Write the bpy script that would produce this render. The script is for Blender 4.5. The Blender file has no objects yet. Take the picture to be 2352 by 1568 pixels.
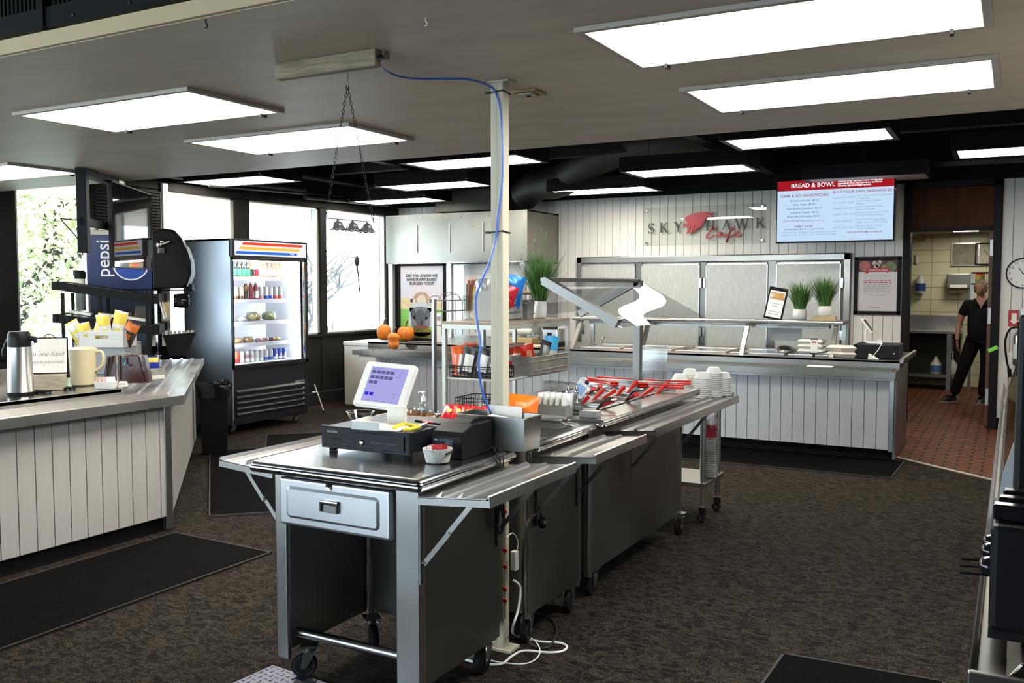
import bpy, math, random
from mathutils import Vector, Matrix
PI = math.pi
S = bpy.context.scene
COL = S.collection
random.seed(7)

# ------------------------------------------------------------------ camera
CAM_H = 1.585
PITCH = math.radians(-3.48)
YAW = math.radians(28.7)
FPX = 2107.0
cam = bpy.data.cameras.new('camera')
cam.sensor_width = 36.0
cam.lens = FPX * 36.0 / 2352.0
cam.clip_start = 0.05
cam.clip_end = 300
camo = bpy.data.objects.new('camera', cam)
COL.objects.link(camo)
camo.location = (0, 0, CAM_H)
camo.rotation_euler = (PI / 2 + PITCH, 0, YAW)
S.camera = camo

# ------------------------------------------------------------------ daylight and exposure
S.view_settings.view_transform = 'Standard'
S.view_settings.look = 'None'
S.view_settings.gamma = 1
S.view_settings.use_curve_mapping = False
S.view_settings.exposure = 0.0
world = bpy.data.worlds.new('sky')
S.world = world
world.use_nodes = True
wn = world.node_tree.nodes
bg = wn['Background']
bg.inputs[0].default_value = (0.74, 0.87, 1.0, 1)
bg.inputs[1].default_value = 12.5
S.cycles.use_denoising = True
S.cycles.max_bounces = 7
S.cycles.diffuse_bounces = 4
S.cycles.glossy_bounces = 4
S.cycles.transmission_bounces = 6
S.cycles.transparent_max_bounces = 16
S.cycles.caustics_reflective = False
S.cycles.caustics_refractive = False
S.cycles.sample_clamp_indirect = 6
PANEL_LOW = 27      # emission of the flush troffers in the bulkhead
PANEL_HIGH = 24     # emission of the troffers hung in the dark ceiling

# ------------------------------------------------------------------ photo ray helpers (pixel -> point on a real plane)
_cp, _sp, _cy, _sy = math.cos(PITCH), math.sin(PITCH), math.cos(YAW), math.sin(YAW)
def ray(px, py):
    x = (px - 1176) / FPX
    y = (784 - py) / FPX
    d = (x, _cp - _sp * y, _sp + _cp * y)
    return Vector((_cy * d[0] - _sy * d[1], _sy * d[0] + _cy * d[1], d[2]))
def Zp(px, py, z=0.0):
    d = ray(px, py); t = (z - CAM_H) / d.z
    return Vector((d.x * t, d.y * t, z))
def Xp(px, py, x):
    d = ray(px, py); t = x / d.x
    return Vector((x, d.y * t, CAM_H + d.z * t))
def Yp(px, py, y):
    d = ray(px, py); t = y / d.y
    return Vector((d.x * t, y, CAM_H + d.z * t))

# ------------------------------------------------------------------ mesh helpers
def frame(o, x, z):
    """matrix with origin o, local X along x, local Z along z"""
    x = Vector(x).normalized(); z = Vector(z).normalized(); y = z.cross(x).normalized(); x = y.cross(z)
    return Matrix(((x.x, y.x, z.x, o[0]), (x.y, y.y, z.y, o[1]), (x.z, y.z, z.z, o[2]), (0, 0, 0, 1)))
def T(x, y, z): return Matrix.Translation((x, y, z))
def R(a, ax='Z'): return Matrix.Rotation(a, 4, ax)
class MB:
    def __init__(s, M=None):
        s.v = []; s.f = []; s.mi = []; s.M = M or Matrix(); s.m = 0; s.cut = []
    def add(s, vs, fs, M=None):
        A = s.M @ M if M else s.M
        n = len(s.v)
        s.cut.append((n, len(s.f)))
        s.v += [tuple(A @ Vector(v)) for v in vs]
        s.f += [tuple(i + n for i in f) for f in fs]
        s.mi += [s.m] * len(fs)
        return s
    def box(s, x0, x1, y0, y1, z0, z1, M=None):
        vs = [(x, y, z) for x in (x0, x1) for y in (y0, y1) for z in (z0, z1)]
        return s.add(vs, [(0, 1, 3, 2), (4, 6, 7, 5), (0, 4, 5, 1), (2, 3, 7, 6), (0, 2, 6, 4), (1, 5, 7, 3)], M)
    def prism(s, poly, a, b, axis='z', M=None):
        f = {'z': lambda p, t: (p[0], p[1], t), 'y': lambda p, t: (p[0], t, p[1]), 'x': lambda p, t: (t, p[0], p[1])}[axis]
        n = len(poly)
        vs = [f(p, a) for p in poly] + [f(p, b) for p in poly]
        return s.add(vs, [tuple(range(n))[::-1], tuple(range(n, 2 * n))] + [(i, (i + 1) % n, n + (i + 1) % n, n + i) for i in range(n)], M)
    def tube(s, pts, r, n=8, closed=False, M=None, caps=True):
        pts = [Vector(p) for p in pts]; k = len(pts)
        rr = r if isinstance(r, (list, tuple)) else [r] * k
        vs = []; prev = None
        for i, p in enumerate(pts):
            if closed: t = pts[(i + 1) % k] - pts[i - 1]
            else: t = pts[min(i + 1, k - 1)] - pts[max(i - 1, 0)]
            if t.length < 1e-9: t = Vector((0, 0, 1))
            t.normalize()
            if prev is None: u = t.orthogonal().normalized()
            else:
                u = prev - t * prev.dot(t)
                u = u.normalized() if u.length > 1e-6 else t.orthogonal().normalized()
            prev = u; w = t.cross(u)
            vs += [p + (u * math.cos(2 * PI * j / n) + w * math.sin(2 * PI * j / n)) * rr[i] for j in range(n)]
        fs = []
        for i in range(k if closed else k - 1):
            a, b = i * n, ((i + 1) % k) * n
            fs += [(a + j, a + (j + 1) % n, b + (j + 1) % n, b + j) for j in range(n)]
        if not closed and caps: fs += [tuple(range(n))[::-1], tuple(range((k - 1) * n, k * n))]
        return s.add(vs, fs, M)
    def cyl(s, p, q, r, r2=None, n=14, M=None):
        return s.tube([p, q], [r, r if r2 is None else r2], n, M=M)
    def lathe(s, prof, n=24, M=None, sx=1, sy=1, arc=None):
        """prof: (r, z) list, bottom to top or any path"""
        vs = []
        for r, z in prof: vs += [(r * sx * math.cos(2 * PI * j / n), r * sy * math.sin(2 * PI * j / n), z) for j in range(n)]
        fs = []
        for i in range(len(prof) - 1):
            a, b = i * n, (i + 1) * n
            fs += [(a + j, a + (j + 1) % n, b + (j + 1) % n, b + j) for j in range(n)]
        if prof[0][0] > 1e-5: fs.append(tuple(range(n))[::-1])
        if prof[-1][0] > 1e-5 and not arc: fs.append(tuple(range((len(prof) - 1) * n, len(prof) * n)))
        return s.add(vs, fs, M)
    def sph(s, c, r, sc=(1, 1, 1), n=16, m=10):
        pr = [(max(1e-6, math.sin(PI * i / m)) * r, -math.cos(PI * i / m) * r) for i in range(m + 1)]
        return s.lathe(pr, n, T(*c) @ Matrix.Diagonal((sc[0], sc[1], sc[2], 1)))
    def grid(s, nu, nv, fn, M=None, closed_u=False):
        vs = [fn(i / nu, j / nv) for j in range(nv + 1) for i in range(nu + 1)]
        w = nu + 1
        return s.add(vs, [(j * w + i, j * w + i + 1, (j + 1) * w + i + 1, (j + 1) * w + i) for j in range(nv) for i in range(nu)], M)
    def each(s, name, mat, parent=None, **k):
        """one object per primitive added"""
        out = []
        for i, (v0, f0) in enumerate(s.cut):
            v1, f1 = s.cut[i + 1] if i + 1 < len(s.cut) else (len(s.v), len(s.f))
            q = MB(); q.v = s.v[v0:v1]; q.f = [tuple(a - v0 for a in f) for f in s.f[f0:f1]]
            out.append(q.build(name, mat[s.mi[f0]] if isinstance(mat, list) else mat, parent, **k))
        return out
    def build(s, name, mat, parent=None, bevel=0, smooth=False, loc=None, rz=0, solid=0, kind=None, seg=2):
        me = bpy.data.meshes.new(name)
        me.from_pydata(s.v, [], s.f)
        mats = mat if isinstance(mat, (list, tuple)) else [mat]
        for m in mats: me.materials.append(m)
        if len(mats) > 1: me.polygons.foreach_set('material_index', s.mi)
        me.validate()
        if smooth:
            me.polygons.foreach_set('use_smooth', [True] * len(me.polygons))
            me.set_sharp_from_angle(angle=math.radians(smooth if smooth > 1 else 40))
        o = bpy.data.objects.new(name, me)
        COL.objects.link(o)
        if parent: o.parent = parent
        if loc: o.location = loc
        if rz: o.rotation_euler.z = rz
        if solid:
            m = o.modifiers.new('solid', 'SOLIDIFY'); m.thickness = solid; m.offset = 0
        if bevel:
            m = o.modifiers.new('bevel', 'BEVEL'); m.width = bevel; m.segments = seg; m.limit_method = 'ANGLE'; m.angle_limit = math.radians(35)
        if kind: o['kind'] = kind
        return o
def tag(o, label, cat, group=None, kind=None):
    o['label'] = label; o['category'] = cat
    if group: o['group'] = group
    if kind: o['kind'] = kind
    return o
def thing(name, label, cat, loc=(0, 0, 0), rz=0, group=None):
    o = bpy.data.objects.new(name, None); COL.objects.link(o)
    o.empty_display_size = 0.05
    o.location = loc; o.rotation_euler = (0, 0, rz)
    return tag(o, label, cat, group)
def dup(o, loc=None, rz=None, label=None, rot=None, scale=None, parent=None):
    c = o.copy(); COL.objects.link(c)
    if parent is not None: c.parent = parent
    if loc is not None: c.location = loc
    if rz is not None: c.rotation_euler = (0, 0, rz)
    if rot is not None: c.rotation_euler = rot
    if scale is not None: c.scale = scale
    if label: c['label'] = label
    for ch in o.children: dup(ch, parent=c)
    return c
def struct(mb, name, mat, parent=None, **k):
    o = mb.build(name, mat, parent, **k)
    if not parent: o['kind'] = 'structure'
    return o
TXT = []
def text(name, mat, parent, M, lines, ext=0.0008):
    """lines: (string, x, y, size, align[, shear]) laid out in the XY plane of M (in the parent's frame)"""
    TXT.append((name, mat, parent, M, lines, ext))
def flush_text():
    made = []
    for g in TXT:
        row = []
        for ln in g[4]:
            c = bpy.data.curves.new('t', 'FONT'); c.body = ln[0]; c.size = ln[3]; c.align_x = ln[4]; c.extrude = g[5]
            c.resolution_u = 3
            if len(ln) > 5: c.shear = ln[5]
            if len(ln) > 6: c.offset = ln[6]
            o = bpy.data.objects.new('t', c); COL.objects.link(o); row.append((o, ln))
        made.append(row)
    dg = bpy.context.evaluated_depsgraph_get()
    for g, row in zip(TXT, made):
        b = MB(g[3])
        for o, ln in row:
            me = bpy.data.meshes.new_from_object(o.evaluated_get(dg))
            b.add([(v.co.x + ln[1], v.co.y + ln[2], v.co.z) for v in me.vertices], [tuple(p.vertices) for p in me.polygons])
            bpy.data.meshes.remove(me)
        b.build(g[0], g[1], g[2])
    for row in made:
        for o, ln in row:
            c = o.data; bpy.data.objects.remove(o); bpy.data.curves.remove(c)

# ------------------------------------------------------------------ materials
def srgb(r, g, b):
    f = lambda c: (c / 255 / 12.92) if c / 255 <= 0.04045 else ((c / 255 + 0.055) / 1.055) ** 2.4
    return (f(r), f(g), f(b), 1)
def pm(name, col, rough=0.5, metal=0.0, spec=0.5, trans=0.0, emit=None, es=0, coat=0, ior=1.45, alpha=1):
    m = bpy.data.materials.new(name); m.use_nodes = True
    p = m.node_tree.nodes['Principled BSDF']
    if len(col) == 3: col = (*col, 1)
    p.inputs['Base Color'].default_value = col
    p.inputs['Roughness'].default_value = rough
    p.inputs['Metallic'].default_value = metal
    p.inputs['Specular IOR Level'].default_value = spec
    p.inputs['Transmission Weight'].default_value = trans
    p.inputs['IOR'].default_value = ior
    p.inputs['Alpha'].default_value = alpha
    if coat: p.inputs['Coat Weight'].default_value = coat
    if emit: p.inputs['Emission Color'].default_value = (*emit[:3], 1); p.inputs['Emission Strength'].default_value = es
    return m
def N(m, t, **k):
    n = m.node_tree.nodes.new(t)
    for a, b in k.items():
        if a.startswith('i_'): n.inputs[a[2:].replace('_', ' ')].default_value = b
        else: setattr(n, a, b)
    return n
def LK(m, a, ao, b, bi): m.node_tree.links.new(a.outputs[ao], b.inputs[bi])
def noisy(m, scale=8, amt=0.12, stretch=(1, 1, 1), bump=0.0, col2=None, rough=None, coord='Object', detail=4, lo=0.35, hi=0.65):
    """breaks up a plain colour with object-space noise"""
    p = m.node_tree.nodes['Principled BSDF']
    tc = N(m, 'ShaderNodeTexCoord'); mp = N(m, 'ShaderNodeMapping'); mp.inputs['Scale'].default_value = stretch
    no = N(m, 'ShaderNodeTexNoise'); no.inputs['Scale'].default_value = scale; no.inputs['Detail'].default_value = detail
    LK(m, tc, coord, mp, 0); LK(m, mp, 0, no, 0)
    c = p.inputs['Base Color'].default_value
    cr = N(m, 'ShaderNodeValToRGB')
    c2 = col2 or [x * (1 - amt) for x in c[:3]] + [1]
    cr.color_ramp.elements[0].position = lo; cr.color_ramp.elements[0].color = (*c2[:3], 1)
    cr.color_ramp.elements[1].position = hi; cr.color_ramp.elements[1].color = (c[0], c[1], c[2], 1)
    LK(m, no, 'Fac', cr, 0); LK(m, cr, 0, p, 'Base Color')
    if rough:
        mr = N(m, 'ShaderNodeMapRange'); mr.inputs['To Min'].default_value = rough[0]; mr.inputs['To Max'].default_value = rough[1]
        LK(m, no, 'Fac', mr, 0); LK(m, mr, 0, p, 'Roughness')
    if bump:
        b = N(m, 'ShaderNodeBump'); b.inputs['Strength'].default_value = bump; b.inputs['Distance'].default_value = 0.01
        LK(m, no, 'Fac', b, 'Height'); LK(m, b, 0, p, 'Normal')
    return m
def emis(name, col, st):
    m = bpy.data.materials.new(name); m.use_nodes = True
    nt = m.node_tree; nt.nodes.clear()
    o = nt.nodes.new('ShaderNodeOutputMaterial'); e = nt.nodes.new('ShaderNodeEmission')
    e.inputs[0].default_value = (*col[:3], 1); e.inputs[1].default_value = st
    nt.links.new(e.outputs[0], o.inputs[0]); return m
def thin_glass(name, tint=(1, 1, 1), f=0.06, rough=0.0, gloss=1.0):
    """thin pane: clear transmission plus a fresnel reflection"""
    m = bpy.data.materials.new(name); m.use_nodes = True
    nt = m.node_tree; nt.nodes.clear()
    o = nt.nodes.new('ShaderNodeOutputMaterial'); t = nt.nodes.new('ShaderNodeBsdfTransparent'); g = nt.nodes.new('ShaderNodeBsdfGlossy')
    mx = nt.nodes.new('ShaderNodeMixShader'); lf = nt.nodes.new('ShaderNodeLayerWeight'); lf.inputs[0].default_value = 0.5
    lw = nt.nodes.new('ShaderNodeMath'); lw.operation = 'POWER'; lw.inputs[1].default_value = 4.5; nt.links.new(lf.outputs['Facing'], lw.inputs[0])
    mul = nt.nodes.new('ShaderNodeMath'); mul.operation = 'MULTIPLY_ADD'; mul.inputs[1].default_value = gloss; mul.inputs[2].default_value = 0.035 + f * 0.1
    t.inputs[0].default_value = (*tint, 1); g.inputs['Roughness'].default_value = rough
    nt.links.new(lw.outputs[0], mul.inputs[0]); nt.links.new(mul.outputs[0], mx.inputs[0])
    nt.links.new(t.outputs[0], mx.inputs[1]); nt.links.new(g.outputs[0], mx.inputs[2]); nt.links.new(mx.outputs[0], o.inputs[0])
    return m

def carpet_mat():
    m = pm('carpet', (0.03, 0.025, 0.02), 0.95, spec=0.1)
    p = m.node_tree.nodes['Principled BSDF']
    tc = N(m, 'ShaderNodeTexCoord')
    n1 = N(m, 'ShaderNodeTexNoise'); n1.inputs['Scale'].default_value = 17; n1.inputs['Detail'].default_value = 3; n1.inputs['Distortion'].default_value = 1.4
    n2 = N(m, 'ShaderNodeTexNoise'); n2.inputs['Scale'].default_value = 130; n2.inputs['Detail'].default_value = 3
    mp = N(m, 'ShaderNodeMapping'); mp.inputs['Scale'].default_value = (1, 1.7, 1); mp.inputs['Rotation'].default_value = (0, 0, 0.5)
    LK(m, tc, 'Object', mp, 0); LK(m, mp, 0, n1, 0); LK(m, mp, 0, n2, 0)
    r1 = N(m, 'ShaderNodeValToRGB'); e = r1.color_ramp.elements
    e[0].position = 0.38; e[0].color = (0.006, 0.0048, 0.0045, 1); e[1].position = 0.62; e[1].color = (0.030, 0.0262, 0.0215, 1)
    r2 = N(m, 'ShaderNodeValToRGB'); e = r2.color_ramp.elements
    e[0].position = 0.40; e[0].color = (0.22, 0.2, 0.2, 1); e[1].position = 0.72; e[1].color = (3.6, 3.3, 2.9, 1)
    mx = N(m, 'ShaderNodeMix'); mx.data_type = 'RGBA'; mx.blend_type = 'MULTIPLY'; mx.inputs[0].default_value = 1
    LK(m, n1, 'Fac', r1, 0); LK(m, n2, 'Fac', r2, 0)
    m.node_tree.links.new(r1.outputs[0], mx.inputs[6]); m.node_tree.links.new(r2.outputs[0], mx.inputs[7])
    m.node_tree.links.new(mx.outputs[2], p.inputs['Base Color'])
    b = N(m, 'ShaderNodeBump'); b.inputs['Strength'].default_value = 0.5; b.inputs['Distance'].default_value = 0.004
    LK(m, n2, 'Fac', b, 'Height'); LK(m, b, 0, p, 'Normal')
    return m
def brick_mat(name, c1, c2, cm, bw, bh, mortar, off=0.5, rough=0.5, rot=(0, 0, 0), spec=0.4, bump=0.3, loc=(0, 0, 0)):
    m = pm(name, c1, rough, spec=spec)
    p = m.node_tree.nodes['Principled BSDF']
    tc = N(m, 'ShaderNodeTexCoord'); mp = N(m, 'ShaderNodeMapping'); mp.inputs['Rotation'].default_value = rot; mp.inputs['Location'].default_value = loc
    br = N(m, 'ShaderNodeTexBrick'); br.offset = off
    br.inputs['Color1'].default_value = (*c1, 1); br.inputs['Color2'].default_value = (*c2, 1); br.inputs['Mortar'].default_value = (*cm, 1)
    br.inputs['Scale'].default_value = 1; br.inputs['Mortar Size'].default_value = mortar; br.inputs['Brick Width'].default_value = bw; br.inputs['Row Height'].default_value = bh
    br.inputs['Mortar Smooth'].default_value = 0.1; br.inputs['Bias'].default_value = 0
    LK(m, tc, 'Object', mp, 0); LK(m, mp, 0, br, 0); LK(m, br, 'Color', p, 'Base Color')
    b = N(m, 'ShaderNodeBump'); b.invert = True; b.inputs['Strength'].default_value = bump; b.inputs['Distance'].default_value = 0.004
    LK(m, br, 'Fac', b, 'Height'); LK(m, b, 0, p, 'Normal')
    return m
def steel_mat(name, col=(0.43, 0.43, 0.42), rough=(0.22, 0.36), st=(1, 1, 1), sc=3, bump=0.0):
    m = pm(name, col, rough[0], metal=1)
    no = N(m, 'ShaderNodeTexNoise'); no.inputs['Scale'].default_value = 2.0; no.inputs['Detail'].default_value = 1.0
    tc = N(m, 'ShaderNodeTexCoord'); LK(m, tc, 'Object', no, 0)
    mr = N(m, 'ShaderNodeMapRange'); mr.inputs['From Min'].default_value = 0.3; mr.inputs['From Max'].default_value = 0.7; mr.inputs['To Min'].default_value = rough[0]; mr.inputs['To Max'].default_value = rough[1]
    LK(m, no, 'Fac', mr, 0); LK(m, mr, 0, m.node_tree.nodes['Principled BSDF'], 'Roughness')
    return m

CARPET = carpet_mat()
TILE = brick_mat('quarry_tile', (0.17, 0.055, 0.022), (0.11, 0.034, 0.014), (0.010, 0.007, 0.005), 0.205, 0.1, 0.013, rough=0.5, spec=0.12)
KTILE = brick_mat('wall_tile', (0.72, 0.68, 0.48), (0.69, 0.65, 0.46), (0.3, 0.27, 0.18), 0.39, 0.195, 0.005, off=0.0, rough=0.3, rot=(-PI / 2, 0, 0))
SOFFIT = noisy(pm('painted_drywall', (0.60, 0.51, 0.405), 0.5, spec=0.35), 2.2, 0.12, (1, 3, 1), 0.04, detail=5)
TRIMBEIGE = pm('beige_paint', (0.56, 0.44, 0.26), 0.6)
PILLAR = noisy(pm('cream_paint', (0.54, 0.51, 0.39), 0.5), 5, 0.06)
BLACKC = noisy(pm('black_ceiling_paint', (0.005, 0.005, 0.0055), 0.8, spec=0.25), 3, 0.3)
BLACKM = pm('black_metal', (0.007, 0.007, 0.0075), 0.45, spec=0.12)
DARKFRAME = noisy(pm('dark_bronze_frame', (0.014, 0.0135, 0.013), 0.5, spec=0.15), 6, 0.2)
DARKWALL = noisy(pm('charcoal_paint', (0.02, 0.019, 0.018), 0.6, spec=0.12), 3, 0.15)
RUBBER = pm('rubber', (0.010, 0.010, 0.011), 0.7, spec=0.15)
MATR = noisy(pm('black_mat', (0.006, 0.006, 0.006), 0.95, spec=0.03), 60, 0.5, bump=0.3)
MATEDGE = pm('mat_edge', (0.035, 0.035, 0.037), 0.6, spec=0.2)
WBOARD = noisy(pm('white_board', (0.70, 0.69, 0.66), 0.5), 3, 0.05, (1, 1, 0.2))
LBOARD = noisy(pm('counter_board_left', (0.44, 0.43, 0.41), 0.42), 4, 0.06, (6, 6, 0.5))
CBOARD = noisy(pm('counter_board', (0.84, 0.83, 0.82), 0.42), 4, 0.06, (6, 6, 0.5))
STEEL = steel_mat('stainless')
STEELD = steel_mat('stainless_dull', (0.27, 0.27, 0.255), (0.30, 0.44))
STEELP = steel_mat('stainless_polished', (0.58, 0.57, 0.55), (0.10, 0.18))
STEELB = steel_mat('stainless_bright', (0.52, 0.515, 0.50), (0.26, 0.36))
STEELT = steel_mat('stainless_top', (0.42, 0.42, 0.42), (0.16, 0.26), (1, 1, 1), 6, 0.02)
GALV = noisy(pm('galvanized', (0.42, 0.43, 0.38), 0.42, metal=0.7), 25, 0.25)
CHROME = pm('chrome', (0.75, 0.75, 0.75), 0.12, metal=1)
GLASSW = thin_glass('window_glass', (0.96, 0.98, 0.97))
GLASSG = thin_glass('guard_glass', (0.97, 0.98, 0.98), f=0.1)
ACRYL = thin_glass('acrylic', (0.95, 0.96, 0.97), f=0.2, gloss=0.8)
CLEAR = thin_glass('clear_glass', (0.9, 0.93, 0.92), f=0.25, gloss=1.6)
FILM = thin_glass('plastic_film', (0.85, 0.86, 0.87), f=0.7, rough=0.12, gloss=2.0)
WPLAST = pm('white_plastic', (0.78, 0.77, 0.72), 0.3)
FOAM = pm('white_foam', (0.80, 0.79, 0.74), 0.55)
CREAM = noisy(pm('cream_plastic', (0.66, 0.58, 0.38), 0.4), 30, 0.05)
PAPER = pm('white_paper', (0.78, 0.77, 0.75), 0.7)
BLACKP = pm('black_plastic', (0.007, 0.007, 0.008), 0.42, spec=0.18)
BLACKG = pm('black_gloss', (0.01, 0.01, 0.012), 0.12, coat=0.3)
CHARC = noisy(pm('charcoal_metal', (0.011, 0.013, 0.018), 0.38, spec=0.22), 60, 0.1)
RED = pm('red_plastic', (0.50, 0.016, 0.012), 0.32, spec=0.3)
RSTEEL = steel_mat('rail_steel', (0.20, 0.19, 0.17), (0.26, 0.36))
GSTEEL = steel_mat('guard_steel', (0.20, 0.195, 0.185), (0.34, 0.44))
REDP = pm('red_print', (0.45, 0.02, 0.03), 0.5)
YEL = pm('yellow_handle', (0.75, 0.62, 0.02), 0.4)
ORANGE = noisy(pm('pumpkin_skin', (0.72, 0.20, 0.02), 0.4), 9, 0.2)
STEMM = noisy(pm('pumpkin_stem', (0.12, 0.11, 0.04), 0.8), 30, 0.4)
WOOD = noisy(pm('weathered_wood', (0.34, 0.27, 0.18), 0.8), 6, 0.5, (1, 14, 14), 0.4, detail=8)
WOODL = noisy(pm('pale_wood', (0.52, 0.37, 0.18), 0.6), 5, 0.3, (1, 10, 10))
WOODG = noisy(pm('grey_oak', (0.36, 0.28, 0.2), 0.6), 5, 0.35, (10, 1, 10))
GREYW = pm('grey_painted_wood', (0.30, 0.30, 0.29), 0.6)
BROWND = noisy(pm('brown_door', (0.13, 0.055, 0.03), 0.5), 3, 0.4, (8, 8, 1))
GRASS = noisy(pm('grass_blade', (0.10, 0.24, 0.045), 0.5), 18, 0.55)
GRASSD = noisy(pm('grass_blade_dark', (0.05, 0.15, 0.03), 0.5), 18, 0.5)
BLUEC = pm('blue_cable', (0.04, 0.13, 0.55), 0.35)
WCABLE = pm('white_cable', (0.8, 0.8, 0.8), 0.4)
BCABLE = pm('black_cable', (0.012, 0.012, 0.012), 0.5)
INK = pm('ink', (0.03, 0.03, 0.035), 0.6)
GREYPR = pm('grey_print', (0.30, 0.30, 0.32), 0.6)
PANELL = emis('troffer_low', (1.0, 0.94, 0.84), PANEL_LOW)
PANELC = emis('troffer_cool', (0.86, 0.94, 1.0), PANEL_LOW * 0.85)
PANELH = emis('troffer_high', (1.0, 0.93, 0.79), PANEL_HIGH)
PANELO = pm('troffer_off', (0.55, 0.53, 0.48), 0.5)
BULB = pm('gray_bin', (0.35, 0.35, 0.35), 0.5)
SKIN = noisy(pm('skin', (0.45, 0.23, 0.15), 0.5), 12, 0.08)
CLOTH = noisy(pm('black_cloth', (0.012, 0.012, 0.013), 0.85, spec=0.15), 30, 0.3)
HAIR = noisy(pm('grey_blond_hair', (0.42, 0.33, 0.2), 0.6), 40, 0.5)

# ================================================================== THE ROOM
XL, YB, XR, YR = -8.2, 11.4, 3.2, -4.0      # left wall, back wall, right wall, rear wall
ZL, ZH = 2.443, 3.32                         # bulkhead underside, high dark ceiling
Y0, Y1 = 2.16, 5.16                          # bulkhead span
struct(MB().box(XL - 0.2, XR, YR, YB + 0.2, -0.12, 0), 'floor', CARPET)
b = MB().prism([(-0.93, 9.08), (0.55, 7.80), (XR, 5.52), (XR, 16.2), (-3.4, 16.2), (-3.4, 9.6), (-0.93, 9.6)], -0.02, 0.004)
struct(b, 'floor_kitchen_tile', TILE)
a, c = Vector((-0.93, 9.08, 0)), Vector((XR, 5.52, 0)); d = (c - a).normalized()
struct(MB(frame((a.x, a.y, 0), d, (0, 0, 1))).box(0, (c - a).length, -0.02, 0.02, 0, 0.008), 'trim_floor_strip', pm('alu_strip', (0.6, 0.58, 0.5), 0.35, metal=0.8))

# bulkhead
struct(MB().box(XL, XR, Y0, Y1, ZL, ZH + 0.1), 'ceiling', SOFFIT)
b = MB(); b.box(XL, XR, Y0 - 0.02, Y0 + 0.0, ZL + 0.002, ZL + 0.055)
struct(b, 'trim_1', TRIMBEIGE)
b = MB()
b.box(XL, XR, Y0 - 0.05, Y0 - 0.001, ZL + 0.055, ZL + 0.125)
x = XL
while x < XR:
    if not any(abs(x - s) < 0.03 for s in (-4.26, -3.05, -1.84, -0.63)): b.box(x, x + 0.012, Y0 - 0.035, Y0 - 0.001, ZL + 0.125, ZH)
    x += 0.024
b.box(XL, XR, Y0 - 0.025, Y0, ZL + 0.125, ZH)
for s in (-4.26, -3.05, -1.84, -0.63): b.box(s - 0.012, s + 0.012, Y0 - 0.06, Y0, ZL + 0.055, ZH)
struct(b, 'trim_2', noisy(pm('black_louvre', (0.010, 0.012, 0.0115), 0.6, spec=0.1), 4, 0.2))
b = MB()
for px in (105, 171, 301, 445, 524):
    p = Yp(px, 100, Y0 - 0.05); b.cyl((p.x, Y0 - 0.055, ZL + 0.075), (p.x, Y0 - 0.048, ZL + 0.075), 0.006, n=8)
struct(b, 'trim_3', CHROME)
struct(MB().box(XL - 0.3, XR + 0.3, YR - 0.1, YB + 0.3, ZH, ZH + 0.12), 'ceiling_high', BLACKC)

# beams, pipes and ducts in the dark ceiling
b = MB()
for (px, py) in ((829, 365), (1574, 309)):
    p = Zp(px, py, 2.93); b.box(p.x - 0.06, p.x + 0.06, Y1, YB, 2.93, 3.12)
b.box(XL, XR, 9.55, 9.68, 3.05, 3.2); b.box(XL, XR, 6.4, 6.5, 3.1, 3.2)
struct(b, 'trim_beam', noisy(pm('dark_beam', (0.012, 0.012, 0.013), 0.7), 5, 0.3))
b = MB()
pts = [Yp(1195, 520, 10.75), Yp(1203, 450, 10.75), Yp(1235, 425, 10.6), Yp(1290, 415, 10.3), Yp(1350, 375, 10.0), Yp(1430, 342, 9.8), Yp(1530, 325, 9.6), Yp(1700, 312, 9.4)]
def smooth_path(p, k=5):
    p = [Vector(q) for q in p]; out = []
    for i in range(len(p) - 1):
        a0, a1, a2, a3 = p[max(i - 1, 0)], p[i], p[i + 1], p[min(i + 2, len(p) - 1)]
        for j in range(k):
            t = j / k
            out.append(0.5 * ((2 * a1) + (a2 - a0) * t + (2 * a0 - 5 * a1 + 4 * a2 - a3) * t * t + (3 * a1 - a0 - 3 * a2 + a3) * t ** 3))
    out.append(p[-1]); return out
b.tube(smooth_path(pts[1:], 4), 0.2, 16)
o = b.build('air_duct', noisy(pm('black_duct', (0.012, 0.012, 0.013), 0.55), 4, 0.3), smooth=True)
tag(o, 'thick round black duct curving up above the white board wall', 'duct')
b = MB(); p = Yp(1013, 478, 10.9); q = Yp(1182, 430, 10.9)
R0 = 0.22; z0, z1 = 2.60, q.z
poly = [(p.x, z0)] + [(p.x + R0 - R0 * math.cos(t * PI / 12), z1 - R0 + R0 * math.sin(t * PI / 12)) for t in range(7)] + [(q.x, z1), (q.x, z0)]
b.prism(poly, 10.75, 11.2, 'y')
o = b.build('exhaust_box', noisy(pm('grey_duct', (0.03, 0.031, 0.029), 0.6), 4, 0.2), bevel=0.01)
tag(o, 'dark grey round-shouldered exhaust box on top of the stainless hood', 'duct')
b = MB()
for i, (px, py, qx, qy, z, r) in enumerate(((480, 425, 800, 452, 2.86, 0.02), (700, 452, 890, 470, 2.8, 0.03), (390, 402, 700, 436, 2.83, 0.035))):
    b.cyl(Xp(px, py, -8.0), Xp(qx, qy, -8.0), r, n=10)
b.cyl((-8.05, 5.2, 3.0), (-8.05, 11.2, 3.0), 0.05, n=10)
struct(b, 'trim_pipes', pm('pipe_black', (0.02, 0.02, 0.022), 0.4))
b = MB()
p0, p1 = Yp(2090, 386, 10.9), Yp(2352, 366, 10.9)
b.box(p0.x, XR, 10.86, 10.9, p1.z - 0.03, p1.z + 0.02)
struct(b, 'trim_strut', pm('strut', (0.08, 0.075, 0.07), 0.5, metal=0.5))

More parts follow.
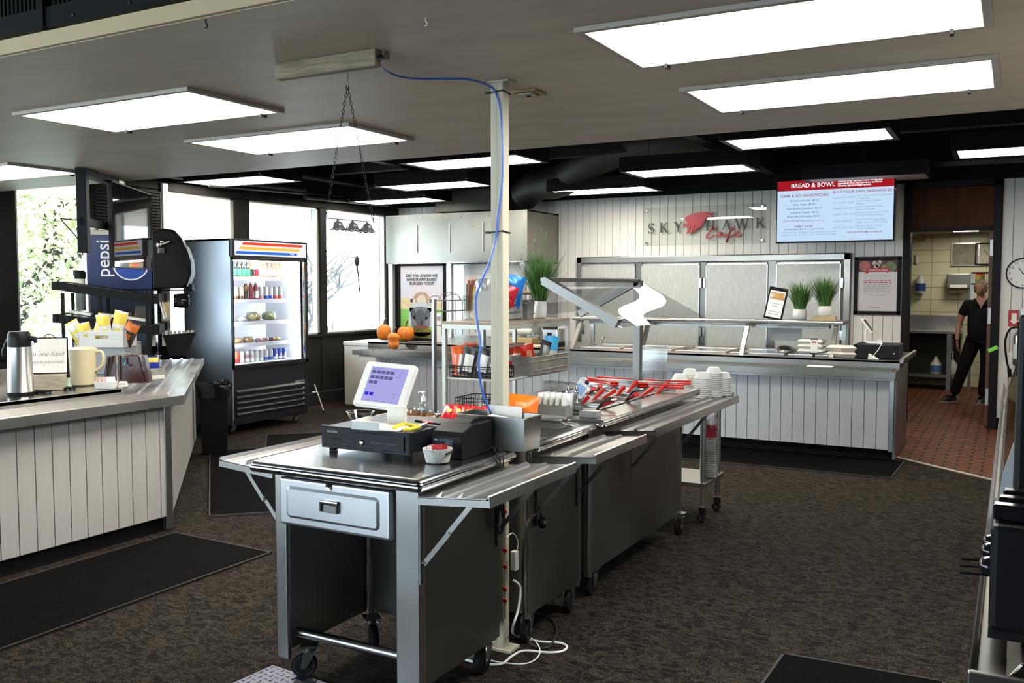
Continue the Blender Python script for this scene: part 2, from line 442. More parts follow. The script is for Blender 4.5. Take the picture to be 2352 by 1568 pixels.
# ------------------------------------------------------------------ walls
def boards(b, u0, u1, z0, z1, pitch, gap, put):
    u = u0
    while u < u1 - 1e-4:
        e = min(u + pitch, u1); put(b, u + gap / 2, e - gap / 2, z0, z1); u += pitch
GROOVE = pm('groove_shadow_gap', (0.16, 0.155, 0.15), 0.8)
b = MB(); b.m = 1
for x0, x1 in ((XL, -1.13), (-0.15, XR)): b.box(x0, x1, YB, YB + 0.16, 0, 2.75)
b.m = 0
for x0, x1 in ((XL, -1.135), (-0.144, XR)):
    boards(b, x0, x1, 0.13, 2.745, 0.109, 0.006, lambda q, u, e, z0, z1: q.box(u, e, YB - 0.012, YB + 0.001, z0, z1))
b.m = 2; b.box(XL, XR, YB - 0.015, YB + 0.16, 2.75, ZH); b.box(-0.15, XR, YB - 0.02, YB, 0, 0.13)
struct(b, 'wall_back', [WBOARD, GROOVE, BLACKC])
# left wall: low dark wall, sill, header and the wide columns between the windows
b = MB()
b.box(XL - 0.12, XL, YR, YB, 0, 0.90); b.box(XL - 0.12, XL, YR, YB, 2.63, ZH)
for yy in (9.66, 8.16, 6.95, 5.0): b.box(XL - 0.001, XL + 0.015, yy - 0.05, yy + 0.05, 0, 0.9)
struct(b, 'wall_left', DARKWALL)
b = MB(); b.box(XL - 0.12, XL + 0.03, YR, YB, 0.90, 0.935); b.box(XL - 0.05, XL + 0.02, YR, YB, 2.62, 2.72)
struct(b, 'trim_sill', DARKFRAME)
struct(MB().box(XL, XL + 0.1, YR, 10.4, 0, 0.16), 'baseboard_left', noisy(pm('dark_base', (0.02, 0.02, 0.022), 0.5), 4, 0.2))
def column(y0, y1, name, ribs=True):
    b = MB(); b.box(XL - 0.14, XL + 0.02, y0, y1, 0.9, 2.63)
    if ribs:
        z = 0.95
        while z < 2.6: b.box(XL + 0.02, XL + 0.05, y0 + 0.03, y1 - 0.03, z, z + 0.014); z += 0.032
    struct(b, name, DARKFRAME)
column(4.45, 5.32, 'trim_column_1', False); column(6.13, 6.98, 'trim_column_2'); column(8.07, 8.30, 'trim_column_3', False)
column(9.6, 9.72, 'trim_column_4', False); column(11.1, 11.4, 'trim_column_5', False)
struct(MB().box(XL + 0.02, XL + 0.06, 6.98, 7.06, 0.92, 2.70), 'trim_post', pm('pale_metal_post', (0.7, 0.68, 0.63), 0.35, metal=0.4), bevel=0.01)
WFR = pm('window_alu', (0.52, 0.51, 0.48), 0.4, metal=0.5)
wins = [(5.32, 6.13), (7.0, 8.07), (8.30, 9.60), (9.72, 11.1), (3.0, 4.45), (1.4, 2.9), (-0.2, 1.3), (-1.8, -0.3), (-3.6, -1.9)]
for i, (y0, y1) in enumerate(wins):
    g = MB().box(XL - 0.062, XL - 0.058, y0, y1, 0.93, 2.63).build('window_%d' % (i + 1), GLASSW); g['kind'] = 'structure'
    f = MB()
    for a0, a1 in ((y0, y0 + 0.035), (y1 - 0.05, y1)): f.box(XL - 0.09, XL - 0.01, a0, a1, 0.93, 2.63)
    f.box(XL - 0.09, XL - 0.01, y0, y1, 0.93, 0.955); f.box(XL - 0.09, XL - 0.01, y0, y1, 2.60, 2.63)
    f.build('window_frame', WFR, g)
    if i >= 4: # plain mullions between the unseen bays
        struct(MB().box(XL - 0.12, XL + 0.02, y0 - 0.12, y0, 0.9, 2.63), 'trim_mullion', DARKFRAME)
# rear and right walls (behind the camera): unseen rear panes, carried to the floor to light the steel fronts
b = MB(); b.box(XL, -1.8, YR - 0.1, YR, 0, 0.08); b.box(XL, XR, YR - 0.1, YR, 2.63, ZH)
for x in (-8.2, -6.6, -5.0, -3.4, -1.8): b.box(x, x + 0.12, YR - 0.1, YR, 0.08, 2.63)
b.box(-1.8, XR, YR - 0.1, YR, 0, 2.63)
struct(b, 'wall_rear', pm('rear_wall_paint', (0.26, 0.24, 0.21), 0.7))
for i in range(4):
    g = MB().box(-8.08 + 1.6 * i, -6.6 + 1.6 * i, YR - 0.06, YR - 0.056, 0.08, 2.63).build('window_%d' % (10 + i), GLASSW); g['kind'] = 'structure'
struct(MB().box(XR, XR + 0.1, YR, 16.2, 0, ZH), 'wall_right', pm('taupe_paint', (0.30, 0.28, 0.24), 0.7))

# ------------------------------------------------------------------ kitchen doorway and kitchen
JB = pm('black_jamb', (0.010, 0.010, 0.011), 0.5, spec=0.12)
b = MB()
b.box(-1.135, -1.06, YB - 0.05, YB + 0.18, 0.0, 2.75); b.box(-0.225, -0.14, YB - 0.05, YB + 0.18, 0.0, 2.75)
b.box(-1.135, -0.14, YB - 0.05, YB + 0.18, 2.68, 2.75); b.box(-1.06, -0.225, YB - 0.05, YB + 0.18, 2.20, 2.235)
dr = b.build('door_1', JB, bevel=0.004); dr['kind'] = 'structure'
MB().box(-1.06, -0.225, YB + 0.02, YB + 0.06, 2.235, 2.68).build('transom_panel', noisy(pm('brown_transom', (0.075, 0.028, 0.011), 0.5, spec=0.08), 2, 0.35, (8, 8, 1)), dr)
leaf = MB().box(-0.262, -0.226, YB + 0.06, YB + 1.0, 0.02, 2.19).build('door_leaf', BROWND, dr)
b = MB()
for z in (2.0, 1.25, 0.35): b.box(-0.256, -0.224, YB + 0.052, YB + 0.062, z - 0.09, z + 0.09)
b.each('hinge', pm('hinge_steel', (0.5, 0.5, 0.52), 0.35, metal=0.6), leaf)
YK = 16.0
b = MB(); b.box(-3.4, XR, YK, YK + 0.1, 0, 2.75)
struct(b, 'wall_kitchen', KTILE)
struct(MB().box(-3.5, -3.4, YB + 0.16, YK, 0, 2.75), 'wall_kitchen_left', pm('kitchen_side_wall', (0.6, 0.57, 0.4), 0.5))
struct(MB().box(-3.5, XR, YB + 0.2, YK + 0.1, 2.40, 2.50), 'ceiling_kitchen', pm('kitchen_ceiling', (0.5, 0.47, 0.38), 0.8))
struct(MB().box(-2.6, -1.6, 15.96, 16.0, 0, 0.1), 'baseboard_kitchen', JB)

# ------------------------------------------------------------------ outside: eave, ground, trees
EAVE = noisy(pm('concrete_eave', (0.62, 0.50, 0.42), 0.8), 2, 0.1)
o = MB().box(-10.2, XL - 0.13, YR - 2, 14.5, 2.66, 2.95).build('trim_eave', EAVE); o['kind'] = 'structure'
o = MB().box(-90, -8.4, -60, 80, -4.2, -4.0).build('ground_outside', noisy(pm('pale_ground', (0.42, 0.43, 0.38), 0.9), 0.2, 0.3)); o['kind'] = 'structure'
def outdoor_tree(cx, cy, h, rad, seed, label, nleaf, leafm, grp=None, zc=-4.0, branchy=1.0):
    rnd = random.Random(seed)
    t = thing('tree', label, 'tree', (cx, cy, zc))
    if grp: t['group'] = grp
    b = MB(); tips = []
    def grow(p, d, L, r, lev):
        q = p + d * L
        m_ = (p + q) / 2 + Vector((rnd.uniform(-1, 1), rnd.uniform(-1, 1), rnd.uniform(-.5, .5))) * L * 0.07
        b.tube([p, m_, q], [r, r * 0.8, r * 0.62], 6)
        if lev >= 2: tips.append(q); tips.append(m_)
        if lev < 4:
            for k in range(3 if lev else 5):
                nd = (d + Vector((rnd.uniform(-1, 1), rnd.uniform(-1, 1), rnd.uniform(-0.35, 0.7))) * 0.85).normalized()
                grow(q if k < 3 else m_, nd, L * rnd.uniform(0.6, 0.8), r * 0.58, lev + 1)
    grow(Vector((0, 0, 0)), Vector((0, 0, 1)), h * 0.33, h * 0.022 * branchy, 0)
    b.build('trunk_and_branches', BARK, t)
    if nleaf:
        f = MB()
        for i in range(nleaf):
            c = rnd.choice(tips) + Vector((rnd.gauss(0, 1), rnd.gauss(0, 1), rnd.gauss(0, 0.8))) * rad * 0.16
            u = Vector((rnd.gauss(0, 1), rnd.gauss(0, 1), rnd.gauss(0, 1))).normalized(); w = u.orthogonal().normalized(); s = rnd.uniform(0.03, 0.075)
            f.add([c - u * s, c + w * s * 0.55, c + u * s, c - w * s * 0.55], [(0, 1, 2, 3)])
        o = f.build('foliage', leafm, t); o['kind'] = 'stuff'
    return t
BARK = noisy(pm('bark', (0.055, 0.045, 0.038), 0.9), 8, 0.3)
BARKP = pm('bark_pale', (0.10, 0.095, 0.10), 0.9)
LEAF1 = noisy(pm('leaf_yellow_green', (0.58, 0.57, 0.27), 0.6), 1.3, 0.4, col2=(0.33, 0.43, 0.24), coord='Object')
outdoor_tree(-14.6, 8.6, 9.4, 3.2, 3, 'leafy yellow-green tree outside the left window behind the coffee urn', 34000, LEAF1)
BARK = BARKP
outdoor_tree(-15.2, 16.6, 7.6, 2.0, 11, 'nearly bare tree outside the window beside the hanging spoon', 600, LEAF1)
outdoor_tree(-13.4, 11.6, 4.9, 2.2, 5, 'small bare tree outside low behind the beverage tower', 500, LEAF1)

# ------------------------------------------------------------------ ceiling troffers
def troffer(cx, cy, z, mat, hung, label, group, L=1.17, W=0.545):
    t = thing('ceiling_light', label, 'ceiling light', (cx, cy, z), 0, group)
    fm = BLACKM if hung else TROF
    b = MB(); w = 0.03 if not hung else 0.045; h0, h1 = (-0.018, 0.0) if not hung else (-0.006, 0.14)
    l2, w2 = L / 2, W / 2
    b.box(-l2 - w, l2 + w, -w2 - w, -w2, h0, h1); b.box(-l2 - w, l2 + w, w2, w2 + w, h0, h1)
    b.box(-l2 - w, -l2, -w2, w2, h0, h1); b.box(l2, l2 + w, -w2, w2, h0, h1)
    if hung: b.box(-l2, l2, -w2, w2, 0.03, 0.13)
    b.build('frame', fm, t, bevel=0.003)
    MB().box(-l2, l2, -w2, w2, -0.010 if not hung else 0.0, -0.004 if not hung else 0.012).build('diffuser', mat, t)
    if hung:
        c = MB()
        for sx in (-1, 1): c.cyl((sx * l2 * 0.75, 0, 0.13), (sx * l2 * 0.75, 0, ZH - z), 0.004, n=6)
        c.each('hanger', BLACKM, t)
        s = MB()
        for sx in (-1, 1):
            for sy in (-1, 1): s.sph((sx * (l2 + 0.03), sy * (w2 + 0.046), 0.02), 0.007, n=6, m=4)
        s.each('screw', CHROME, t)
    else:
        c = MB()
        for sx in (-0.42, 0.42): c.box(sx * L - 0.006, sx * L + 0.006, w2 - 0.01, w2 + 0.03, -0.03, -0.015)
        c.each('latch', BLACKM, t)
    return t
TROF = pm('troffer_frame', (0.42, 0.38, 0.33), 0.5)
troffer(-3.77, 3.15, ZL, PANELL, 0, 'large ceiling panel light left of the wooden beam end, over the left counter', None)
troffer(-3.71, 4.17, ZL, PANELL, 0, 'ceiling panel light seen behind the hanging chains', None)
troffer(-0.70, 3.13, ZL, PANELL, 0, 'nearest and largest ceiling panel light, cut by the top edge at right', None)
troffer(-0.69, 4.19, ZL, PANELC, 0, 'bluish ceiling panel light just behind the largest one at right', None)
troffer(-6.79, 4.27, ZL, PANELL, 0, 'ceiling panel light at the left edge above the window', None)
G = None
for cx, cy, m, lb in ((-1.45, 7.48, PANELH, 'troffer in the dark ceiling above the menu screen, just past the bulkhead'),
        (-2.88, 8.96, PANELH, 'troffer in the dark ceiling left of the menu screen, above the hawk sign'),
        (-4.45, 7.38, PANELH, 'troffer in the dark ceiling crossing behind the cream pillar'),
        (-7.50, 7.46, PANELH, 'troffer in the dark ceiling above the left window bay'),
        (-5.87, 8.88, PANELH, 'troffer in the dark ceiling left of the pillar, second from the bulkhead'),
        (-7.33, 10.23, PANELH, 'farthest lit troffer, close above the stainless hood'),
        (-4.38, 10.33, PANELH, 'troffer close to the white board wall beside the curved duct'),
        (0.12, 8.97, PANELH, 'troffer in the dark ceiling cut by the right edge above the kitchen door'),
        (-1.42, 10.54, PANELO, 'unlit troffer half hidden behind the menu screen')):
    troffer(cx, cy, 2.726, m, 1, lb, G)
troffer(-0.66, 15.0, 2.40, emis('kitchen_panel', (1.0, 0.95, 0.78), 28), 0, 'small ceiling light inside the kitchen above the doorway', None, 0.33, 0.5)

for x_, y_, w_ in ((-1.0, 12.7, 'just inside the doorway'), (0.9, 14.2, 'to the right, out of sight behind the door')):  # unseen fill panels, added to brighten the person and the kitchen walls
    troffer(x_, y_, 2.40, emis('kitchen_fill_panel', (1.0, 0.95, 0.80), 9), 0, 'added kitchen fill light ' + w_, None, 1.1, 0.5)

# ------------------------------------------------------------------ pillar
t = thing('support_pillar', 'square cream painted pillar from floor to ceiling between the carts', 'pillar', (-1.933, 3.424, 0))
b = MB(); b.box(-0.027, 0.029, -0.027, 0.029, 0.001, ZL); b.box(-0.029, 0.0, -0.029, 0.029, 0.001, ZL - 0.001)
b.build('shaft', PILLAR, t, bevel=0.003)
b = MB(); b.box(-0.035, 0.07, -0.04, 0.05, 0.001, 0.012); b.box(-0.04, 0.06, -0.04, 0.04, ZL - 0.008, ZL - 0.001)
b.each('end_plate', PILLAR, t)
for z in (2.395, 1.81):
    b = MB()
    b.tube([(-0.034, -0.033, z), (0.033, -0.033, z + 0.006), (0.033, 0.033, z), (-0.034, 0.033, z - 0.002)], 0.003, 6, closed=True)
    b.box(-0.05, -0.03, -0.04, -0.03, z - 0.005, z + 0.005)
    b.build('cable_tie', BCABLE, t)

# ================================================================== THE ISLAND OF STEEL CARTS
def caster(parent, x, y, zt, r=0.052, rot=0.0, w=0.03):
    M = T(x, y, 0) @ R(rot)
    b = MB(M)
    b.box(-0.035, 0.035, -0.035, 0.035, zt - 0.008, zt)
    b.cyl((0, 0, zt - 0.03), (0, 0, zt - 0.008), 0.022)
    for s in (-1, 1): b.prism([(-0.022, zt - 0.028), (0.028, zt - 0.028), (-0.012, r - 0.012), (-0.035, r - 0.012)], s * (w / 2 + 0.006) - 0.003, s * (w / 2 + 0.006) + 0.003, 'y')
    b.cyl((-0.022, -w / 2 - 0.012, r), (-0.022, w / 2 + 0.012, r), 0.006, n=8)
    f = b.build('caster', STEELD, parent)
    b = MB(M @ T(-0.022, 0, r) @ R(PI / 2, 'X'))
    b.lathe([(r * 0.74, -w / 2), (r * 0.95, -w / 2), (r, -w * 0.3), (r, w * 0.3), (r * 0.95, w / 2), (r * 0.74, w / 2)], 28)
    b.build('tyre', RUBBER, f, smooth=True)
    b = MB(M @ T(-0.022, 0, r) @ R(PI / 2, 'X'))
    b.lathe([(0.001, -w * 0.42), (r * 0.3, -w * 0.42), (r * 0.36, -w * 0.2), (r * 0.62, -w * 0.2), (r * 0.74, -w / 2), (r * 0.78, -w / 2), (r * 0.78, w / 2), (r * 0.74, w / 2), (r * 0.62, w * 0.2), (r * 0.36, w * 0.2), (r * 0.3, w * 0.42), (0.001, w * 0.42)], 24)
    b.build('hub', GALV, f, smooth=True)
def tray(parent, side, xi, y0, y1, zi, wd=0.29, rise=0.022, braces=(0.15, 0.85), tone=None):
    """folding tray slide; side +1 sticks out to +X"""
    tone = tone or STEELB
    M = T(xi, 0, zi) @ R(-side * math.atan(rise / wd) if side > 0 else math.atan(rise / wd), 'Y') @ Matrix.Diagonal((side, 1, 1, 1))
    b = MB(M)
    b.box(0, wd, y0, y1, -0.002, 0)
    for y_ in (y0, y1): b.box(0, wd, min(y_, y_ + (0.0015 if y_ == y0 else -0.0015)), max(y_, y_ + (0.0015 if y_ == y0 else -0.0015)), -0.026, 0.003)
    b.prism([(wd - 0.012, 0.0), (wd - 0.002, 0.014), (wd + 0.002, 0.010), (wd + 0.002, -0.028), (wd, -0.028), (wd - 0.001, 0.0)], y0, y1, 'y')
    for u in (0.085, 0.17): b.add([(u - 0.013, y0 + 0.006, 0), (u + 0.007, y0 + 0.006, 0), (u - 0.013, y1 - 0.006, 0), (u + 0.007, y1 - 0.006, 0), (u + 0.003, y0 + 0.03, 0.015), (u - 0.001, y0 + 0.03, 0.015), (u + 0.003, y1 - 0.03, 0.015), (u - 0.001, y1 - 0.03, 0.015)],
            [(0, 1, 4, 5), (2, 7, 6, 3), (0, 5, 7, 2), (1, 3, 6, 4), (5, 4, 6, 7)])
    o = b.build('tray_slide', tone, parent)
    for t in braces:
        y = y0 + (y1 - y0) * t
        b = MB()
        p = Vector((xi - side * 0.012, y, zi - 0.25)); q = Vector((xi + side * wd * 0.66, y, zi - 0.012)); m = p.lerp(q, 0.52)
        for (a, c, off) in ((p, m, 0.004), (m, q, -0.004)):
            dd = (c - a).normalized(); M2 = frame((a.x, a.y + off, a.z), dd, (0, 1, 0)); L = (c - a).length
            b.box(-0.008, L + 0.012, -0.009, 0.009, -0.0015, 0.0015, M2); b.cyl(M2 @ Vector((0, 0, -0.005)), M2 @ Vector((0, 0, 0.005)), 0.005, n=8)
        b.cyl((q.x, y - 0.008, q.z), (q.x, y + 0.008, q.z), 0.007, n=8)
        b.build('folding_brace', STEELB if t < 0.5 and tone == STEELB else STEELD, o)
        b = MB(); b.box(xi - side * 0.03, xi - side * 0.022, y - 0.009, y + 0.009, zi - 0.33, zi - 0.03); b.cyl((xi - side * 0.03, y, zi - 0.25), (xi - side * 0.012, y, zi - 0.25), 0.005, n=8)
        b.build('slotted_rail', STEELD, o, bevel=0.003)
    return o
def slab(x0, x1, y0, y1, z0, z1, parent, mat, name='top', r=0.02, hole=None):
    """counter top with a thick rolled edge"""
    b = MB(); b.box(x0 + 0.03, x1 - 0.03, y0 + 0.03, y1 - 0.03, z1 - 0.012, z1) if not hole else None
    o1 = MB().box(x0, x1, y0, y1, z0, z1).build(name, [mat], parent, bevel=r, seg=5)
    return o1

# ---- cashier cart
C1 = thing('cashier_cart', 'near stainless cart with a drawer and open front, under the cash drawer', 'cart', (-2.17, 2.95, 0), group=None)
def loc(t, b=None): return T(*[-v for v in t.location])
M = loc(C1)
o = MB(M).box(-2.575, -1.775, 2.585, 3.285, 0.868, 0.915).build('top', STEELT, C1, bevel=0.021, seg=5, smooth=50)
o = MB(M).box(-2.578, -1.772, 2.582, 3.288, 0.868, 0.906).build('rolled_edge', STEELP, C1, bevel=0.019, seg=5, smooth=50)
b = MB(M); b.box(-1.875, -1.83, 2.66, 2.70, 0.10, 0.868); b.box(-1.935, -1.83, 2.655, 2.675, 0.10, 0.868)
b.build('leg', STEELB, C1, bevel=0.008, seg=3)
b = MB(M); b.box(-2.51, -2.45, 2.655, 2.675, 0.125, 0.868); b.box(-2.51, -2.47, 2.66, 2.70, 0.125, 0.868)
b.build('leg', STEELB, C1, bevel=0.008, seg=3)
for sx in (-1.855, -2.49):
    MB(M).cyl((sx, 3.22, 0.125), (sx, 3.22, 0.868), 0.018).build('leg', STEELB, C1, smooth=True)
MB(M).box(-1.838, -1.832, 2.69, 3.24, 0.135, 0.868).build('side_panel', STEELD, C1)
MB(M).box(-2.508, -2.502, 2.69, 3.24, 0.135, 0.868).build('side_panel', STEELD, C1)
b = MB(M); b.box(-2.502, -1.838, 3.225, 3.232, 0.135, 0.868)  # dark sheet added to stand in for the shade inside the cart
b.build('inner_shade_sheet', STEELD, C1)
MB(M).cyl((-2.46, 2.72, 0.215), (-1.87, 2.72, 0.215), 0.019, n=20).build('foot_rail', STEEL, C1, smooth=True)
DRS = steel_mat('drawer_steel', (0.60, 0.61, 0.63), (0.34, 0.42))
dr = MB(M).box(-2.465, -1.938, 2.632, 2.66, 0.668, 0.853).build('drawer', DRS, C1, bevel=0.012, seg=4)
b = MB(M); x0, x1, z0, z1, y = -2.425, -1.985, 0.70, 0.822, 2.6315
def rring(b, x0, x1, z0, z1, y, h, w, r=0.02):
    def rr(x0, x1, z0, z1, r):
        out = []
        for cx, cz, a0 in ((x1 - r, z0 + r, -90), (x1 - r, z1 - r, 0), (x0 + r, z1 - r, 90), (x0 + r, z0 + r, 180)):
            for k in range(5): a = math.radians(a0 + k * 22.5); out.append((cx + r * math.cos(a), cz + r * math.sin(a)))
        return out
    A = rr(x0, x1, z0, z1, r); B = rr(x0 + w, x1 - w, z0 + w, z1 - w, max(0.004, r - w)); n = len(A)
    vs = [(p[0], y, p[1]) for p in A] + [(p[0], y + h, p[1]) for p in B]
    b.add(vs, [(i, (i + 1) % n, n + (i + 1) % n, n + i) for i in range(n)])
    b.add([(p[0], y + h, p[1]) for p in B], [tuple(range(n))])
rring(b, x0, x1, z0, z1, y, -0.006, 0.010); rring(b, x0 + 0.018, x1 - 0.018, z0 + 0.018, z1 - 0.018, y - 0.0062, 0.0055, 0.008)
b.build('raised_panel', DRS, dr, smooth=30)
b = MB(M); b.box(-2.252, -2.162, 2.612, 2.630, 0.772, 0.79); b.box(-2.252, -2.24, 2.612, 2.633, 0.745, 0.79); b.box(-2.174, -2.162, 2.612, 2.633, 0.745, 0.79)
b.build('pull_handle', STEELP, dr, bevel=0.006, seg=3)
b = MB(M); b.box(-2.246, -2.168, 2.622, 2.626, 0.742, 0.772); b.build('pull_recess', STEELD, dr, bevel=0.002)
b = MB(M @ T(-2.217, 2.632, 0.838) @ R(PI / 2, 'X')); b.lathe([(0.008, 0.003), (0.014, 0.005), (0.014, 0), ], 18); b.lathe([(0.0065, 0.0), (0.0065, 0.0015)], 12)
b.build('lock', STEELP, dr, smooth=True)
for x, y, r_ in ((-2.47, 2.80, 0.6), (-1.885, 2.80, 0.3), (-2.44, 3.17, 2.5), (-1.875, 3.19, PI / 2)): caster(C1, x + 2.17, y - 2.95, 0.137, rot=r_)
tray(C1, 1, -1.80 + 2.17, 2.60 - 2.95, 3.285 - 2.95, 0.852, braces=(0.09, 0.9))
tray(C1, -1, -2.58 + 2.17, 2.72 - 2.95, 3.39 - 2.95, 0.842, braces=(0.07, 0.9))

# ---- second cart
C2 = thing('serving_cart', 'short middle stainless cart just behind the cream pillar', 'cart', (-2.15, 3.77, 0))
M = loc(C2)
MB(M).box(-2.575, -1.765, 3.46, 4.085, 0.872, 0.917).build('top', STEELT, C2, bevel=0.02, seg=5, smooth=50)
MB(M).box(-2.578, -1.762, 3.457, 4.088, 0.872, 0.908).build('rolled_edge', STEELP, C2, bevel=0.017, seg=5, smooth=50)
MB(M).box(-1.838, -1.832, 3.50, 4.05, 0.14, 0.875).build('side_panel', STEELD, C2)
MB(M).box(-2.508, -2.502, 3.50, 4.05, 0.14, 0.875).build('side_panel', STEELD, C2)
MB(M).box(-2.50, -1.84, 3.505, 3.51, 0.14, 0.875).build('end_panel', STEELD, C2)
for x in (-2.49, -1.85):
    for y in (3.52, 4.03): MB(M).cyl((x, y, 0.12), (x, y, 0.875), 0.02).build('leg', STEEL, C2, smooth=True)
MB(M).box(-2.5, -1.84, 3.52, 4.04, 0.14, 0.15).build('lower_shelf', STEELD, C2)
for x, y in ((-2.45, 3.58), (-1.875, 3.57), (-2.45, 4.0), (-1.87, 4.0)): caster(C2, x + 2.15, y - 3.77, 0.137, rot=PI / 2 + 0.2)
tray(C2, 1, -1.80 + 2.15, 3.475 - 3.77, 4.085 - 3.77, 0.850, braces=(0.16, 0.86))

# ---- salad bar cart
C3 = thing('salad_bar_cart', 'long stainless salad bar cart with sunk pans, red tongs and a sneeze guard', 'cart', (-2.15, 4.87, 0))
M = loc(C3)
b = MB(M)
X0, X1, YA, YE = -2.575, -1.735, 4.095, 5.66
HX0, HX1, HY0, HY1 = -2.45, -1.885, 4.22, 5.50
for (x0, x1, y0, y1) in ((X0, HX0, YA, YE), (HX1, X1, YA, YE), (HX0, HX1, YA, HY0), (HX0, HX1, HY1, YE)): b.box(x0 + 0.001, x1 - 0.001, y0 + 0.001, y1 - 0.001, 0.918, 0.932)
b.build('top', STEELT, C3)
b = MB(M)
for (p, q) in (((X0 + .018, YA + .018), (X1 - .018, YA + .018)), ((X1 - .018, YA + .018), (X1 - .018, YE - .018)), ((X1 - .018, YE - .018), (X0 + .018, YE - .018)), ((X0 + .018, YE - .018), (X0 + .018, YA + .018))):
    b.tube([(p[0], p[1], 0.91), (q[0], q[1], 0.91)], 0.022, 16)
    b.sph((q[0], q[1], 0.91), 0.022)
b.build('rolled_edge', STEELP, C3, smooth=True)
b = MB(M); b.box(HX0, HX1, HY0, HY1, 0.70, 0.71)
b.build('well', STEELD, C3)
MB(M).box(-1.838, -1.832, 4.17, 5.60, 0.14, 0.88).build('side_panel', STEELD, C3)
MB(M).box(-2.508, -2.502, 4.17, 5.60, 0.14, 0.88).build('side_panel', STEELD, C3)
MB(M).box(-2.50, -1.84, 4.165, 4.17, 0.14, 0.88).build('end_panel', STEELD, C3)
MB(M).box(-2.50, -1.84, 5.60, 5.605, 0.14, 0.88).build('end_panel', STEELD, C3)
MB(M).box(-2.5, -1.84, 4.17, 5.6, 0.14, 0.15).build('lower_shelf', STEELD, C3)
for x in (-2.49, -1.85):
    for y in (4.18, 5.59): MB(M).cyl((x, y, 0.12), (x, y, 0.88), 0.02).build('leg', STEEL, C3, smooth=True)
for x, y in ((-2.45, 4.28), (-1.87, 4.28), (-2.45, 5.5), (-1.84, 5.60)): caster(C3, x + 2.15, y - 4.87, 0.137, rot=PI / 2)
tray(C3, 1, -1.775 + 2.15, 4.18 - 4.87, 5.70 - 4.87, 0.862, braces=(0.30, 0.86), wd=0.275, tone=STEELT)
b = MB(M); b.box(-2.48, -1.86, 5.545, 5.552, 0.93, 0.975); b.box(-2.5, -1.84, 5.52, 5.552, 0.972, 0.977)
b.build('back_ledge', STEELB, C3)
# food pans, red tongs
pan0 = None; k = 0
pn = [(i, j) for j in range(7) for i in range(3)]
for i, j in pn:
    cx = HX0 + 0.095 + i * 0.188; cy = HY0 + 0.092 + j * 0.183
    lb = 'small steel salad pan sunk in the cart, ' + ('left', 'middle', 'right')[i] + ' column, ' + ('nearest', 'second nearest', 'third nearest', 'fourth', 'third farthest', 'second farthest', 'farthest')[j] + ' row'
    if pan0 is None:
        b = MB(); w, d_ = 0.088, 0.087
        for (x0, x1, y0, y1) in ((-w, w, -d_, -d_ + 0.012), (-w, w, d_ - 0.012, d_), (-w, -w + 0.012, -d_, d_), (w - 0.012, w, -d_, d_)): b.box(x0, x1, y0, y1, -0.002, 0.003)
        w2, d2, w3, d3 = w - 0.011, d_ - 0.011, w - 0.022, d_ - 0.022
        vs = [(x * w2, y * d2, 0) for x, y in ((-1, -1), (1, -1), (1, 1), (-1, 1))] + [(x * w3, y * d3, -0.10) for x, y in ((-1, -1), (1, -1), (1, 1), (-1, 1))]
        b.add(vs, [(0, 1, 5, 4), (1, 2, 6, 5), (2, 3, 7, 6), (3, 0, 4, 7), (4, 5, 6, 7)])
        pan0 = b.build('food_pan', STEELB, None, loc=(cx, cy, 0.936)); tag(pan0, lb, 'food pan', 'salad pans in the cart'); o = pan0
    else: o = dup(pan0, (cx, cy, 0.936), label=lb)
def crop3(x, y): return 1300 + x / 4.704, 780 + y / 4.704
hand = [((160, 700), (262, 628)), ((275, 665), (398, 560)), ((240, 582), (300, 547)), ((320, 557), (375, 515)), ((375, 640), (540, 562)), ((545, 600), (635, 525)), ((655, 572), (760, 475)), ((640, 655), (770, 612)), ((790, 620), (945, 540)), ((970, 580), (1105, 485)), ((350, 728), (545, 668))]
wh = ['nearest to the oil bottle', 'in the left column, standing tallest', 'small one at the far left', 'behind the left column, far left', 'lying across the second row', 'in the middle of the pans', 'upright in the middle near the post', 'in the right column beside the black tongs', 'in the right column, third from the front', 'at the right, crossing the long tongs', 'nearest the front corner of the pans']
for (p, q), w in zip(hand, wh):
    P_ = Zp(*crop3(*p), 0.935); Q_ = Zp(*crop3(*q), 0.972)
    dd = (Q_ - P_).normalized(); up = Vector((0, 0, 1)); side = dd.cross(up).normalized(); nn = side.cross(dd)
    t = thing('serving_tongs', 'red plastic tongs handle ' + w, 'tongs', tuple(P_), 0, 'short red tongs in the salad pans')
    L = (Q_ - P_).length
    b = MB(Matrix(((dd.x, side.x, nn.x, 0), (dd.y, side.y, nn.y, 0), (dd.z, side.z, nn.z, 0), (0, 0, 0, 1))))
    b.add([(-0.04, -0.004, -0.01), (L, -0.014, 0), (L, 0.014, 0), (-0.04, 0.004, -0.01), (L, -0.014, 0.022), (L * 0.97, 0.014, 0.024), (-0.02, -0.003, -0.002), (-0.02, 0.003, -0.002)],
        [(0, 3, 2, 1), (0, 1, 4, 6), (3, 7, 5, 2), (6, 4, 5, 7), (1, 2, 5, 4), (0, 6, 7, 3)])
    b.build('handle', RED, t, bevel=0.003)
long_ = [((1268, 533), (770, 515), 'lying nearest along the far edge', 0.05), ((1348, 487), (862, 478), 'crossing above the other at the right end', 0.045), ((240, 448), (560, 508), 'pointing left at the far edge of the pans', 0.03), ((340, 438), (830, 470), 'resting against the back ledge', 0.03)]
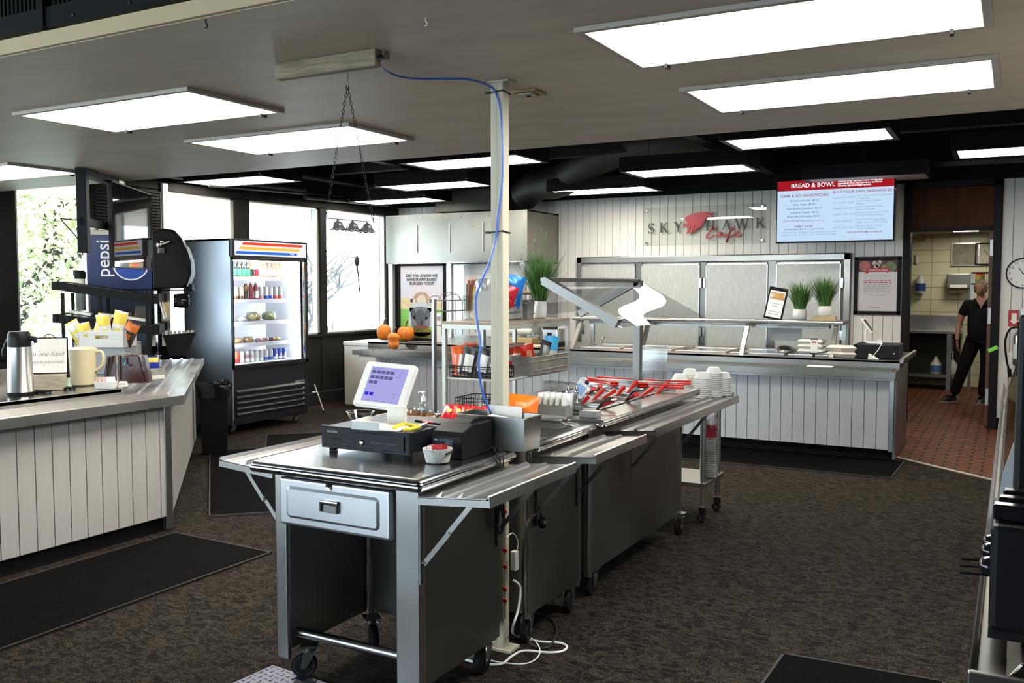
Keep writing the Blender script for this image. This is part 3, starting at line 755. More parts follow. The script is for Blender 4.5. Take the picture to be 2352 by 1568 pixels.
for p, q, w, dz in long_:
    P_ = Zp(*crop3(*p), 0.955); Q_ = Zp(*crop3(*q), 0.950)
    t = thing('serving_tongs', 'long red plastic tongs ' + w, 'tongs', tuple(P_), 0, 'long red tongs at the back of the salad pans')
    D_ = Q_ - P_; L = D_.length; M2 = frame((0, 0, 0), D_, (0, 0, 1))
    for s, nm in ((1, 'arm'), (-1, 'arm')):
        b = MB(M2 @ T(0, 0, 0.008 * s + 0.008))
        b.add([(0, -0.016, 0), (0, 0.016, 0), (L * 0.75, 0.006, 0), (L * 0.75, -0.006, 0), (0, -0.016, 0.012), (0, 0.016, 0.012), (L * 0.75, 0.006, 0.006), (L * 0.75, -0.006, 0.006)], [(0, 1, 2, 3), (4, 7, 6, 5), (0, 4, 5, 1), (1, 5, 6, 2), (2, 6, 7, 3), (3, 7, 4, 0)])
        b.sph((L * 0.88, 0, 0.004), 0.03, (1.5, 0.8, 0.35), 12, 8)
        b.build(nm, RED, t, smooth=True)
for p, q, w in (((330, 765), (490, 655), 'at the near corner of the pans'), ((640, 670), (795, 548), 'with a steel tip in the right column')):
    P_ = Zp(*crop3(*p), 0.935); Q_ = Zp(*crop3(*q), 0.985)
    m_ = P_.lerp(Q_, 0.5) + Vector((0, 0, 0.02)); t = thing('ladle', 'black handled ladle ' + w, 'ladle', tuple(P_), 0)
    MB(T(*-P_)).tube(smooth_path([P_, m_, Q_], 6), 0.007, 8).build('handle', BLACKP, t, smooth=True)
    b = MB(T(*-P_)); b.tube([Q_ + Vector((-0.004, 0, 0.0)), Q_ + (Q_ - m_).normalized() * 0.03], 0.006, 8); b.build('steel_tip', CHROME, t)
b = MB(); p = Zp(1334, 957, 0.932); b.box(p.x, p.x + 0.09, 4.13, 4.20, 0.933, 0.965)
tag(b.build('steel_box', STEELB, bevel=0.003), 'small square steel cover box at the near end of the pans', 'box')

# ---- sneeze guard over the salad cart
t = thing('sneeze_guard', 'clear tent shaped sneeze guard on a steel post over the salad cart', 'sneeze guard', (-2.14, 5.60, 0.933))
M = loc(t)
MB(M).box(-2.165, -2.115, 5.585, 5.635, 0.933, 1.62).build('post', GSTEEL, t, bevel=0.003)
b = MB(M); b.box(-2.155, -2.125, 4.24, 5.62, 1.603, 1.628); b.build('ridge_bar', GSTEEL, t, bevel=0.002)
for sx, nm in ((1, 'right'), (-1, 'left')):
    bx = -2.14 + sx * 0.41; zb = 1.40
    d_ = Vector((sx * 0.41, 0, -0.215)).normalized(); nrm = Vector((-d_.z, 0, d_.x)) * (1 if sx > 0 else -1); L = 0.465
    for yy, w in (((4.235, 0.055),) if sx > 0 else ((5.585, 0.045),)):
        M2 = frame((-2.14, yy, 1.612), d_, (0, 1, 0))
        MB(M @ M2).box(0.0, L, -0.022, 0.022, 0, w if w > 0.05 else 0.04).build('sloping_arm', GSTEEL, t)
    ys = 4.235 if sx > 0 else 4.80
    g = MB(M @ frame((-2.14, ys, 1.618), d_, (0, 1, 0)))
    fn = lambda u, v: (u * (L + 0.02), 0.018 + 0.012 * math.sin(v * PI) * math.sin(u * PI), v * (5.735 - ys))
    g.grid(8, 10, fn); g.build('acrylic_pane', ACRYL, t, smooth=True)
b = MB(M @ frame((-2.14, 4.235, 1.625), Vector((0.41, 0, -0.215)), (0, 1, 0)))
b.m = 0; b.box(0.30, 0.49, 0.025, 0.027, 0.03, 0.062); b.m = 1; b.box(0.30, 0.315, 0.0272, 0.0278, 0.03, 0.062); b.box(0.475, 0.49, 0.0272, 0.0278, 0.03, 0.062); b.m = 2; b.box(0.40, 0.41, 0.0272, 0.0278, 0.035, 0.056); b.box(0.42, 0.46, 0.0272, 0.0278, 0.04, 0.044); b.box(0.42, 0.45, 0.0272, 0.0278, 0.048, 0.052)
b.build('price_strip', [PAPER, BLACKP, REDP], t)
b = MB(M); b.box(-2.105, -1.935, 5.60, 5.606, 0.975, 1.20); b.build('clear_sign_holder', thin_glass('holder_acrylic', (0.9, 0.92, 0.93), f=0.9, rough=0.1, gloss=1.6), t)

# ---- small work table with foam bowls
t = thing('work_table', 'narrow stainless work table on small casters beyond the salad cart', 'table', (-2.1, 6.15, 0))
M = loc(t)
MB(M).box(-2.55, -1.72, 5.76, 6.42, 0.80, 0.835).build('top', STEELT, t, bevel=0.006)
MB(M).box(-2.50, -1.77, 5.90, 6.36, 0.24, 0.27).build('lower_shelf', STEEL, t, bevel=0.003)
for x in (-2.47, -1.80):
    for y in (5.95, 6.30):
        lg = MB(M).cyl((x, y, 0.075), (x, y, 0.80), 0.02).build('leg', STEELB, t, smooth=True)
        c = MB(M @ T(x, y, 0)); c.cyl((0, 0, 0.06), (0, 0, 0.10), 0.024); c.box(-0.016, 0.016, -0.014, 0.014, 0.025, 0.07); c.cyl((-0.006, -0.018, 0.03), (-0.006, 0.018, 0.03), 0.028, n=18)
        c.build('caster', RUBBER, lg)
        c = MB(M @ T(x, y, 0)); c.cyl((-0.006, -0.021, 0.03), (-0.006, 0.021, 0.03), 0.012, n=10); c.lathe([(0.025, 0.098), (0.025, 0.104)], 16); c.build('caster_hub', CHROME, lg)
bow0 = None
stacks = [(1614, 916, 853, 'nearest'), (1640, 913, 841, 'tallest'), (1662, 906, 851, 'rightmost'), (1586, 900, 846, 'rear left'), (1562, 905, 858, 'leftmost')]
deep = [0.0, 0.12, 0.22, 0.22, 0.10]
for (px, pyb, pyt, nm), dy in zip(stacks, deep):
    base = Vector((0, 0, 0)); d = ray(px, 800); y = 5.98 + dy; x = d.x * y / d.y
    top = Yp(px, pyt, y).z; n = int((top - 0.836 - 0.045) / 0.014) + 1
    for i in range(n):
        z = 0.836 + i * 0.014
        lb = ('topmost upside-down white foam bowl of the %s stack' if i == n - 1 else 'white foam bowl nested in the %s stack beyond the salad cart') % nm
        if bow0 is None:
            b = MB(); b.lathe([(0.050, 0.0), (0.060, 0.001), (0.060, 0.006), (0.053, 0.009), (0.037, 0.042), (0.032, 0.045), (0.001, 0.0445)], 24)
            bow0 = b.build('foam_bowl', FOAM, None, loc=(x, y, z), smooth=True); tag(bow0, lb, 'bowl'); o = bow0
        else: o = dup(bow0, (x, y, z), label=lb)
        o['group'] = 'foam bowls of the %s stack' % nm
t = thing('cup_sleeve', 'clear sleeve of stacked white cups with a red band on the low shelf', 'cups', (-1.805, 6.12, 0.271))
b = MB()
for i in range(24): b.lathe([(0.030, 0.012 * i + 0.002), (0.042, 0.012 * i + 0.010), (0.040, 0.012 * i + 0.013)], 16, arc=True)
b.lathe([(0.034, 0.30), (0.040, 0.36), (0.030, 0.40)], 16)
b.build('cups', FOAM, t, smooth=True)
b = MB(); b.lathe([(0.0435, 0.28), (0.0435, 0.37)], 20, arc=True); b.build('band', REDP, t, smooth=True)
rn = random.Random(4); b = MB()
b.grid(16, 14, lambda u, v: ((0.046 + 0.006 * math.sin(9 * v * 3 + u * 12)) * math.cos(u * 2 * PI), (0.046 + 0.006 * math.sin(7 * v * 3 + u * 20)) * math.sin(u * 2 * PI), v * 0.43)); b.build('bag', FILM, t, smooth=True)

# ================================================================== THINGS ON THE CARTS
CR = Vector((_cy, _sy, 0)); CF = Vector((-_sy, _cy, 0)); UP = Vector((0, 0, 1))
# cash drawer
t = thing('cash_drawer', 'black metal cash drawer under the tablet register on the near cart', 'cash drawer', (-2.245, 3.09, 0.916))
b = MB(); b.box(-0.205, 0.215, -0.20, 0.21, 0.02, 0.10); b.build('case', CHARC, t, bevel=0.003)
b = MB(); b.box(-0.212, 0.222, -0.216, -0.20, 0.014, 0.104); b.build('front_frame', CHARC, t, bevel=0.003)
f = MB().box(-0.195, 0.20, -0.222, -0.215, 0.026, 0.090).build('drawer_front', CHARC, t, bevel=0.002)
b = MB(); b.box(-0.165, -0.045, -0.2226, -0.2215, 0.052, 0.057); b.box(0.045, 0.165, -0.2226, -0.2215, 0.052, 0.057); b.each('slot', BLACKG, f)
b = MB(T(0, -0.222, 0.05) @ R(PI / 2, 'X')); b.lathe([(0.011, 0), (0.011, 0.004), (0.007, 0.007), (0.001, 0.007)], 18); b.box(-0.0012, 0.0012, -0.006, 0.006, 0.006, 0.0078); b.build('lock', CHROME, f, smooth=True)
b = MB()
for x in (-0.18, 0.19):
    for y in (-0.18, 0.18): b.box(x - 0.012, x + 0.012, y - 0.012, y + 0.012, 0, 0.021)
b.each('foot', RUBBER, t)
text('lettering', pm('silver_print', (0.5, 0.5, 0.5), 0.4), f, frame((-0.178, -0.2225, 0.079), (1, 0, 0), (0, -1, 0)), [('VOLCORA', 0, 0, 0.0115, 'LEFT', 0, 0.0001)], 0.0002)
# tablet register
t = thing('tablet_register', 'white tablet register on a swivel stand on the black cash drawer', 'register', (-2.29, 3.06, 1.017))
O_ = Vector(t.location)
b = MB(T(*-O_))
cc = Zp(865, 990, 1.018); fr = (CR * 0.93 - CF * 0.37).normalized(); bk = UP.cross(fr).normalized()
base = Zp(872, 985, 1.02)
Mb = Matrix(((fr.x, bk.x, 0, base.x), (fr.y, bk.y, 0, base.y), (0, 0, 1, 1.018), (0, 0, 0, 1)))
b.box(-0.105, 0.095, -0.035, 0.11, 0.0, 0.008, Mb); b.box(-0.108, -0.10, -0.04, 0.11, 0, 0.036, Mb); b.box(-0.108, 0.02, -0.04, -0.034, 0, 0.036, Mb)
b.build('tray_base', WPLAST, t, bevel=0.003)
b = MB(T(*-O_)); b.box(-0.02, 0.065, 0.09, 0.112, 0.0, 0.085, Mb); b.build('neck', WPLAST, t, bevel=0.008)
# tablet plate defined by its photographed corners at their own depths
tb = Vector(base) + fr * 0.0
D0 = Vector((-2.29, 3.06, 0)); dep = D0.dot(CF)
def atdepth(px, py, dd):
    r_ = ray(px, py); k = dd / r_.dot(CF); return Vector((0, 0, CAM_H)) + r_ * k
BLc, BRc = atdepth(808, 930, dep + 0.03), atdepth(925, 945, dep - 0.10)
rt = (BRc - BLc); W_ = rt.length; rt.normalize()
TLc = atdepth(846, 829, dep + 0.11); upv = TLc - BLc; upv = (upv - rt * upv.dot(rt)); H_ = upv.length; upv.normalize(); nr = rt.cross(upv)
Mt = Matrix(((rt.x, upv.x, nr.x, BLc.x - O_.x), (rt.y, upv.y, nr.y, BLc.y - O_.y), (rt.z, upv.z, nr.z, BLc.z - O_.z), (0, 0, 0, 1)))
def rrect(x0, x1, y0, y1, r, k=5):
    out = []
    for cx, cy, a0 in ((x1 - r, y0 + r, -90), (x1 - r, y1 - r, 0), (x0 + r, y1 - r, 90), (x0 + r, y0 + r, 180)):
        for i in range(k): a = math.radians(a0 + i * 90 / (k - 1)); out.append((cx + r * math.cos(a), cy + r * math.sin(a)))
    return out
b = MB(Mt); b.prism(rrect(0, W_, 0, H_, 0.018), -0.014, 0, 'z'); b.prism(rrect(0.008, W_ - 0.008, 0.008, H_ - 0.008, 0.014), 0, 0.002, 'z')
tab = b.build('tablet_case', WPLAST, t, bevel=0.002)
sx0, sx1, sy0, sy1 = 0.038, W_ - 0.036, 0.026, H_ - 0.022
SCR = emis('tablet_screen', (0.50, 0.50, 1.0), 0.80)
scn = MB(Mt).box(sx0, sx1, sy0, sy1, 0.002, 0.0026).build('screen', SCR, tab)
SW, SH = sx1 - sx0, sy1 - sy0
b = MB(Mt); b.m = 0
for row, nn_, yy in ((0, 5, 0.81), (1, 5, 0.655), (2, 2, 0.505)):
    for i in range(nn_): b.box(sx0 + SW * (0.05 + i * 0.125), sx0 + SW * (0.155 + i * 0.125), sy0 + SH * yy, sy0 + SH * (yy + 0.09), 0.0027, 0.0029)
b.m = 1
for i in range(2): b.box(sx0 + SW * (0.04 + i * 0.13), sx0 + SW * (0.145 + i * 0.13), sy0 + SH * 0.17, sy0 + SH * 0.26, 0.0027, 0.0029)
b.m = 2
for u, v, w in ((0.05, 0.94, 0.05), (0.14, 0.94, 0.05), (0.22, 0.93, 0.08), (0.82, 0.9, 0.06), (0.8, 0.83, 0.06), (0.74, 0.74, 0.14), (0.78, 0.25, 0.1), (0.8, 0.17, 0.05), (0.14, 0.03, 0.08), (0.36, 0.03, 0.1), (0.56, 0.03, 0.1), (0.8, 0.03, 0.06)):
    b.box(sx0 + SW * u, sx0 + SW * (u + w), sy0 + SH * v, sy0 + SH * (v + 0.012), 0.0027, 0.0029)
b.each('screen_button', [emis('btn_grey', (0.15, 0.15, 0.36), 0.8), emis('btn_blue', (0.04, 0.03, 0.75), 0.9), emis('btn_line', (0.2, 0.2, 0.5), 0.8)], scn)
b = MB(Mt @ T(W_ - 0.018, H_ / 2, 0.002)); b.tube([(0.006 * math.cos(a * PI / 8), 0.006 * math.sin(a * PI / 8), 0) for a in range(16)], 0.0005, 5, closed=True); b.build('home_button', GREYPR, tab)
# glass bowl behind the register
p = Zp(826, 975, 1.018) + CF * 0.02
b = MB(); b.lathe([(0.028, 0), (0.03, 0.004), (0.052, 0.04), (0.058, 0.052), (0.055, 0.052), (0.048, 0.04), (0.026, 0.007), (0.001, 0.006)], 28)
tag(b.build('glass_bowl', CLEAR, loc=(p.x, p.y, 1.018), smooth=True), 'small clear glass bowl on the cash drawer left of the tablet stand', 'bowl')
# scissors / yellow snips
t = thing('snips', 'yellow handled snips lying on the cash drawer', 'scissors', tuple(Zp(930, 985, 1.02)))
o0 = Vector(t.location)
for (pts) in (((903, 984), (915, 977), (935, 975), (960, 979)), ((926, 987), (940, 986), (958, 981), (962, 978))):
    q = [Zp(x, y, 1.029) - o0 for x, y in pts]
    MB().tube(smooth_path(q, 5), [0.004] + [0.008] * (len(smooth_path(q, 5)) - 2) + [0.004], 8).build('handle', YEL, t, smooth=True)
q0, q1 = Zp(958, 980, 1.026) - o0, Zp(984, 970, 1.026) - o0
M2 = frame(q0, q1 - q0, (0, 0, 1)); b = MB(M2); b.prism([(0, -0.012), (0.03, -0.014), ((q1 - q0).length, -0.004), ((q1 - q0).length, 0.006), (0.02, 0.012), (0, 0.01)], -0.003, 0.003, 'z'); b.build('blades', CHROME, t)
# pen
p0, p1 = Zp(955, 966, 1.026), Zp(1011, 974, 1.026)
t = thing('marker_pen', 'red and black marker lying behind the yellow snips', 'pen', tuple(p0)); dd = p1 - p0
MB().cyl(dd * 0.3, dd * 0.75, 0.006, n=12).build('barrel', RED, t)
MB().cyl((0, 0, 0), dd * 0.3, 0.0065, n=12).build('cap', BLACKP, t); MB().cyl(dd * 0.75, dd, 0.0055, n=12).build('tip_cap', BLACKP, t)
# receipt printer
t = thing('receipt_printer', 'black receipt printer beside the cash drawer', 'printer', (-1.915, 3.085, 0.916))
b = MB(); b.prism([(-0.115, 0.0), (-0.115, 0.085), (-0.105, 0.105), (-0.03, 0.128), (0.115, 0.125), (0.12, 0.11), (0.12, 0.0)], -0.068, 0.07, 'x')
b.build('body', BLACKP, t, bevel=0.004)
b = MB(); b.prism([(-0.02, 0.127), (0.02, 0.142), (0.07, 0.145), (0.1, 0.135), (0.11, 0.12), (-0.02, 0.12)], -0.045, 0.045, 'x'); b.build('paper_cover', BLACKP, t, bevel=0.003)
b = MB(); b.box(-0.005, 0.03, -0.1165, -0.114, 0.025, 0.075); b.build('front_panel', pm('navy_panel', (0.01, 0.012, 0.05), 0.3), t)
text('lettering', pm('print_light', (0.6, 0.65, 0.7), 0.5), t, frame((-0.06, -0.1162, 0.068), (1, 0, 0), (0, -1, 0)), [('star', 0, 0, 0.014, 'LEFT', 0, 0.0002)], 0.0002)
text('lettering', pm('print_blue', (0.08, 0.3, 0.5), 0.5), t, frame((-0.035, -0.1162, 0.068), (1, 0, 0), (0, -1, 0)), [('tsp100', 0, 0, 0.011, 'LEFT', 0.2)], 0.0002)
b = MB(); rn = random.Random(3)
for k in range(2):
    b.tube(smooth_path([(0.068, 0.10, 0.012), (0.09, 0.115 + k * 0.02, 0.02), (0.12, 0.05 + k * 0.03, 0.012), (0.145, 0.04 + k * 0.03, 0.0), (0.15, 0.05 + k * 0.02, -0.05)], 5), 0.003, 6)
b.build('power_cord', BCABLE, t, smooth=True)
# ramekin with packets
p = Zp(1005, 1062, 0.917)
t = thing('ramekin', 'white speckled oval ramekin with a black loop in front of the printer', 'dish', tuple(p), 0.5)
SPK = noisy(pm('speckled_ceramic', (0.76, 0.74, 0.68), 0.35), 260, 0.7, lo=0.34, hi=0.38, detail=1)
b = MB(); b.lathe([(0.036, 0), (0.042, 0.004), (0.052, 0.048), (0.054, 0.056), (0.050, 0.056), (0.040, 0.01), (0.001, 0.008)], 28, sx=1.06, sy=0.8); b.build('dish', SPK, t, smooth=True)
b = MB(); b.tube([(0.035, -0.036, 0.038), (0.052, -0.022, 0.044), (0.060, -0.004, 0.048)], 0.004, 8); b.build('loop', BLACKP, t)
for k in range(3):
    o = MB(T(-0.012 + k * 0.008, -0.012 + k * 0.01, 0.012) @ R(-0.35 + k * 0.1, 'X') @ R(-0.25 + 0.2 * k)); o.m = 0; o.box(-0.018, 0.032, -0.001, 0.001, 0, 0.056); o.m = 1; o.box(-0.032, -0.010, -0.0014, 0.0014, 0.002, 0.054); o.m = 0
    o.box(-0.03, -0.028, -0.0018, 0.0018, 0.0, 0.056)
    oo = o.build('sauce_packet', [REDP, PAPER], None, loc=p, rz=0.5); tag(oo, 'red and white flat packet standing in the speckled ramekin', 'packet', 'packets in the speckled ramekin')
# steel hotel pan with papers
t = thing('hotel_pan', 'deep rectangular stainless pan in front of the cream pillar', 'pan', (-1.865, 3.295, 0.917))
def openbox(b, x0, x1, y0, y1, z0, z1, tk, taper=0.0, rim=0.0):
    o = [(x0 + taper, y0 + taper, z0), (x1 - taper, y0 + taper, z0), (x1 - taper, y1 - taper, z0), (x0 + taper, y1 - taper, z0), (x0, y0, z1), (x1, y0, z1), (x1, y1, z1), (x0, y1, z1)]
    i = [(x0 + taper + tk, y0 + taper + tk, z0 + tk), (x1 - taper - tk, y0 + taper + tk, z0 + tk), (x1 - taper - tk, y1 - taper - tk, z0 + tk), (x0 + taper + tk, y1 - taper - tk, z0 + tk), (x0 + tk, y0 + tk, z1), (x1 - tk, y0 + tk, z1), (x1 - tk, y1 - tk, z1), (x0 + tk, y1 - tk, z1)]
    b.add(o + i, [(3, 2, 1, 0), (0, 1, 5, 4), (1, 2, 6, 5), (2, 3, 7, 6), (3, 0, 4, 7), (8, 9, 10, 11), (9, 8, 12, 13), (10, 9, 13, 14), (11, 10, 14, 15), (8, 11, 15, 12), (4, 5, 13, 12), (5, 6, 14, 13), (6, 7, 15, 14), (7, 4, 12, 15)])
    if rim:
        for (a0, a1, b0, b1) in ((x0 - rim, x1 + rim, y0 - rim, y0), (x0 - rim, x1 + rim, y1, y1 + rim), (x0 - rim, x0, y0, y1), (x1, x1 + rim, y0, y1)): b.box(a0, a1, b0, b1, z1 - 0.003, z1)
b = MB(); openbox(b, -0.16, 0.16, -0.078, 0.075, 0, 0.138, 0.002, 0.006, 0.008); b.build('pan', STEEL, t, bevel=0.004, seg=3)

tag(MB().box(-0.09, 0.075, 0.060, 0.062, 0.03, 0.162).build('folded_paper', PAPER, None, loc=(-1.865, 3.295, 0.917)), 'white folded paper standing in the deep steel pan', 'paper')
tag(MB(R(0.1, 'Y')).box(-0.08, 0.078, -0.05, 0.05, 0.115, 0.118).build('paper_sheet', PAPER, None, loc=(-1.855, 3.295, 0.917)), 'white printed sheet lying across the mouth of the deep steel pan', 'paper')
# black coiled cord, plug, floor cables
def cable(name, pts, r, mat, label, cat, k=6):
    return tag(MB().tube(smooth_path(pts, k), r, 8).build(name, mat, None, smooth=True), label, cat)
c = []
for i in range(15):
    a = i * PI / 3.5; c.append(Xp(1150, 1190, -1.80) + Vector((0.006 * math.sin(i), 0.018 * math.cos(a * 1.0), 0.065 * math.sin(a))))
cable('coiled_cord', [Xp(1150, 1160, -1.80)] + c, 0.0035, BCABLE, 'black cord bundle hanging at the rear edge of the near cart', 'cord', 4)
cable('extension_cord', [Xp(1232, 1180, -1.80), Xp(1212, 1200, -1.80), Xp(1203, 1260, -1.80), Xp(1201, 1340, -1.81), Xp(1203, 1410, -1.80), Zp(1205, 1445, 0.06), Zp(1222, 1480, 0.012), Zp(1258, 1487, 0.008), Zp(1278, 1455, 0.008), Zp(1270, 1425, 0.008), Zp(1240, 1409, 0.008), Zp(1215, 1410, 0.03)], 0.006, BCABLE, 'thick black cord running down the middle cart corner and looping on the floor', 'cord')
t = thing('power_plug', 'round black plug hanging on the side of the middle cart', 'plug', tuple(Xp(1246, 1200, -1.80)))
MB().sph((0, 0, 0), 0.024, (0.8, 1, 1.1)).build('plug_body', BLACKP, t, smooth=True)
b = MB(); b.tube([(0, 0, 0), (0.0, -0.01, 0.03), (0, -0.022, 0.045)], 0.006, 8); b.build('plug_cord', BCABLE, t)
b = MB(); b.box(0.012, 0.02, -0.014, 0.006, -0.004, 0.012); b.build('plug_face', GALV, t)
cable('power_cable', [Zp(1060, 1512, 0.006), Zp(1105, 1523, 0.006), Zp(1150, 1525, 0.006), Zp(1178, 1505, 0.006), Zp(1205, 1494, 0.006), Zp(1260, 1498, 0.006), Zp(1292, 1495, 0.006), Zp(1302, 1484, 0.006), Zp(1285, 1476, 0.006), Zp(1240, 1473, 0.006), Zp(1185, 1460, 0.008), Xp(1178, 1440, -1.86), Xp(1190, 1400, -1.86), Xp(1195, 1350, -1.86), Xp(1180, 1332, -1.87)], 0.0055, WCABLE, 'white power cable looping across the carpet beside the pillar foot', 'cable')
cable('thin_cable', [Zp(1060, 1500, 0.004), Zp(1095, 1508, 0.004), Zp(1150, 1521, 0.004), Zp(1205, 1524, 0.004), Zp(1232, 1512, 0.004), Zp(1240, 1495, 0.014), Zp(1234, 1478, 0.016), Zp(1215, 1462, 0.005), Zp(1190, 1459, 0.005)], 0.003, WCABLE, 'thin white cable lying over the thicker white one', 'cable')
cable('charger_lead', [Xp(1163, 1235, -1.84), Xp(1178, 1224, -1.84), Xp(1190, 1245, -1.84), Xp(1186, 1268, -1.84)], 0.0025, WCABLE, 'thin white charger lead beside the outlet strip behind the near cart', 'cable')
tag(MB(T(*Xp(1182, 1285, -1.85))).box(-0.012, 0.014, -0.016, 0.016, -0.045, 0.04).build('power_adapter', WPLAST, bevel=0.004), 'white power adapter hanging between the first two carts', 'adapter')
tag(MB(T(*Zp(1075, 1497, 0.02))).box(-0.08, 0.03, -0.03, 0.03, -0.019, 0.02).build('floor_adapter', GALV, bevel=0.003), 'grey metal box lying on the carpet under the near cart', 'box')
t = thing('outlet_strip', 'cream outlet strip with red sockets fixed to the foot of the pillar', 'power strip', (-1.895, 3.40, 0.45))
MB().box(-0.002, 0.012, -0.012, 0.004, -0.30, 0.36).build('housing', PILLAR, t, bevel=0.002)
for z in (0.29, 0.17, 0.12, 0.0, -0.07, -0.17, -0.22): MB(T(0.005, -0.012, z) @ R(PI / 2, 'X')).lathe([(0.001, 0.003), (0.009, 0.003), (0.011, 0)], 14).build('socket', RED, t)
# blue network cable from the beam, along the ceiling, down the pillar
bc = [Zp(868, 133, 2.41), Zp(880, 158, 2.425), Zp(920, 176, 2.43), Zp(975, 181, 2.435), Zp(1060, 181, 2.435), Zp(1100, 188, 2.43), Yp(1128, 200, 3.388), Yp(1141, 220, 3.386), Yp(1150, 260, 3.386), Yp(1154, 330, 3.384), Yp(1153, 420, 3.386), Yp(1143, 500, 3.386), Yp(1139, 548, 3.385), Yp(1125, 600, 3.34), Yp(1104, 650, 3.30), Yp(1093, 690, 3.28), Yp(1097, 745, 3.28), Yp(1104, 790, 3.28), Yp(1100, 840, 3.28), Yp(1108, 900, 3.30), Yp(1122, 935, 3.33), Yp(1128, 950, 3.36)]
cable('network_cable', bc, 0.0042, BLUEC, 'blue network cable strung from the wooden beam to the pillar and down it', 'cable', 7)

# ---- wire shelf unit with goods, standing on the middle carts
RX0, RX1, RY0, RY1 = -2.555, -2.215, 3.95, 4.70
t = thing('display_rack', 'grey metal display rack with an oak top behind the pillar', 'rack', (RX0, RY0, 0.918))
M = loc(t)
GM = pm('grey_rack_metal', (0.42, 0.42, 0.38), 0.4, metal=0.4)
for x in (RX0, RX1):
    for y in (RY0, RY1): MB(M).box(x - 0.011, x + 0.011, y - 0.011, y + 0.011, 0.919 if y < 4.1 else 0.933, 1.39).build('leg', GM, t, bevel=0.002)
MB(M).box(RX0 - 0.012, RX1 + 0.012, RY0 - 0.012, RY1 + 0.012, 1.389, 1.403).build('oak_top', WOODG, t, bevel=0.002)
b = MB(M)
for (x0, x1, y0, y1) in ((RX0, RX1, RY0 - 0.013, RY0 + 0.008), (RX0, RX1, RY1 - 0.008, RY1 + 0.013), (RX0 - 0.013, RX0 + 0.008, RY0, RY1), (RX1 - 0.008, RX1 + 0.013, RY0, RY1)): b.box(x0, x1, y0, y1, 1.366, 1.389)
b.build('top_frame', GM, t)
def wireshelf(z):
    b = MB(M); r = 0.004
    b.tube([(RX0, RY0, z), (RX1, RY0, z), (RX1, RY1, z), (RX0, RY1, z)], 0.006, 8, closed=True)
    y = RY0 + 0.04
    while y < RY1: b.cyl((RX0, y, z + 0.004), (RX1, y, z + 0.004), 0.0028, n=6); y += 0.04
    for x in (RX0 + 0.11, RX0 + 0.23): b.cyl((x, RY0, z - 0.002), (x, RY1, z - 0.002), 0.003, n=6)
    return b.build('wire_shelf', GM, t)
wireshelf(1.112)
def pouch(name, loc_, w, h, d, mat, label, cat, group=None, rot=(0, 0, 0), panel=None, pc=None, crimp=0.014, film=None):
    """stand-up or pillow pouch: puffed body with crimped ends, printed panel"""
    t = thing(name, label, cat, loc_, 0, group); t.rotation_euler = rot
    b = MB(); sd = random.Random(label + str(loc_[0])).random() * 9
    def fn(sg):
        def g(u, v):
            x = (u - 0.5) * w; z = v * h
            e = max(0.0, math.sin(PI * u)) ** 0.6 * max(0.0, math.sin(PI * min(1, max(0, (v - 0.05) / 0.9)))) ** 0.55
            x *= 1 - 0.05 * math.sin(PI * v)
            return (x, sg * (d * 0.5 * e + 0.0006) + 0.004 * math.sin(9 * u + 7 * v + sd) * e, z)
        return g
    b.grid(8, 10, fn(-1)); b.grid(8, 10, fn(1)); b.build('bag', mat, t, smooth=True)
    b = MB(); b.box(-w / 2, w / 2, -0.0015, 0.0015, h - crimp, h); b.box(-w / 2, w / 2, -0.0015, 0.0015, 0, crimp * 0.8); b.each('seal', mat, t)
    if panel:
        for (u0, u1, v0, v1), pmx in zip(panel, pc):
            p = MB()
            def g(u, v, s=-1):
                U = u0 + (u1 - u0) * u; V = v0 + (v1 - v0) * v
                q = fn(s)(U, V); return (q[0], q[1] + s * 0.0012, q[2])
            p.grid(6, 6, g); p.grid(6, 6, lambda u, v: g(u, v, 1)); p.build('printed_panel', pmx, t, smooth=True)
    return t
ORP = pm('orange_pouch', (0.72, 0.12, 0.02), 0.3); REDF = pm('red_foil', (0.48, 0.02, 0.03), 0.25, metal=0.2); BLF = pm('blue_foil', (0.02, 0.2, 0.62), 0.25, metal=0.2); SKY = pm('sky_blue_pouch', (0.06, 0.42, 0.72), 0.35)
DKF = pm('dark_pouch', (0.03, 0.022, 0.022), 0.3); GRN = pm('green_print', (0.12, 0.45, 0.04), 0.4); WHF = pm('white_film_print', (0.72, 0.71, 0.68), 0.35); YLW = pm('yellow_print', (0.8, 0.6, 0.08), 0.4)
def wirebasket(x0, x1, y0, y1, z0, z1, label, pitch=0.022):
    b = MB(); r = 0.0016
    for z in [z0, z1]: b.tube([(x0, y0, z), (x1, y0, z), (x1, y1, z), (x0, y1, z)], 0.0028, 6, closed=True)
    z = z0 + pitch
    while z < z1 - 0.005: b.tube([(x0, y0, z), (x1, y0, z), (x1, y1, z), (x0, y1, z)], r, 5, closed=True); z += pitch
    x = x0
    while x <= x1: b.cyl((x, y0, z0), (x, y0, z1), r, n=5); b.cyl((x, y1, z0), (x, y1, z1), r, n=5); b.cyl((x, y0, z0), (x, y1, z0), r, n=5); x += pitch
    y = y0
    while y <= y1: b.cyl((x0, y, z0), (x0, y, z1), r, n=5); b.cyl((x1, y, z0), (x1, y, z1), r, n=5); y += pitch
    return tag(b.build('wire_basket', BLACKM), label, 'basket')
wirebasket(-2.535, -2.245, 3.965, 4.12, 1.120, 1.175, 'low black wire basket with snack packets on the middle shelf of the rack')
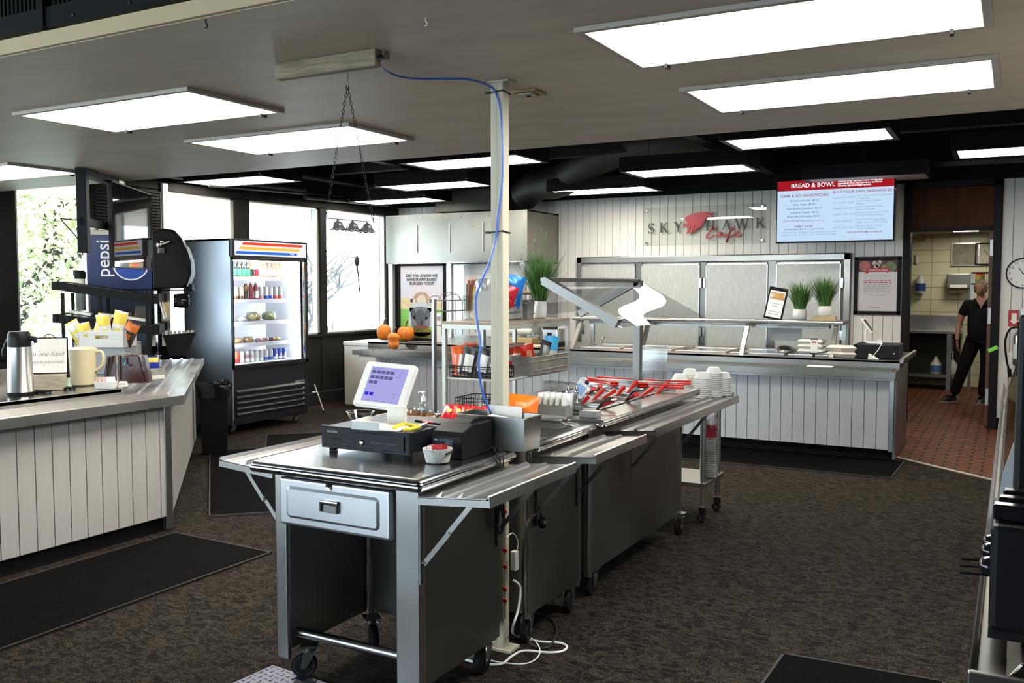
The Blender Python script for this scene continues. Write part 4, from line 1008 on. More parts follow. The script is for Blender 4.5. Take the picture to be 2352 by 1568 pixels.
for i, (x, y, tl, lab) in enumerate(((-2.515, 4.03, -0.12, 'leftmost, leaning'), (-2.49, 4.00, 0.1, 'right one with a white label'), (-2.47, 4.06, 0.0, 'rear one'))):
    pouch('jerky_packet', (x, y, 1.122), 0.075, 0.155 + 0.012 * (i == 2), 0.016, ORP, 'orange snack packet in the wire basket, ' + lab, 'packet', 'orange snack packets on the rack', (-0.12, tl, 0.25), [(0.22, 0.8, 0.1, 0.72)], [WHF if i == 1 else pm('tan_print', (0.6, 0.42, 0.35), 0.5)])
for i, (x, y, tl) in enumerate(((-2.44, 4.0, 0.38), (-2.41, 4.05, 0.36), (-2.36, 4.01, 0.42), (-2.32, 4.05, 0.4), (-2.28, 4.0, 0.36))):
    pouch('snack_bag', (x - 0.02, y, 1.125), 0.078, 0.15, 0.016, DKF, 'dark snack packet leaning right in the wire basket, ' + ('first', 'second', 'third', 'fourth', 'last')[i] + ' from the orange ones', 'packet', 'dark snack packets on the rack', (0, tl * 0.55, 0.2), [(0.2, 0.85, 0.15, 0.75)], [WHF if i % 2 == 0 else pm('grey_label', (0.3, 0.28, 0.25), 0.5)])
# galvanised tub with pouches
t = thing('galvanized_tub', 'galvanized ribbed tub on the middle rack shelf, right of the pillar', 'tub', (-2.245, 4.42, 1.119))
b = MB(); openbox(b, -0.065, 0.065, -0.21, 0.21, 0, 0.095, 0.003, 0.01)
for z in (0.025, 0.07): b.tube([(-0.066, -0.21, z), (0.066, -0.21, z), (0.066, 0.21, z), (-0.066, 0.21, z)], 0.0025, 6, closed=True)
b.tube([(-0.067, -0.212, 0.095), (0.067, -0.212, 0.095), (0.067, 0.212, 0.095), (-0.067, 0.212, 0.095)], 0.004, 8, closed=True)
b.build('tub', GALV, t); MB().sph((0.0, 0.222, 0.085), 0.011, (1, 1, 1.6)).build('handle', WOOD, t)
pouch('snack_bag', (-2.25, 4.30, 1.15), 0.085, 0.125, 0.03, RED, 'red snack pouch standing in the galvanized tub', 'packet', None, (0.0, -0.15, PI / 2 - 0.5), [(0.3, 0.75, 0.25, 0.75)], [pm('tan_print2', (0.5, 0.2, 0.1), 0.5)])
pouch('snack_bag', (-2.24, 4.52, 1.15), 0.09, 0.16, 0.035, SKY, 'sky-blue topped pouch standing in the galvanized tub', 'packet', None, (0.0, 0.12, PI / 2 - 0.5), [(0.05, 0.95, 0.05, 0.5)], [pm('mix_print', (0.6, 0.6, 0.45), 0.5)])
pouch('snack_bag', (-2.255, 4.45, 1.15), 0.075, 0.14, 0.03, DKF, 'dark and silver pouch leaning beside the sky-blue one', 'packet', None, (0.0, 0.3, PI / 2 - 0.4), [(0.2, 0.8, 0.2, 0.8)], [GALV])
# noodle cups behind
cup0 = None
for i, (x, y, z) in enumerate(((-2.42, 4.30, 1.117), (-2.42, 4.42, 1.117), (-2.42, 4.54, 1.117), (-2.42, 4.36, 1.193), (-2.42, 4.48, 1.193), (-2.50, 4.25, 1.117))):
    lb = 'white and red instant noodle cup on the middle rack shelf, ' + ('front', 'second', 'rear', 'upper front', 'upper rear', 'left')[i] + ' one'
    if cup0 is None:
        t = thing('noodle_cup', lb, 'cup', (x, y, z), 0, 'noodle cups on the rack')
        MB().lathe([(0.030, 0), (0.043, 0.068), (0.045, 0.072), (0.001, 0.072)], 20).build('cup', FOAM, t, smooth=True)
        MB().lathe([(0.036, 0.02), (0.0425, 0.058)], 20, arc=True).build('label', pm('noodle_red', (0.6, 0.08, 0.03), 0.5), t, smooth=True)
        MB().lathe([(0.046, 0.072), (0.046, 0.074), (0.001, 0.075)], 20).build('lid', pm('noodle_lid', (0.7, 0.35, 0.2), 0.5), t); cup0 = t
    else: dup(cup0, (x, y, z), label=lb)
# on the oak top
zt = 1.404
def onrack(px, py, z=zt): return Zp(px, py, z)
p = Vector((-2.49, 4.08, zt))
t = thing('footed_glass', 'footed clear glass full of stick candy on the rack top', 'glass', tuple(p))
b = MB(); b.lathe([(0.030, 0), (0.031, 0.004), (0.012, 0.012), (0.010, 0.022), (0.016, 0.03), (0.024, 0.05), (0.033, 0.125), (0.034, 0.13), (0.031, 0.128), (0.022, 0.055), (0.001, 0.035)], 24); b.build('glass', CLEAR, t, smooth=True)
for i in range(9):
    a = i * 2.4; dx, dy = 0.012 * math.cos(a), 0.012 * math.sin(a)
    b = MB(); b.m = 0; P_ = Vector((dx * 0.8, dy * 0.8, 0.05)); Q_ = Vector((dx * 1.6 + 0.012, dy * 1.6, 0.17 + 0.02 * (i % 3)))
    b.tube([P_, Q_], 0.006, 6); b.m = 1; b.tube([Q_, Q_ + (Q_ - P_) * 0.12], [0.006, 0.004], 6)
    tag(b.build('candy_stick', [[YLW, DKF, pm('brown_print', (0.25, 0.08, 0.04), 0.4)][i % 3], pm('pink_tip', (0.6, 0.35, 0.28), 0.4)], None, loc=p), ('yellow', 'dark', 'brown')[i % 3] + ' wrapped stick in the footed glass on the rack', 'candy', 'sticks in the footed glass')
# grey wooden crate with bags (behind the pillar), its left end panel
t = thing('wooden_crate', 'grey slatted wooden crate on the rack top behind the pillar', 'crate', (-2.37, 4.02, zt))
b = MB()
for k in range(4):
    z = 0.006 + k * 0.038
    b.box(0.045, 0.053, 0.008, 0.32, z, z + 0.028); b.box(-0.053, -0.045, 0.008, 0.32, z, z + 0.028)
b.each('slat', GREYW, t, bevel=0.001)
for y in (0.0, 0.32): MB().box(-0.055, 0.055, y, y + 0.01, 0.0, 0.155).build('end_panel', GREYW, t, bevel=0.001)
MB().box(-0.045, 0.045, 0.01, 0.32, 0.0, 0.006).build('bottom', GREYW, t)
pouch('chip_bag', (-2.35, 4.25, zt + 0.07), 0.13, 0.17, 0.05, BLF, 'shiny blue bag sticking out of the grey crate right of the pillar', 'packet', None, (0.1, 0.2, 0.9), None, None)
pouch('chip_bag', (-2.335, 4.17, zt + 0.08), 0.11, 0.11, 0.04, REDF, 'red bag lying in the grey crate in front of the blue one', 'packet', None, (0.1, 0.3, 0.8), None, None)
pouch('chip_bag', (-2.38, 4.07, zt + 0.07), 0.08, 0.15, 0.04, pm('silver_foil', (0.6, 0.6, 0.6), 0.25, metal=0.7), 'silver bag sticking out of the grey crate left of the pillar', 'packet', None, (0.1, -0.1, 0.4), None, None)
p = Vector((-2.335, 4.41, zt)); 
t = thing('galvanized_pail', 'small galvanized pail with a wooden grip beside the plant pot', 'pail', (p.x, p.y, zt))
b = MB(); openbox(b, -0.04, 0.04, -0.04, 0.04, 0, 0.105, 0.003, 0.006)
for z in (0.03, 0.085): b.tube([(-0.04, -0.04, z), (0.04, -0.04, z), (0.04, 0.04, z), (-0.04, 0.04, z)], 0.0025, 6, closed=True)
b.build('pail', GALV, t); MB().tube(smooth_path([(-0.042, -0.0, 0.1), (-0.05, 0, 0.13), (0, 0, 0.145), (0.045, 0, 0.13), (0.042, 0, 0.1)], 4), 0.0025, 6).build('bail', BLACKM, t)
MB().cyl((-0.03, 0, 0.143), (0.035, 0, 0.143), 0.011, n=12).build('grip', WOOD, t, smooth=True)
def chevron(): 
    m = pm('chevron_ceramic', (0.72, 0.71, 0.68), 0.4); p = m.node_tree.nodes['Principled BSDF']
    tc = N(m, 'ShaderNodeTexCoord'); sp = N(m, 'ShaderNodeSeparateXYZ'); LK(m, tc, 'Object', sp, 0)
    at = N(m, 'ShaderNodeMath', operation='ARCTAN2'); LK(m, sp, 'X', at, 0); LK(m, sp, 'Y', at, 1)
    pp = N(m, 'ShaderNodeMath', operation='PINGPONG'); pp.inputs[1].default_value = 0.3; LK(m, at, 0, pp, 0)
    mz = N(m, 'ShaderNodeMath', operation='MULTIPLY_ADD'); mz.inputs[1].default_value = 16.0; LK(m, sp, 'Z', mz, 0); LK(m, pp, 0, mz, 2)
    fr_ = N(m, 'ShaderNodeMath', operation='PINGPONG'); fr_.inputs[1].default_value = 0.12; LK(m, mz, 0, fr_, 0)
    cr = N(m, 'ShaderNodeValToRGB'); e = cr.color_ramp.elements; e[0].position = 0.012; e[0].color = (0.38, 0.38, 0.36, 1); e[1].position = 0.03; e[1].color = (0.72, 0.71, 0.68, 1)
    LK(m, fr_, 0, cr, 0); LK(m, cr, 0, p, 'Base Color')
    bp = N(m, 'ShaderNodeBump'); bp.inputs['Strength'].default_value = 0.6; bp.inputs['Distance'].default_value = 0.002; LK(m, cr, 0, bp, 'Height'); LK(m, bp, 0, p, 'Normal')
    return m
CHEV = chevron()
def grassplant(name, loc_, rp, hp, hg, spread, nb, label, seed, tall=0):
    t = thing(name, label, 'plant', loc_); rn = random.Random(seed)
    b = MB(); b.lathe([(rp * 0.7, 0), (rp * 0.88, hp * 0.08), (rp, hp * 0.45), (rp * 0.93, hp * 0.9), (rp * 0.88, hp), (rp * 0.8, hp), (rp * 0.82, hp * 0.85), (0.001, hp * 0.84)], 28); b.build('pot', CHEV, t, smooth=50)
    for mat, m0 in ((GRASS, 0), (GRASSD, 1)):
        b = MB()
        for i in range(nb // 2):
            a = rn.uniform(0, 2 * PI); r0 = rp * 0.7 * math.sqrt(rn.random()); lean = spread * (0.15 + 0.85 * rn.random()) * (r0 / rp + 0.35)
            h = hg * (0.55 + 0.45 * rn.random()); wd = rp * 0.05 * rn.uniform(0.7, 1.2)
            pts = [Vector((math.cos(a) * (r0 + lean * s_ ** 1.6), math.sin(a) * (r0 + lean * s_ ** 1.6), hp * 0.8 + h * s_)) for s_ in (0, 0.3, 0.55, 0.8, 1)]
            w = Vector((-math.sin(a + rn.uniform(-1, 1)), math.cos(a), 0)).normalized() * wd
            vs = []
            for k, q in enumerate(pts): f_ = (1, 1, 0.85, 0.5, 0.02)[k]; vs += [q - w * f_, q + w * f_]
            b.add(vs, [(2 * k, 2 * k + 1, 2 * k + 3, 2 * k + 2) for k in range(4)])
        o = b.build('blades', mat, t); o['kind'] = 'stuff'
    if tall:
        b = MB()
        for i in range(tall):
            a = rn.uniform(0, 6.28); x, y = math.cos(a) * rn.uniform(0.02, 0.06), math.sin(a) * rn.uniform(0.02, 0.06); h = hp + hg * rn.uniform(1.0, 1.22)
            b.tube([(0, 0, hp), (x * 0.7, y * 0.7, h * 0.7), (x, y, h)], 0.001, 5)
            b.tube([(x, y, h), (x + 0.006, y, h + 0.012), (x + 0.003, y, h + 0.028)], [0.001, 0.004, 0.001], 6)
        b.build('seed_heads', GRASS, t)
    return t
p = Vector((-2.315, 4.55, zt))
grassplant('potted_grass', (p.x, p.y, zt), 0.04, 0.095, 0.31, 0.155, 620, 'tall artificial grass plant in a white chevron pot on the rack top', 5, tall=6)

# ---- goods standing on the middle cart under the rack
zc = 0.918
def onc(px, py, z=zc): return Zp(px, py, z)
p = onc(973, 960)
t = thing('hand_sanitizer', 'clear pump bottle of hand sanitizer beside the tablet register', 'bottle', tuple(p))
MB().lathe([(0.022, 0), (0.026, 0.004), (0.026, 0.055), (0.022, 0.072), (0.011, 0.084), (0.011, 0.09), (0.001, 0.09)], 20).build('bottle', CLEAR, t, smooth=True)
b = MB(); b.lathe([(0.013, 0.086), (0.013, 0.108), (0.005, 0.11), (0.004, 0.125), (0.009, 0.127), (0.009, 0.135), (0.001, 0.136)], 16); b.tube([(0, 0, 0.131), (-0.022, -0.004, 0.133), (-0.028, -0.005, 0.127)], 0.0035, 8); b.build('pump', WPLAST, t, smooth=True)
MB().lathe([(0.0265, 0.012), (0.0265, 0.048)], 20, arc=True).build('label', thin_glass('label_film', (0.8, 0.85, 0.9), f=1.0, rough=0.3, gloss=1.5), t)
# tray with wrapped cookies behind the register
t = thing('serving_tray', 'white shallow tray of wrapped cookies behind the pump bottle', 'tray', (-2.62, 3.78, 0.918))
b = MB(); openbox(b, -0.17, 0.09, -0.11, 0.10, 0, 0.02, 0.003, 0.01); b.build('tray', WPLAST, t)
ck0 = None; rn = random.Random(8)
for i in range(6):
    lc = (-2.70 + 0.032 * i, 3.80 + rn.uniform(-0.02, 0.02), 0.924)
    lb = 'clear wrapped brown cookie on the white tray, ' + ('leftmost', 'second from left', 'third from left', 'fourth from left', 'fifth from left', 'rightmost')[i]
    if ck0 is None:
        ck0 = thing('wrapped_cookie', lb, 'cookie', lc, 0, 'wrapped cookies'); ck0.rotation_euler = (1.1, 0, 0.9)
        MB().lathe([(0.001, 0), (0.028, 0.002), (0.03, 0.008), (0.001, 0.012)], 16).build('cookie', pm('cookie', (0.22, 0.09, 0.035), 0.8), ck0)
        MB(T(0, 0, -0.004)).grid(10, 10, lambda u, v: ((u - .5) * .085, (v - .5) * .09, 0.018 * math.sin(PI * u) * math.sin(PI * v) + 0.004 * math.sin(23 * u + 17 * v))).build('wrapper', FILM, ck0, smooth=True)
    else: dup(ck0, lc, label=lb, rot=(1.1, 0, 0.9 + rn.uniform(-.3, .3)))
wirebasket(-2.535, -2.30, 4.02, 4.22, 0.92, 1.005, 'black wire basket on the cart under the rack, left of the pillar')
rn = random.Random(12)
pl = []
for i in range(7): pl.append((RED if i % 2 else REDF, (-2.45 + 0.045 * i, 3.80 + 0.02 * (i % 3), 0.925), 'red candy packet lying left of the pillar, ' + ('first', 'second', 'third', 'fourth', 'fifth', 'sixth', 'seventh')[i] + ' from the left', 'red candy packets'))
for m, lc, lb, g in pl:
    pouch('candy_packet', lc, 0.07, 0.10, 0.02, m, lb, 'packet', g, (-0.9, 0.15, 0.3 + rn.uniform(-.3, .3)), [(0.3, 0.7, 0.4, 0.6)], [YLW])
pouch('candy_packet', (-2.19, 3.86, 0.935), 0.09, 0.10, 0.03, GRN, 'bright green candy packet just left of the pillar', 'packet', None, (-0.9, 0, 0.1))
pouch('candy_packet', (-2.16, 3.92, 0.94), 0.10, 0.11, 0.035, ORP, 'orange candy packet peeking out left of the pillar', 'packet', None, (-0.7, 0, 0.1))
t = pouch('candy_bag', (-2.075, 3.88, 0.93), 0.155, 0.13, 0.06, pm('orange_bag', (0.85, 0.17, 0.01), 0.28), 'large orange candy bag lying right of the pillar', 'packet', None, (-0.25, 0.12, 0.45), [(0.25, 0.6, 0.45, 0.7)], [pm('yellow_mark', (0.85, 0.35, 0.12), 0.4)])
t = thing('steel_bin', 'low galvanized bin holding white snack packs right of the pillar', 'bin', (-2.02, 4.12, 0.933))
b = MB(); openbox(b, -0.09, 0.09, -0.05, 0.05, 0, 0.06, 0.002, 0.004); b.build('bin', GALV, t)
s0 = None
for i in range(5):
    lb = 'white and brown snack pack in the galvanized bin, ' + ('leftmost', 'second', 'middle', 'fourth', 'rightmost')[i]
    q = pouch('snack_pack', (-2.08 + i * 0.033, 4.12, 0.955), 0.085, 0.095, 0.022, WHF, lb, 'packet', 'white snack packs in the bin', (0.1, 0, 1.25), [(0.1, 0.9, 0.05, 0.14)], [pm('brown_band', (0.2, 0.07, 0.03), 0.5)])
# boxed items between rack legs
t = thing('cutlery_box', 'grey compartment box with wrapped cutlery under the right end of the rack', 'box', (-2.20, 4.52, 0.933))
b = MB(); openbox(b, -0.10, 0.10, -0.07, 0.07, 0, 0.055, 0.003, 0.0); b.box(-0.002, 0.002, -0.07, 0.07, 0, 0.05); b.build('box', GALV, t)
for i in range(4): pouch('cutlery_packet', (-2.26 + i * 0.04, 4.52, 0.95), 0.05, 0.12, 0.02, FILM, 'clear wrapped cutlery pack in the grey compartment box', 'packet', 'wrapped cutlery packs', (0.3, 0.1 * i, 0.8), [(0.1, 0.9, 0.1, 0.25)], [pm('maroon_band', (0.3, 0.02, 0.08), 0.5)])
p = Zp(1322, 905, 0.96)
t = thing('label_card', 'white and blue card with a black clip leaning behind the oil bottles', 'card', (p.x, p.y, 0.945)); t.rotation_euler = (-0.35, 0.6, 0.5)
MB().box(-0.035, 0.035, -0.001, 0.001, 0, 0.11).build('card', PAPER, t); MB().box(-0.028, 0.028, -0.0016, -0.0011, 0.02, 0.08).build('print', pm('blue_print', (0.25, 0.42, 0.7), 0.5), t)
MB().box(0.0, 0.025, -0.004, 0.004, 0.10, 0.118).build('clip', BLACKP, t)
for px, py, mat, lb in ((1304, 945, pm('olive_oil', (0.55, 0.45, 0.02), 0.1, trans=0.6), 'glass cruet of golden oil with a metal pourer, nearer of the two'), (1324, 945, pm('vinegar', (0.5, 0.5, 0.48), 0.1, trans=0.8), 'clear glass cruet with a metal pourer behind the oil one')):
    p = Zp(px, py, 0.935)
    t = thing('oil_cruet', lb, 'bottle', (p.x, p.y, 0.934 if p.y > 4.09 else 0.919))
    MB().lathe([(0.030, 0), (0.034, 0.004), (0.034, 0.03), (0.026, 0.055), (0.011, 0.078), (0.010, 0.10), (0.001, 0.10)], 20).build('bottle', CLEAR, t, smooth=True)
    MB().lathe([(0.001, 0.003), (0.031, 0.004), (0.031, 0.028), (0.001, 0.029)], 20).build('liquid', mat, t, smooth=True)
    MB().lathe([(0.012, 0.096), (0.013, 0.11), (0.008, 0.122), (0.003, 0.135), (0.001, 0.136)], 14).build('pourer', CHROME, t, smooth=True)
    MB().box(0.0, 0.03, -0.0345, -0.0335, 0.006, 0.014).build('label', INK, t)
t = thing('clear_lid_tray', 'clear plastic platter lid lying on the middle cart near the oil bottles', 'tray', (-1.93, 3.86, 0.919))
b = MB(); b.lathe([(0.09, 0), (0.13, 0.004), (0.14, 0.012), (0.06, 0.03), (0.001, 0.032)], 28, sx=1.0, sy=0.8); b.build('lid', CLEAR, t, smooth=True)
tag(MB().lathe([(0.02, 0.0), (0.10, 0.006), (0.105, 0.012), (0.10, 0.014), (0.001, 0.008)], 28, sy=0.6).build('steel_platter', STEELB, None, loc=(-1.93, 3.86, 0.952), smooth=True), 'shiny metal platter resting on the clear lid on the middle cart', 'tray')
# wire rack behind the display rack
p = Zp(1008, 905, 0.92)
t = thing('wire_rack', 'tall thin wire rack with arched top behind the display rack', 'rack', (-2.86, 4.35, 0.0), 1.372); t.scale = (1.47, 1, 1)
GMW = pm('wire_grey', (0.3, 0.3, 0.3), 0.35, metal=0.7)
q0 = Vector((-2.86, 4.35, 0)); 
b = MB(); 
for (x, y) in ((-0.02, 0.0), (0.34, 0.10)): b.box(x - 0.008, x + 0.008, y - 0.008, y + 0.008, 0.0, 1.51)
b.each('post', GMW, t)
b = MB()
for z in (0.5, 1.12, 1.36, 1.44, 1.50):
    b.tube([(-0.02, 0, z), (0.34, 0.10, z)], 0.003, 6); b.tube([(-0.02, -0.04, z), (0.30, 0.02, z)], 0.002, 6)
for k in range(6):
    f_ = 0.05 + k * 0.05
    b.tube([(-0.02 + f_, f_ * 0.28, 1.30), (-0.02 + f_, f_ * 0.28, 1.50)], 0.0018, 5)
for (cx, R_) in ((0.02, 0.035), (0.10, 0.06), (0.12, 0.045), (0.27, 0.07), (0.27, 0.055), (0.27, 0.04)):
    zb = 1.50 if cx < 0.2 else 1.545
    b.tube([(cx + R_ * math.cos(PI * j / 10), 0.05, zb + R_ * 0.8 * math.sin(PI * j / 10)) for j in range(11)], 0.002, 5)
b.build('wire_frame', GMW, t)

# ================================================================== FLOOR MATS
def mat_(pts, label, h=0.012):
    t = thing('floor_mat', label, 'floor mat', (0, 0, 0))
    MB().prism(pts, 0.001, h, 'z').build('mat', MATR, t)
    b = MB(); n = len(pts)
    for i in range(n):
        a, c = Vector((*pts[i], h * 0.6)), Vector((*pts[(i + 1) % n], h * 0.6)); d = c - a; L = d.length
        b.box(-0.006, L + 0.006, -0.007, 0.004, -h * 0.55, h * 0.55, frame(a, d, (0, 0, 1)))
    b.build('edge', MATEDGE, t); return t
P2 = lambda px, py: tuple(Zp(px, py))[:2]
mat_([(-3.82, 0.6), (-3.82, 4.0), (-4.66, 4.03), (-4.66, 0.6)], 'long black floor mat in front of the left white counter')
mat_([(-4.80, 4.45), (-4.05, 5.15), (-5.95, 7.0), (-6.72, 6.25)], 'black floor mat along the angled counter before the beverage cooler')
mat_([(-0.85, 8.03), (-0.83, 8.86), (-3.4, 8.86), (-3.4, 8.03)], 'black floor mat in front of the far serving counter')
mat_([(-5.55, 7.0), (-6.3, 7.75), (-6.9, 7.2), (-6.2, 6.45)], 'black floor mat in front of the beverage cooler')
qa, qb, qc = Zp(1800, 1507), Zp(2150, 1568), Zp(1757, 1568)
qb = qa + (qb - qa).normalized() * 0.62; qc = qa + (qc - qa).normalized() * 0.75
mat_([tuple(v_)[:2] for v_ in (qa, qc, qc + (qb - qa), qb)], 'black floor mat at the bottom edge near the right counter')
# diamond plate and the pale slab in the near left corner
DP = pm('diamond_plate', (0.13, 0.14, 0.19), 0.4, metal=0.6)
t = thing('tread_plate', 'grey diamond tread plate on the floor before the near cart', 'plate', (0, 0, 0))
a, c, d, e = Zp(627, 1530), Zp(705, 1556), Zp(760, 1620), Zp(530, 1590)
v = (c - a); w_ = Vector((-v.y, v.x, 0)).normalized() * -1
q = [a, a + v.normalized() * 0.62, a + v.normalized() * 0.62 - w_ * -0.5, a - w_ * -0.5]
if (q[2].y > q[0].y): q = [a, q[1], q[1] + w_ * -0.5, a + w_ * -0.5]
MB().prism([(p_.x, p_.y) for p_ in q], 0.001, 0.006, 'z').build('plate', DP, t)
b = MB(); dv = v.normalized(); du = (q[3] - q[0]).normalized()
for i in range(20):
    for j in range(16):
        cpt = q[0] + dv * (0.015 + i * 0.031) + du * (0.015 + j * 0.031)
        M2 = frame((cpt.x, cpt.y, 0.006), dv if (i + j) % 2 else du, (0, 0, 1)); b.prism([(-0.011, 0), (0, 0.003), (0.011, 0), (0, -0.003)], 0, 0.0022, 'z', M2)
b.build('raised_tread', DP, t)

# ================================================================== LEFT COUNTER
DG = Vector((-0.70711, 0.70711, 0)); NG = Vector((0.70711, 0.70711, 0))
t = thing('beverage_counter', 'white boarded beverage counter with steel tray rail turning a corner at left', 'counter', (-5.2, 3.0, 0))
M = loc(t)
YN = 0.4
cx, cy = -4.75, 4.09
L2 = 3.12
e1 = Vector((cx, cy, 0)) + DG * L2
b = MB(M); b.m = 1
inner = [(-4.757, YN), (-4.757, cy - 0.003), (e1.x - 0.005, e1.y - 0.005), (e1.x - 0.6, e1.y - 0.6), (-6.0, 4.3), (-6.0, YN)]
b.prism(inner, 0.10, 0.86, 'z'); b.m = 2
kick = [(-4.80, YN), (-4.80, cy - 0.03), (e1.x - 0.04, e1.y - 0.04), (e1.x - 0.55, e1.y - 0.6), (-5.9, 4.3), (-5.9, YN)]
b.prism(kick, 0.0, 0.10, 'z'); b.m = 0
y = YN
while y < cy - 0.05:
    e = min(y + 0.106, cy - 0.04); b.box(-4.762, -4.75, y + 0.003, e - 0.003, 0.105, 0.84); y += 0.106
Md = frame((cx, cy, 0), DG, (0, 0, 1))
b.box(0.03, L2, 0.0, 0.0055, 0.105, 0.84, Md @ Matrix.Diagonal((1, 1, 1, 1)))
CB = noisy(pm('diag_laminate', (0.62, 0.60, 0.52), 0.5), 10, 0.15, (1, 1, 0.05))
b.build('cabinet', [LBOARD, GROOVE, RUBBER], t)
b = MB(M); b.box(-4.768, -4.742, cy - 0.05, cy + 0.0, 0.02, 0.855); b.box(0.0, 0.03, -0.004, 0.01, 0.02, 0.855, Md); b.box(L2 - 0.02, L2 + 0.004, -0.004, 0.02, 0.02, 0.855, Md)
b.each('corner_trim', STEEL, t, bevel=0.004)
# tray rail (near leg along y, far leg along the diagonal) and counter top with a curb
zr = 0.88; k = 0.4142
def mitre(off): return Vector((cx + off, cy + off * k, 0))
def railseg(b, o0, o1, z0, z1, ends=(0, 0)):
    A0, A1 = mitre(o0), mitre(o1)
    N0, N1 = Vector((cx + o0, YN, 0)), Vector((cx + o1, YN, 0))
    F0, F1 = Vector((cx, cy, 0)) + NG * o0 + DG * L2, Vector((cx, cy, 0)) + NG * o1 + DG * L2
    def q(P, Q, R_, S_):
        vs = [(p_.x, p_.y, z) for z in (z0, z1) for p_ in (P, Q, R_, S_)]
        b.add(vs, [(3, 2, 1, 0), (4, 5, 6, 7), (0, 1, 5, 4), (1, 2, 6, 5), (2, 3, 7, 6), (3, 0, 4, 7)])
    q(N0, N1, A1, A0); q(A0, A1, F1, F0)
b = MB(M)
railseg(b, -0.31, 0.088, zr - 0.006, zr - 0.003)
for o in (-0.21, -0.115, -0.02): railseg(b, o - 0.014, o + 0.014, zr - 0.003, zr + 0.004); railseg(b, o - 0.007, o + 0.007, zr + 0.004, zr + 0.010)
railseg(b, 0.075, 0.088, zr - 0.055, zr + 0.004)
railseg(b, -0.31, -0.30, zr - 0.006, 0.922)
b.build('tray_rail', STEELB, t, bevel=0.002)
b = MB(M)
A0 = mitre(-0.30)
F0 = Vector((cx, cy, 0)) - NG * 0.30 + DG * L2
top = [(cx - 0.30, YN), (A0.x, A0.y), (F0.x, F0.y), (F0.x - 0.45, F0.y - 0.45), (-6.0, 4.3), (-6.0, YN)]
b.prism(top, 0.895, 0.921, 'z'); b.build('counter_top', STEELT, t, bevel=0.003)
MB(M).box(-6.0, -5.98, YN, 4.2, 0.921, 1.02).build('back_splash', STEEL, t)

# airpot
ZT = 0.922
t = thing('coffee_airpot', 'steel coffee airpot with black pump lid at the left edge', 'airpot', (-5.31, 3.45, ZT))
MB().lathe([(0.073, 0), (0.078, 0.006), (0.078, 0.012), (0.072, 0.02), (0.068, 0.285), (0.064, 0.30)], 32).build('body', STEEL, t, smooth=True)
b = MB(); b.lathe([(0.066, 0.292), (0.067, 0.33), (0.063, 0.37), (0.055, 0.385), (0.001, 0.388)], 32); b.build('pump_lid', BLACKP, t, smooth=True); MB().lathe([(0.079, 0.0), (0.080, 0.014), (0.076, 0.018)], 32).build('base_ring', BLACKP, t, smooth=True)
b = MB(); b.tube(smooth_path([CR * -0.066 + UP * 0.34, CR * -0.085 + UP * 0.30, CR * -0.10 + UP * 0.26, CR * -0.098 + UP * 0.235], 4), 0.010, 8); b.build('handle', BLACKP, t, smooth=True)
b = MB(); b.tube([CR * 0.06 + UP * 0.345, CR * 0.095 + UP * 0.34, CR * 0.10 + UP * 0.315], [0.018, 0.014, 0.010], 10); b.build('spout', BLACKP, t, smooth=True)
def deskthing(px, py, z=ZT): return Zp(px, py, z)
# wooden stepped stand with framed sign
p = deskthing(82, 897)
t = thing('framed_sign', 'white framed sign with handwriting between the airpot and the cream pitcher', 'sign', (p.x - 0.02, p.y + 0.05, ZT + 0.10)); t.rotation_euler = (-0.12, 0, PI / 4 + 0.05)
MB().box(-0.16, 0.16, 0, 0.016, 0, 0.235).build('frame', BLACKM, t, bevel=0.002)
MB().box(-0.152, 0.152, -0.002, 0.0, 0.008, 0.227).build('sheet', PAPER, t)
text('script_lettering', INK, t, frame((0, -0.0025, 0), (1, 0, 0), (0, -1, 0)), [('coffee in one hand', 0.135, 0.115, 0.040, 'RIGHT', 0.35, -0.0006)], 0.0003)
text('lettering', GREYPR, t, frame((0, -0.0025, 0), (1, 0, 0), (0, -1, 0)), [('CONFIDENCE IN THE OTHER', 0.135, 0.068, 0.021, 'RIGHT', 0, 0.0002)], 0.0003)
MB().tube([(0.05 + 0.03 * math.cos(a * PI / 6), 0.01, 0.235 + 0.02 * math.sin(a * PI / 6)) for a in range(7)], 0.003, 6).build('hanger', BLACKM, t)
t = thing('wooden_block', 'pale weathered wood block under the framed sign', 'wood block', (p.x, p.y, ZT), PI / 4 + 0.05)
MB().box(-0.16, 0.17, -0.01, 0.10, 0, 0.095).build('block', noisy(pm('pale_weathered', (0.50, 0.45, 0.34), 0.8), 6, 0.3, (3, 14, 14)), t, bevel=0.004)
# cream pitcher
p = deskthing(192, 884)
t = thing('pitcher', 'cream plastic pitcher with a big handle on the left counter', 'pitcher', (p.x, p.y, ZT))
MB().lathe([(0.070, 0), (0.078, 0.008), (0.083, 0.12), (0.089, 0.235), (0.086, 0.235), (0.07, 0.05), (0.001, 0.02)], 32).build('jug', CREAM, t, smooth=True)
MB().lathe([(0.090, 0.232), (0.090, 0.242), (0.075, 0.25), (0.055, 0.255), (0.001, 0.256)], 32).build('lid', CREAM, t, smooth=True)
b = MB(); b.tube(smooth_path([CR * 0.08 + UP * 0.225, CR * 0.125 + UP * 0.222, CR * 0.137 + UP * 0.19, CR * 0.13 + UP * 0.14, CR * 0.10 + UP * 0.105, CR * 0.078 + UP * 0.10], 5), 0.012, 8); b.build('handle', CREAM, t, smooth=True)
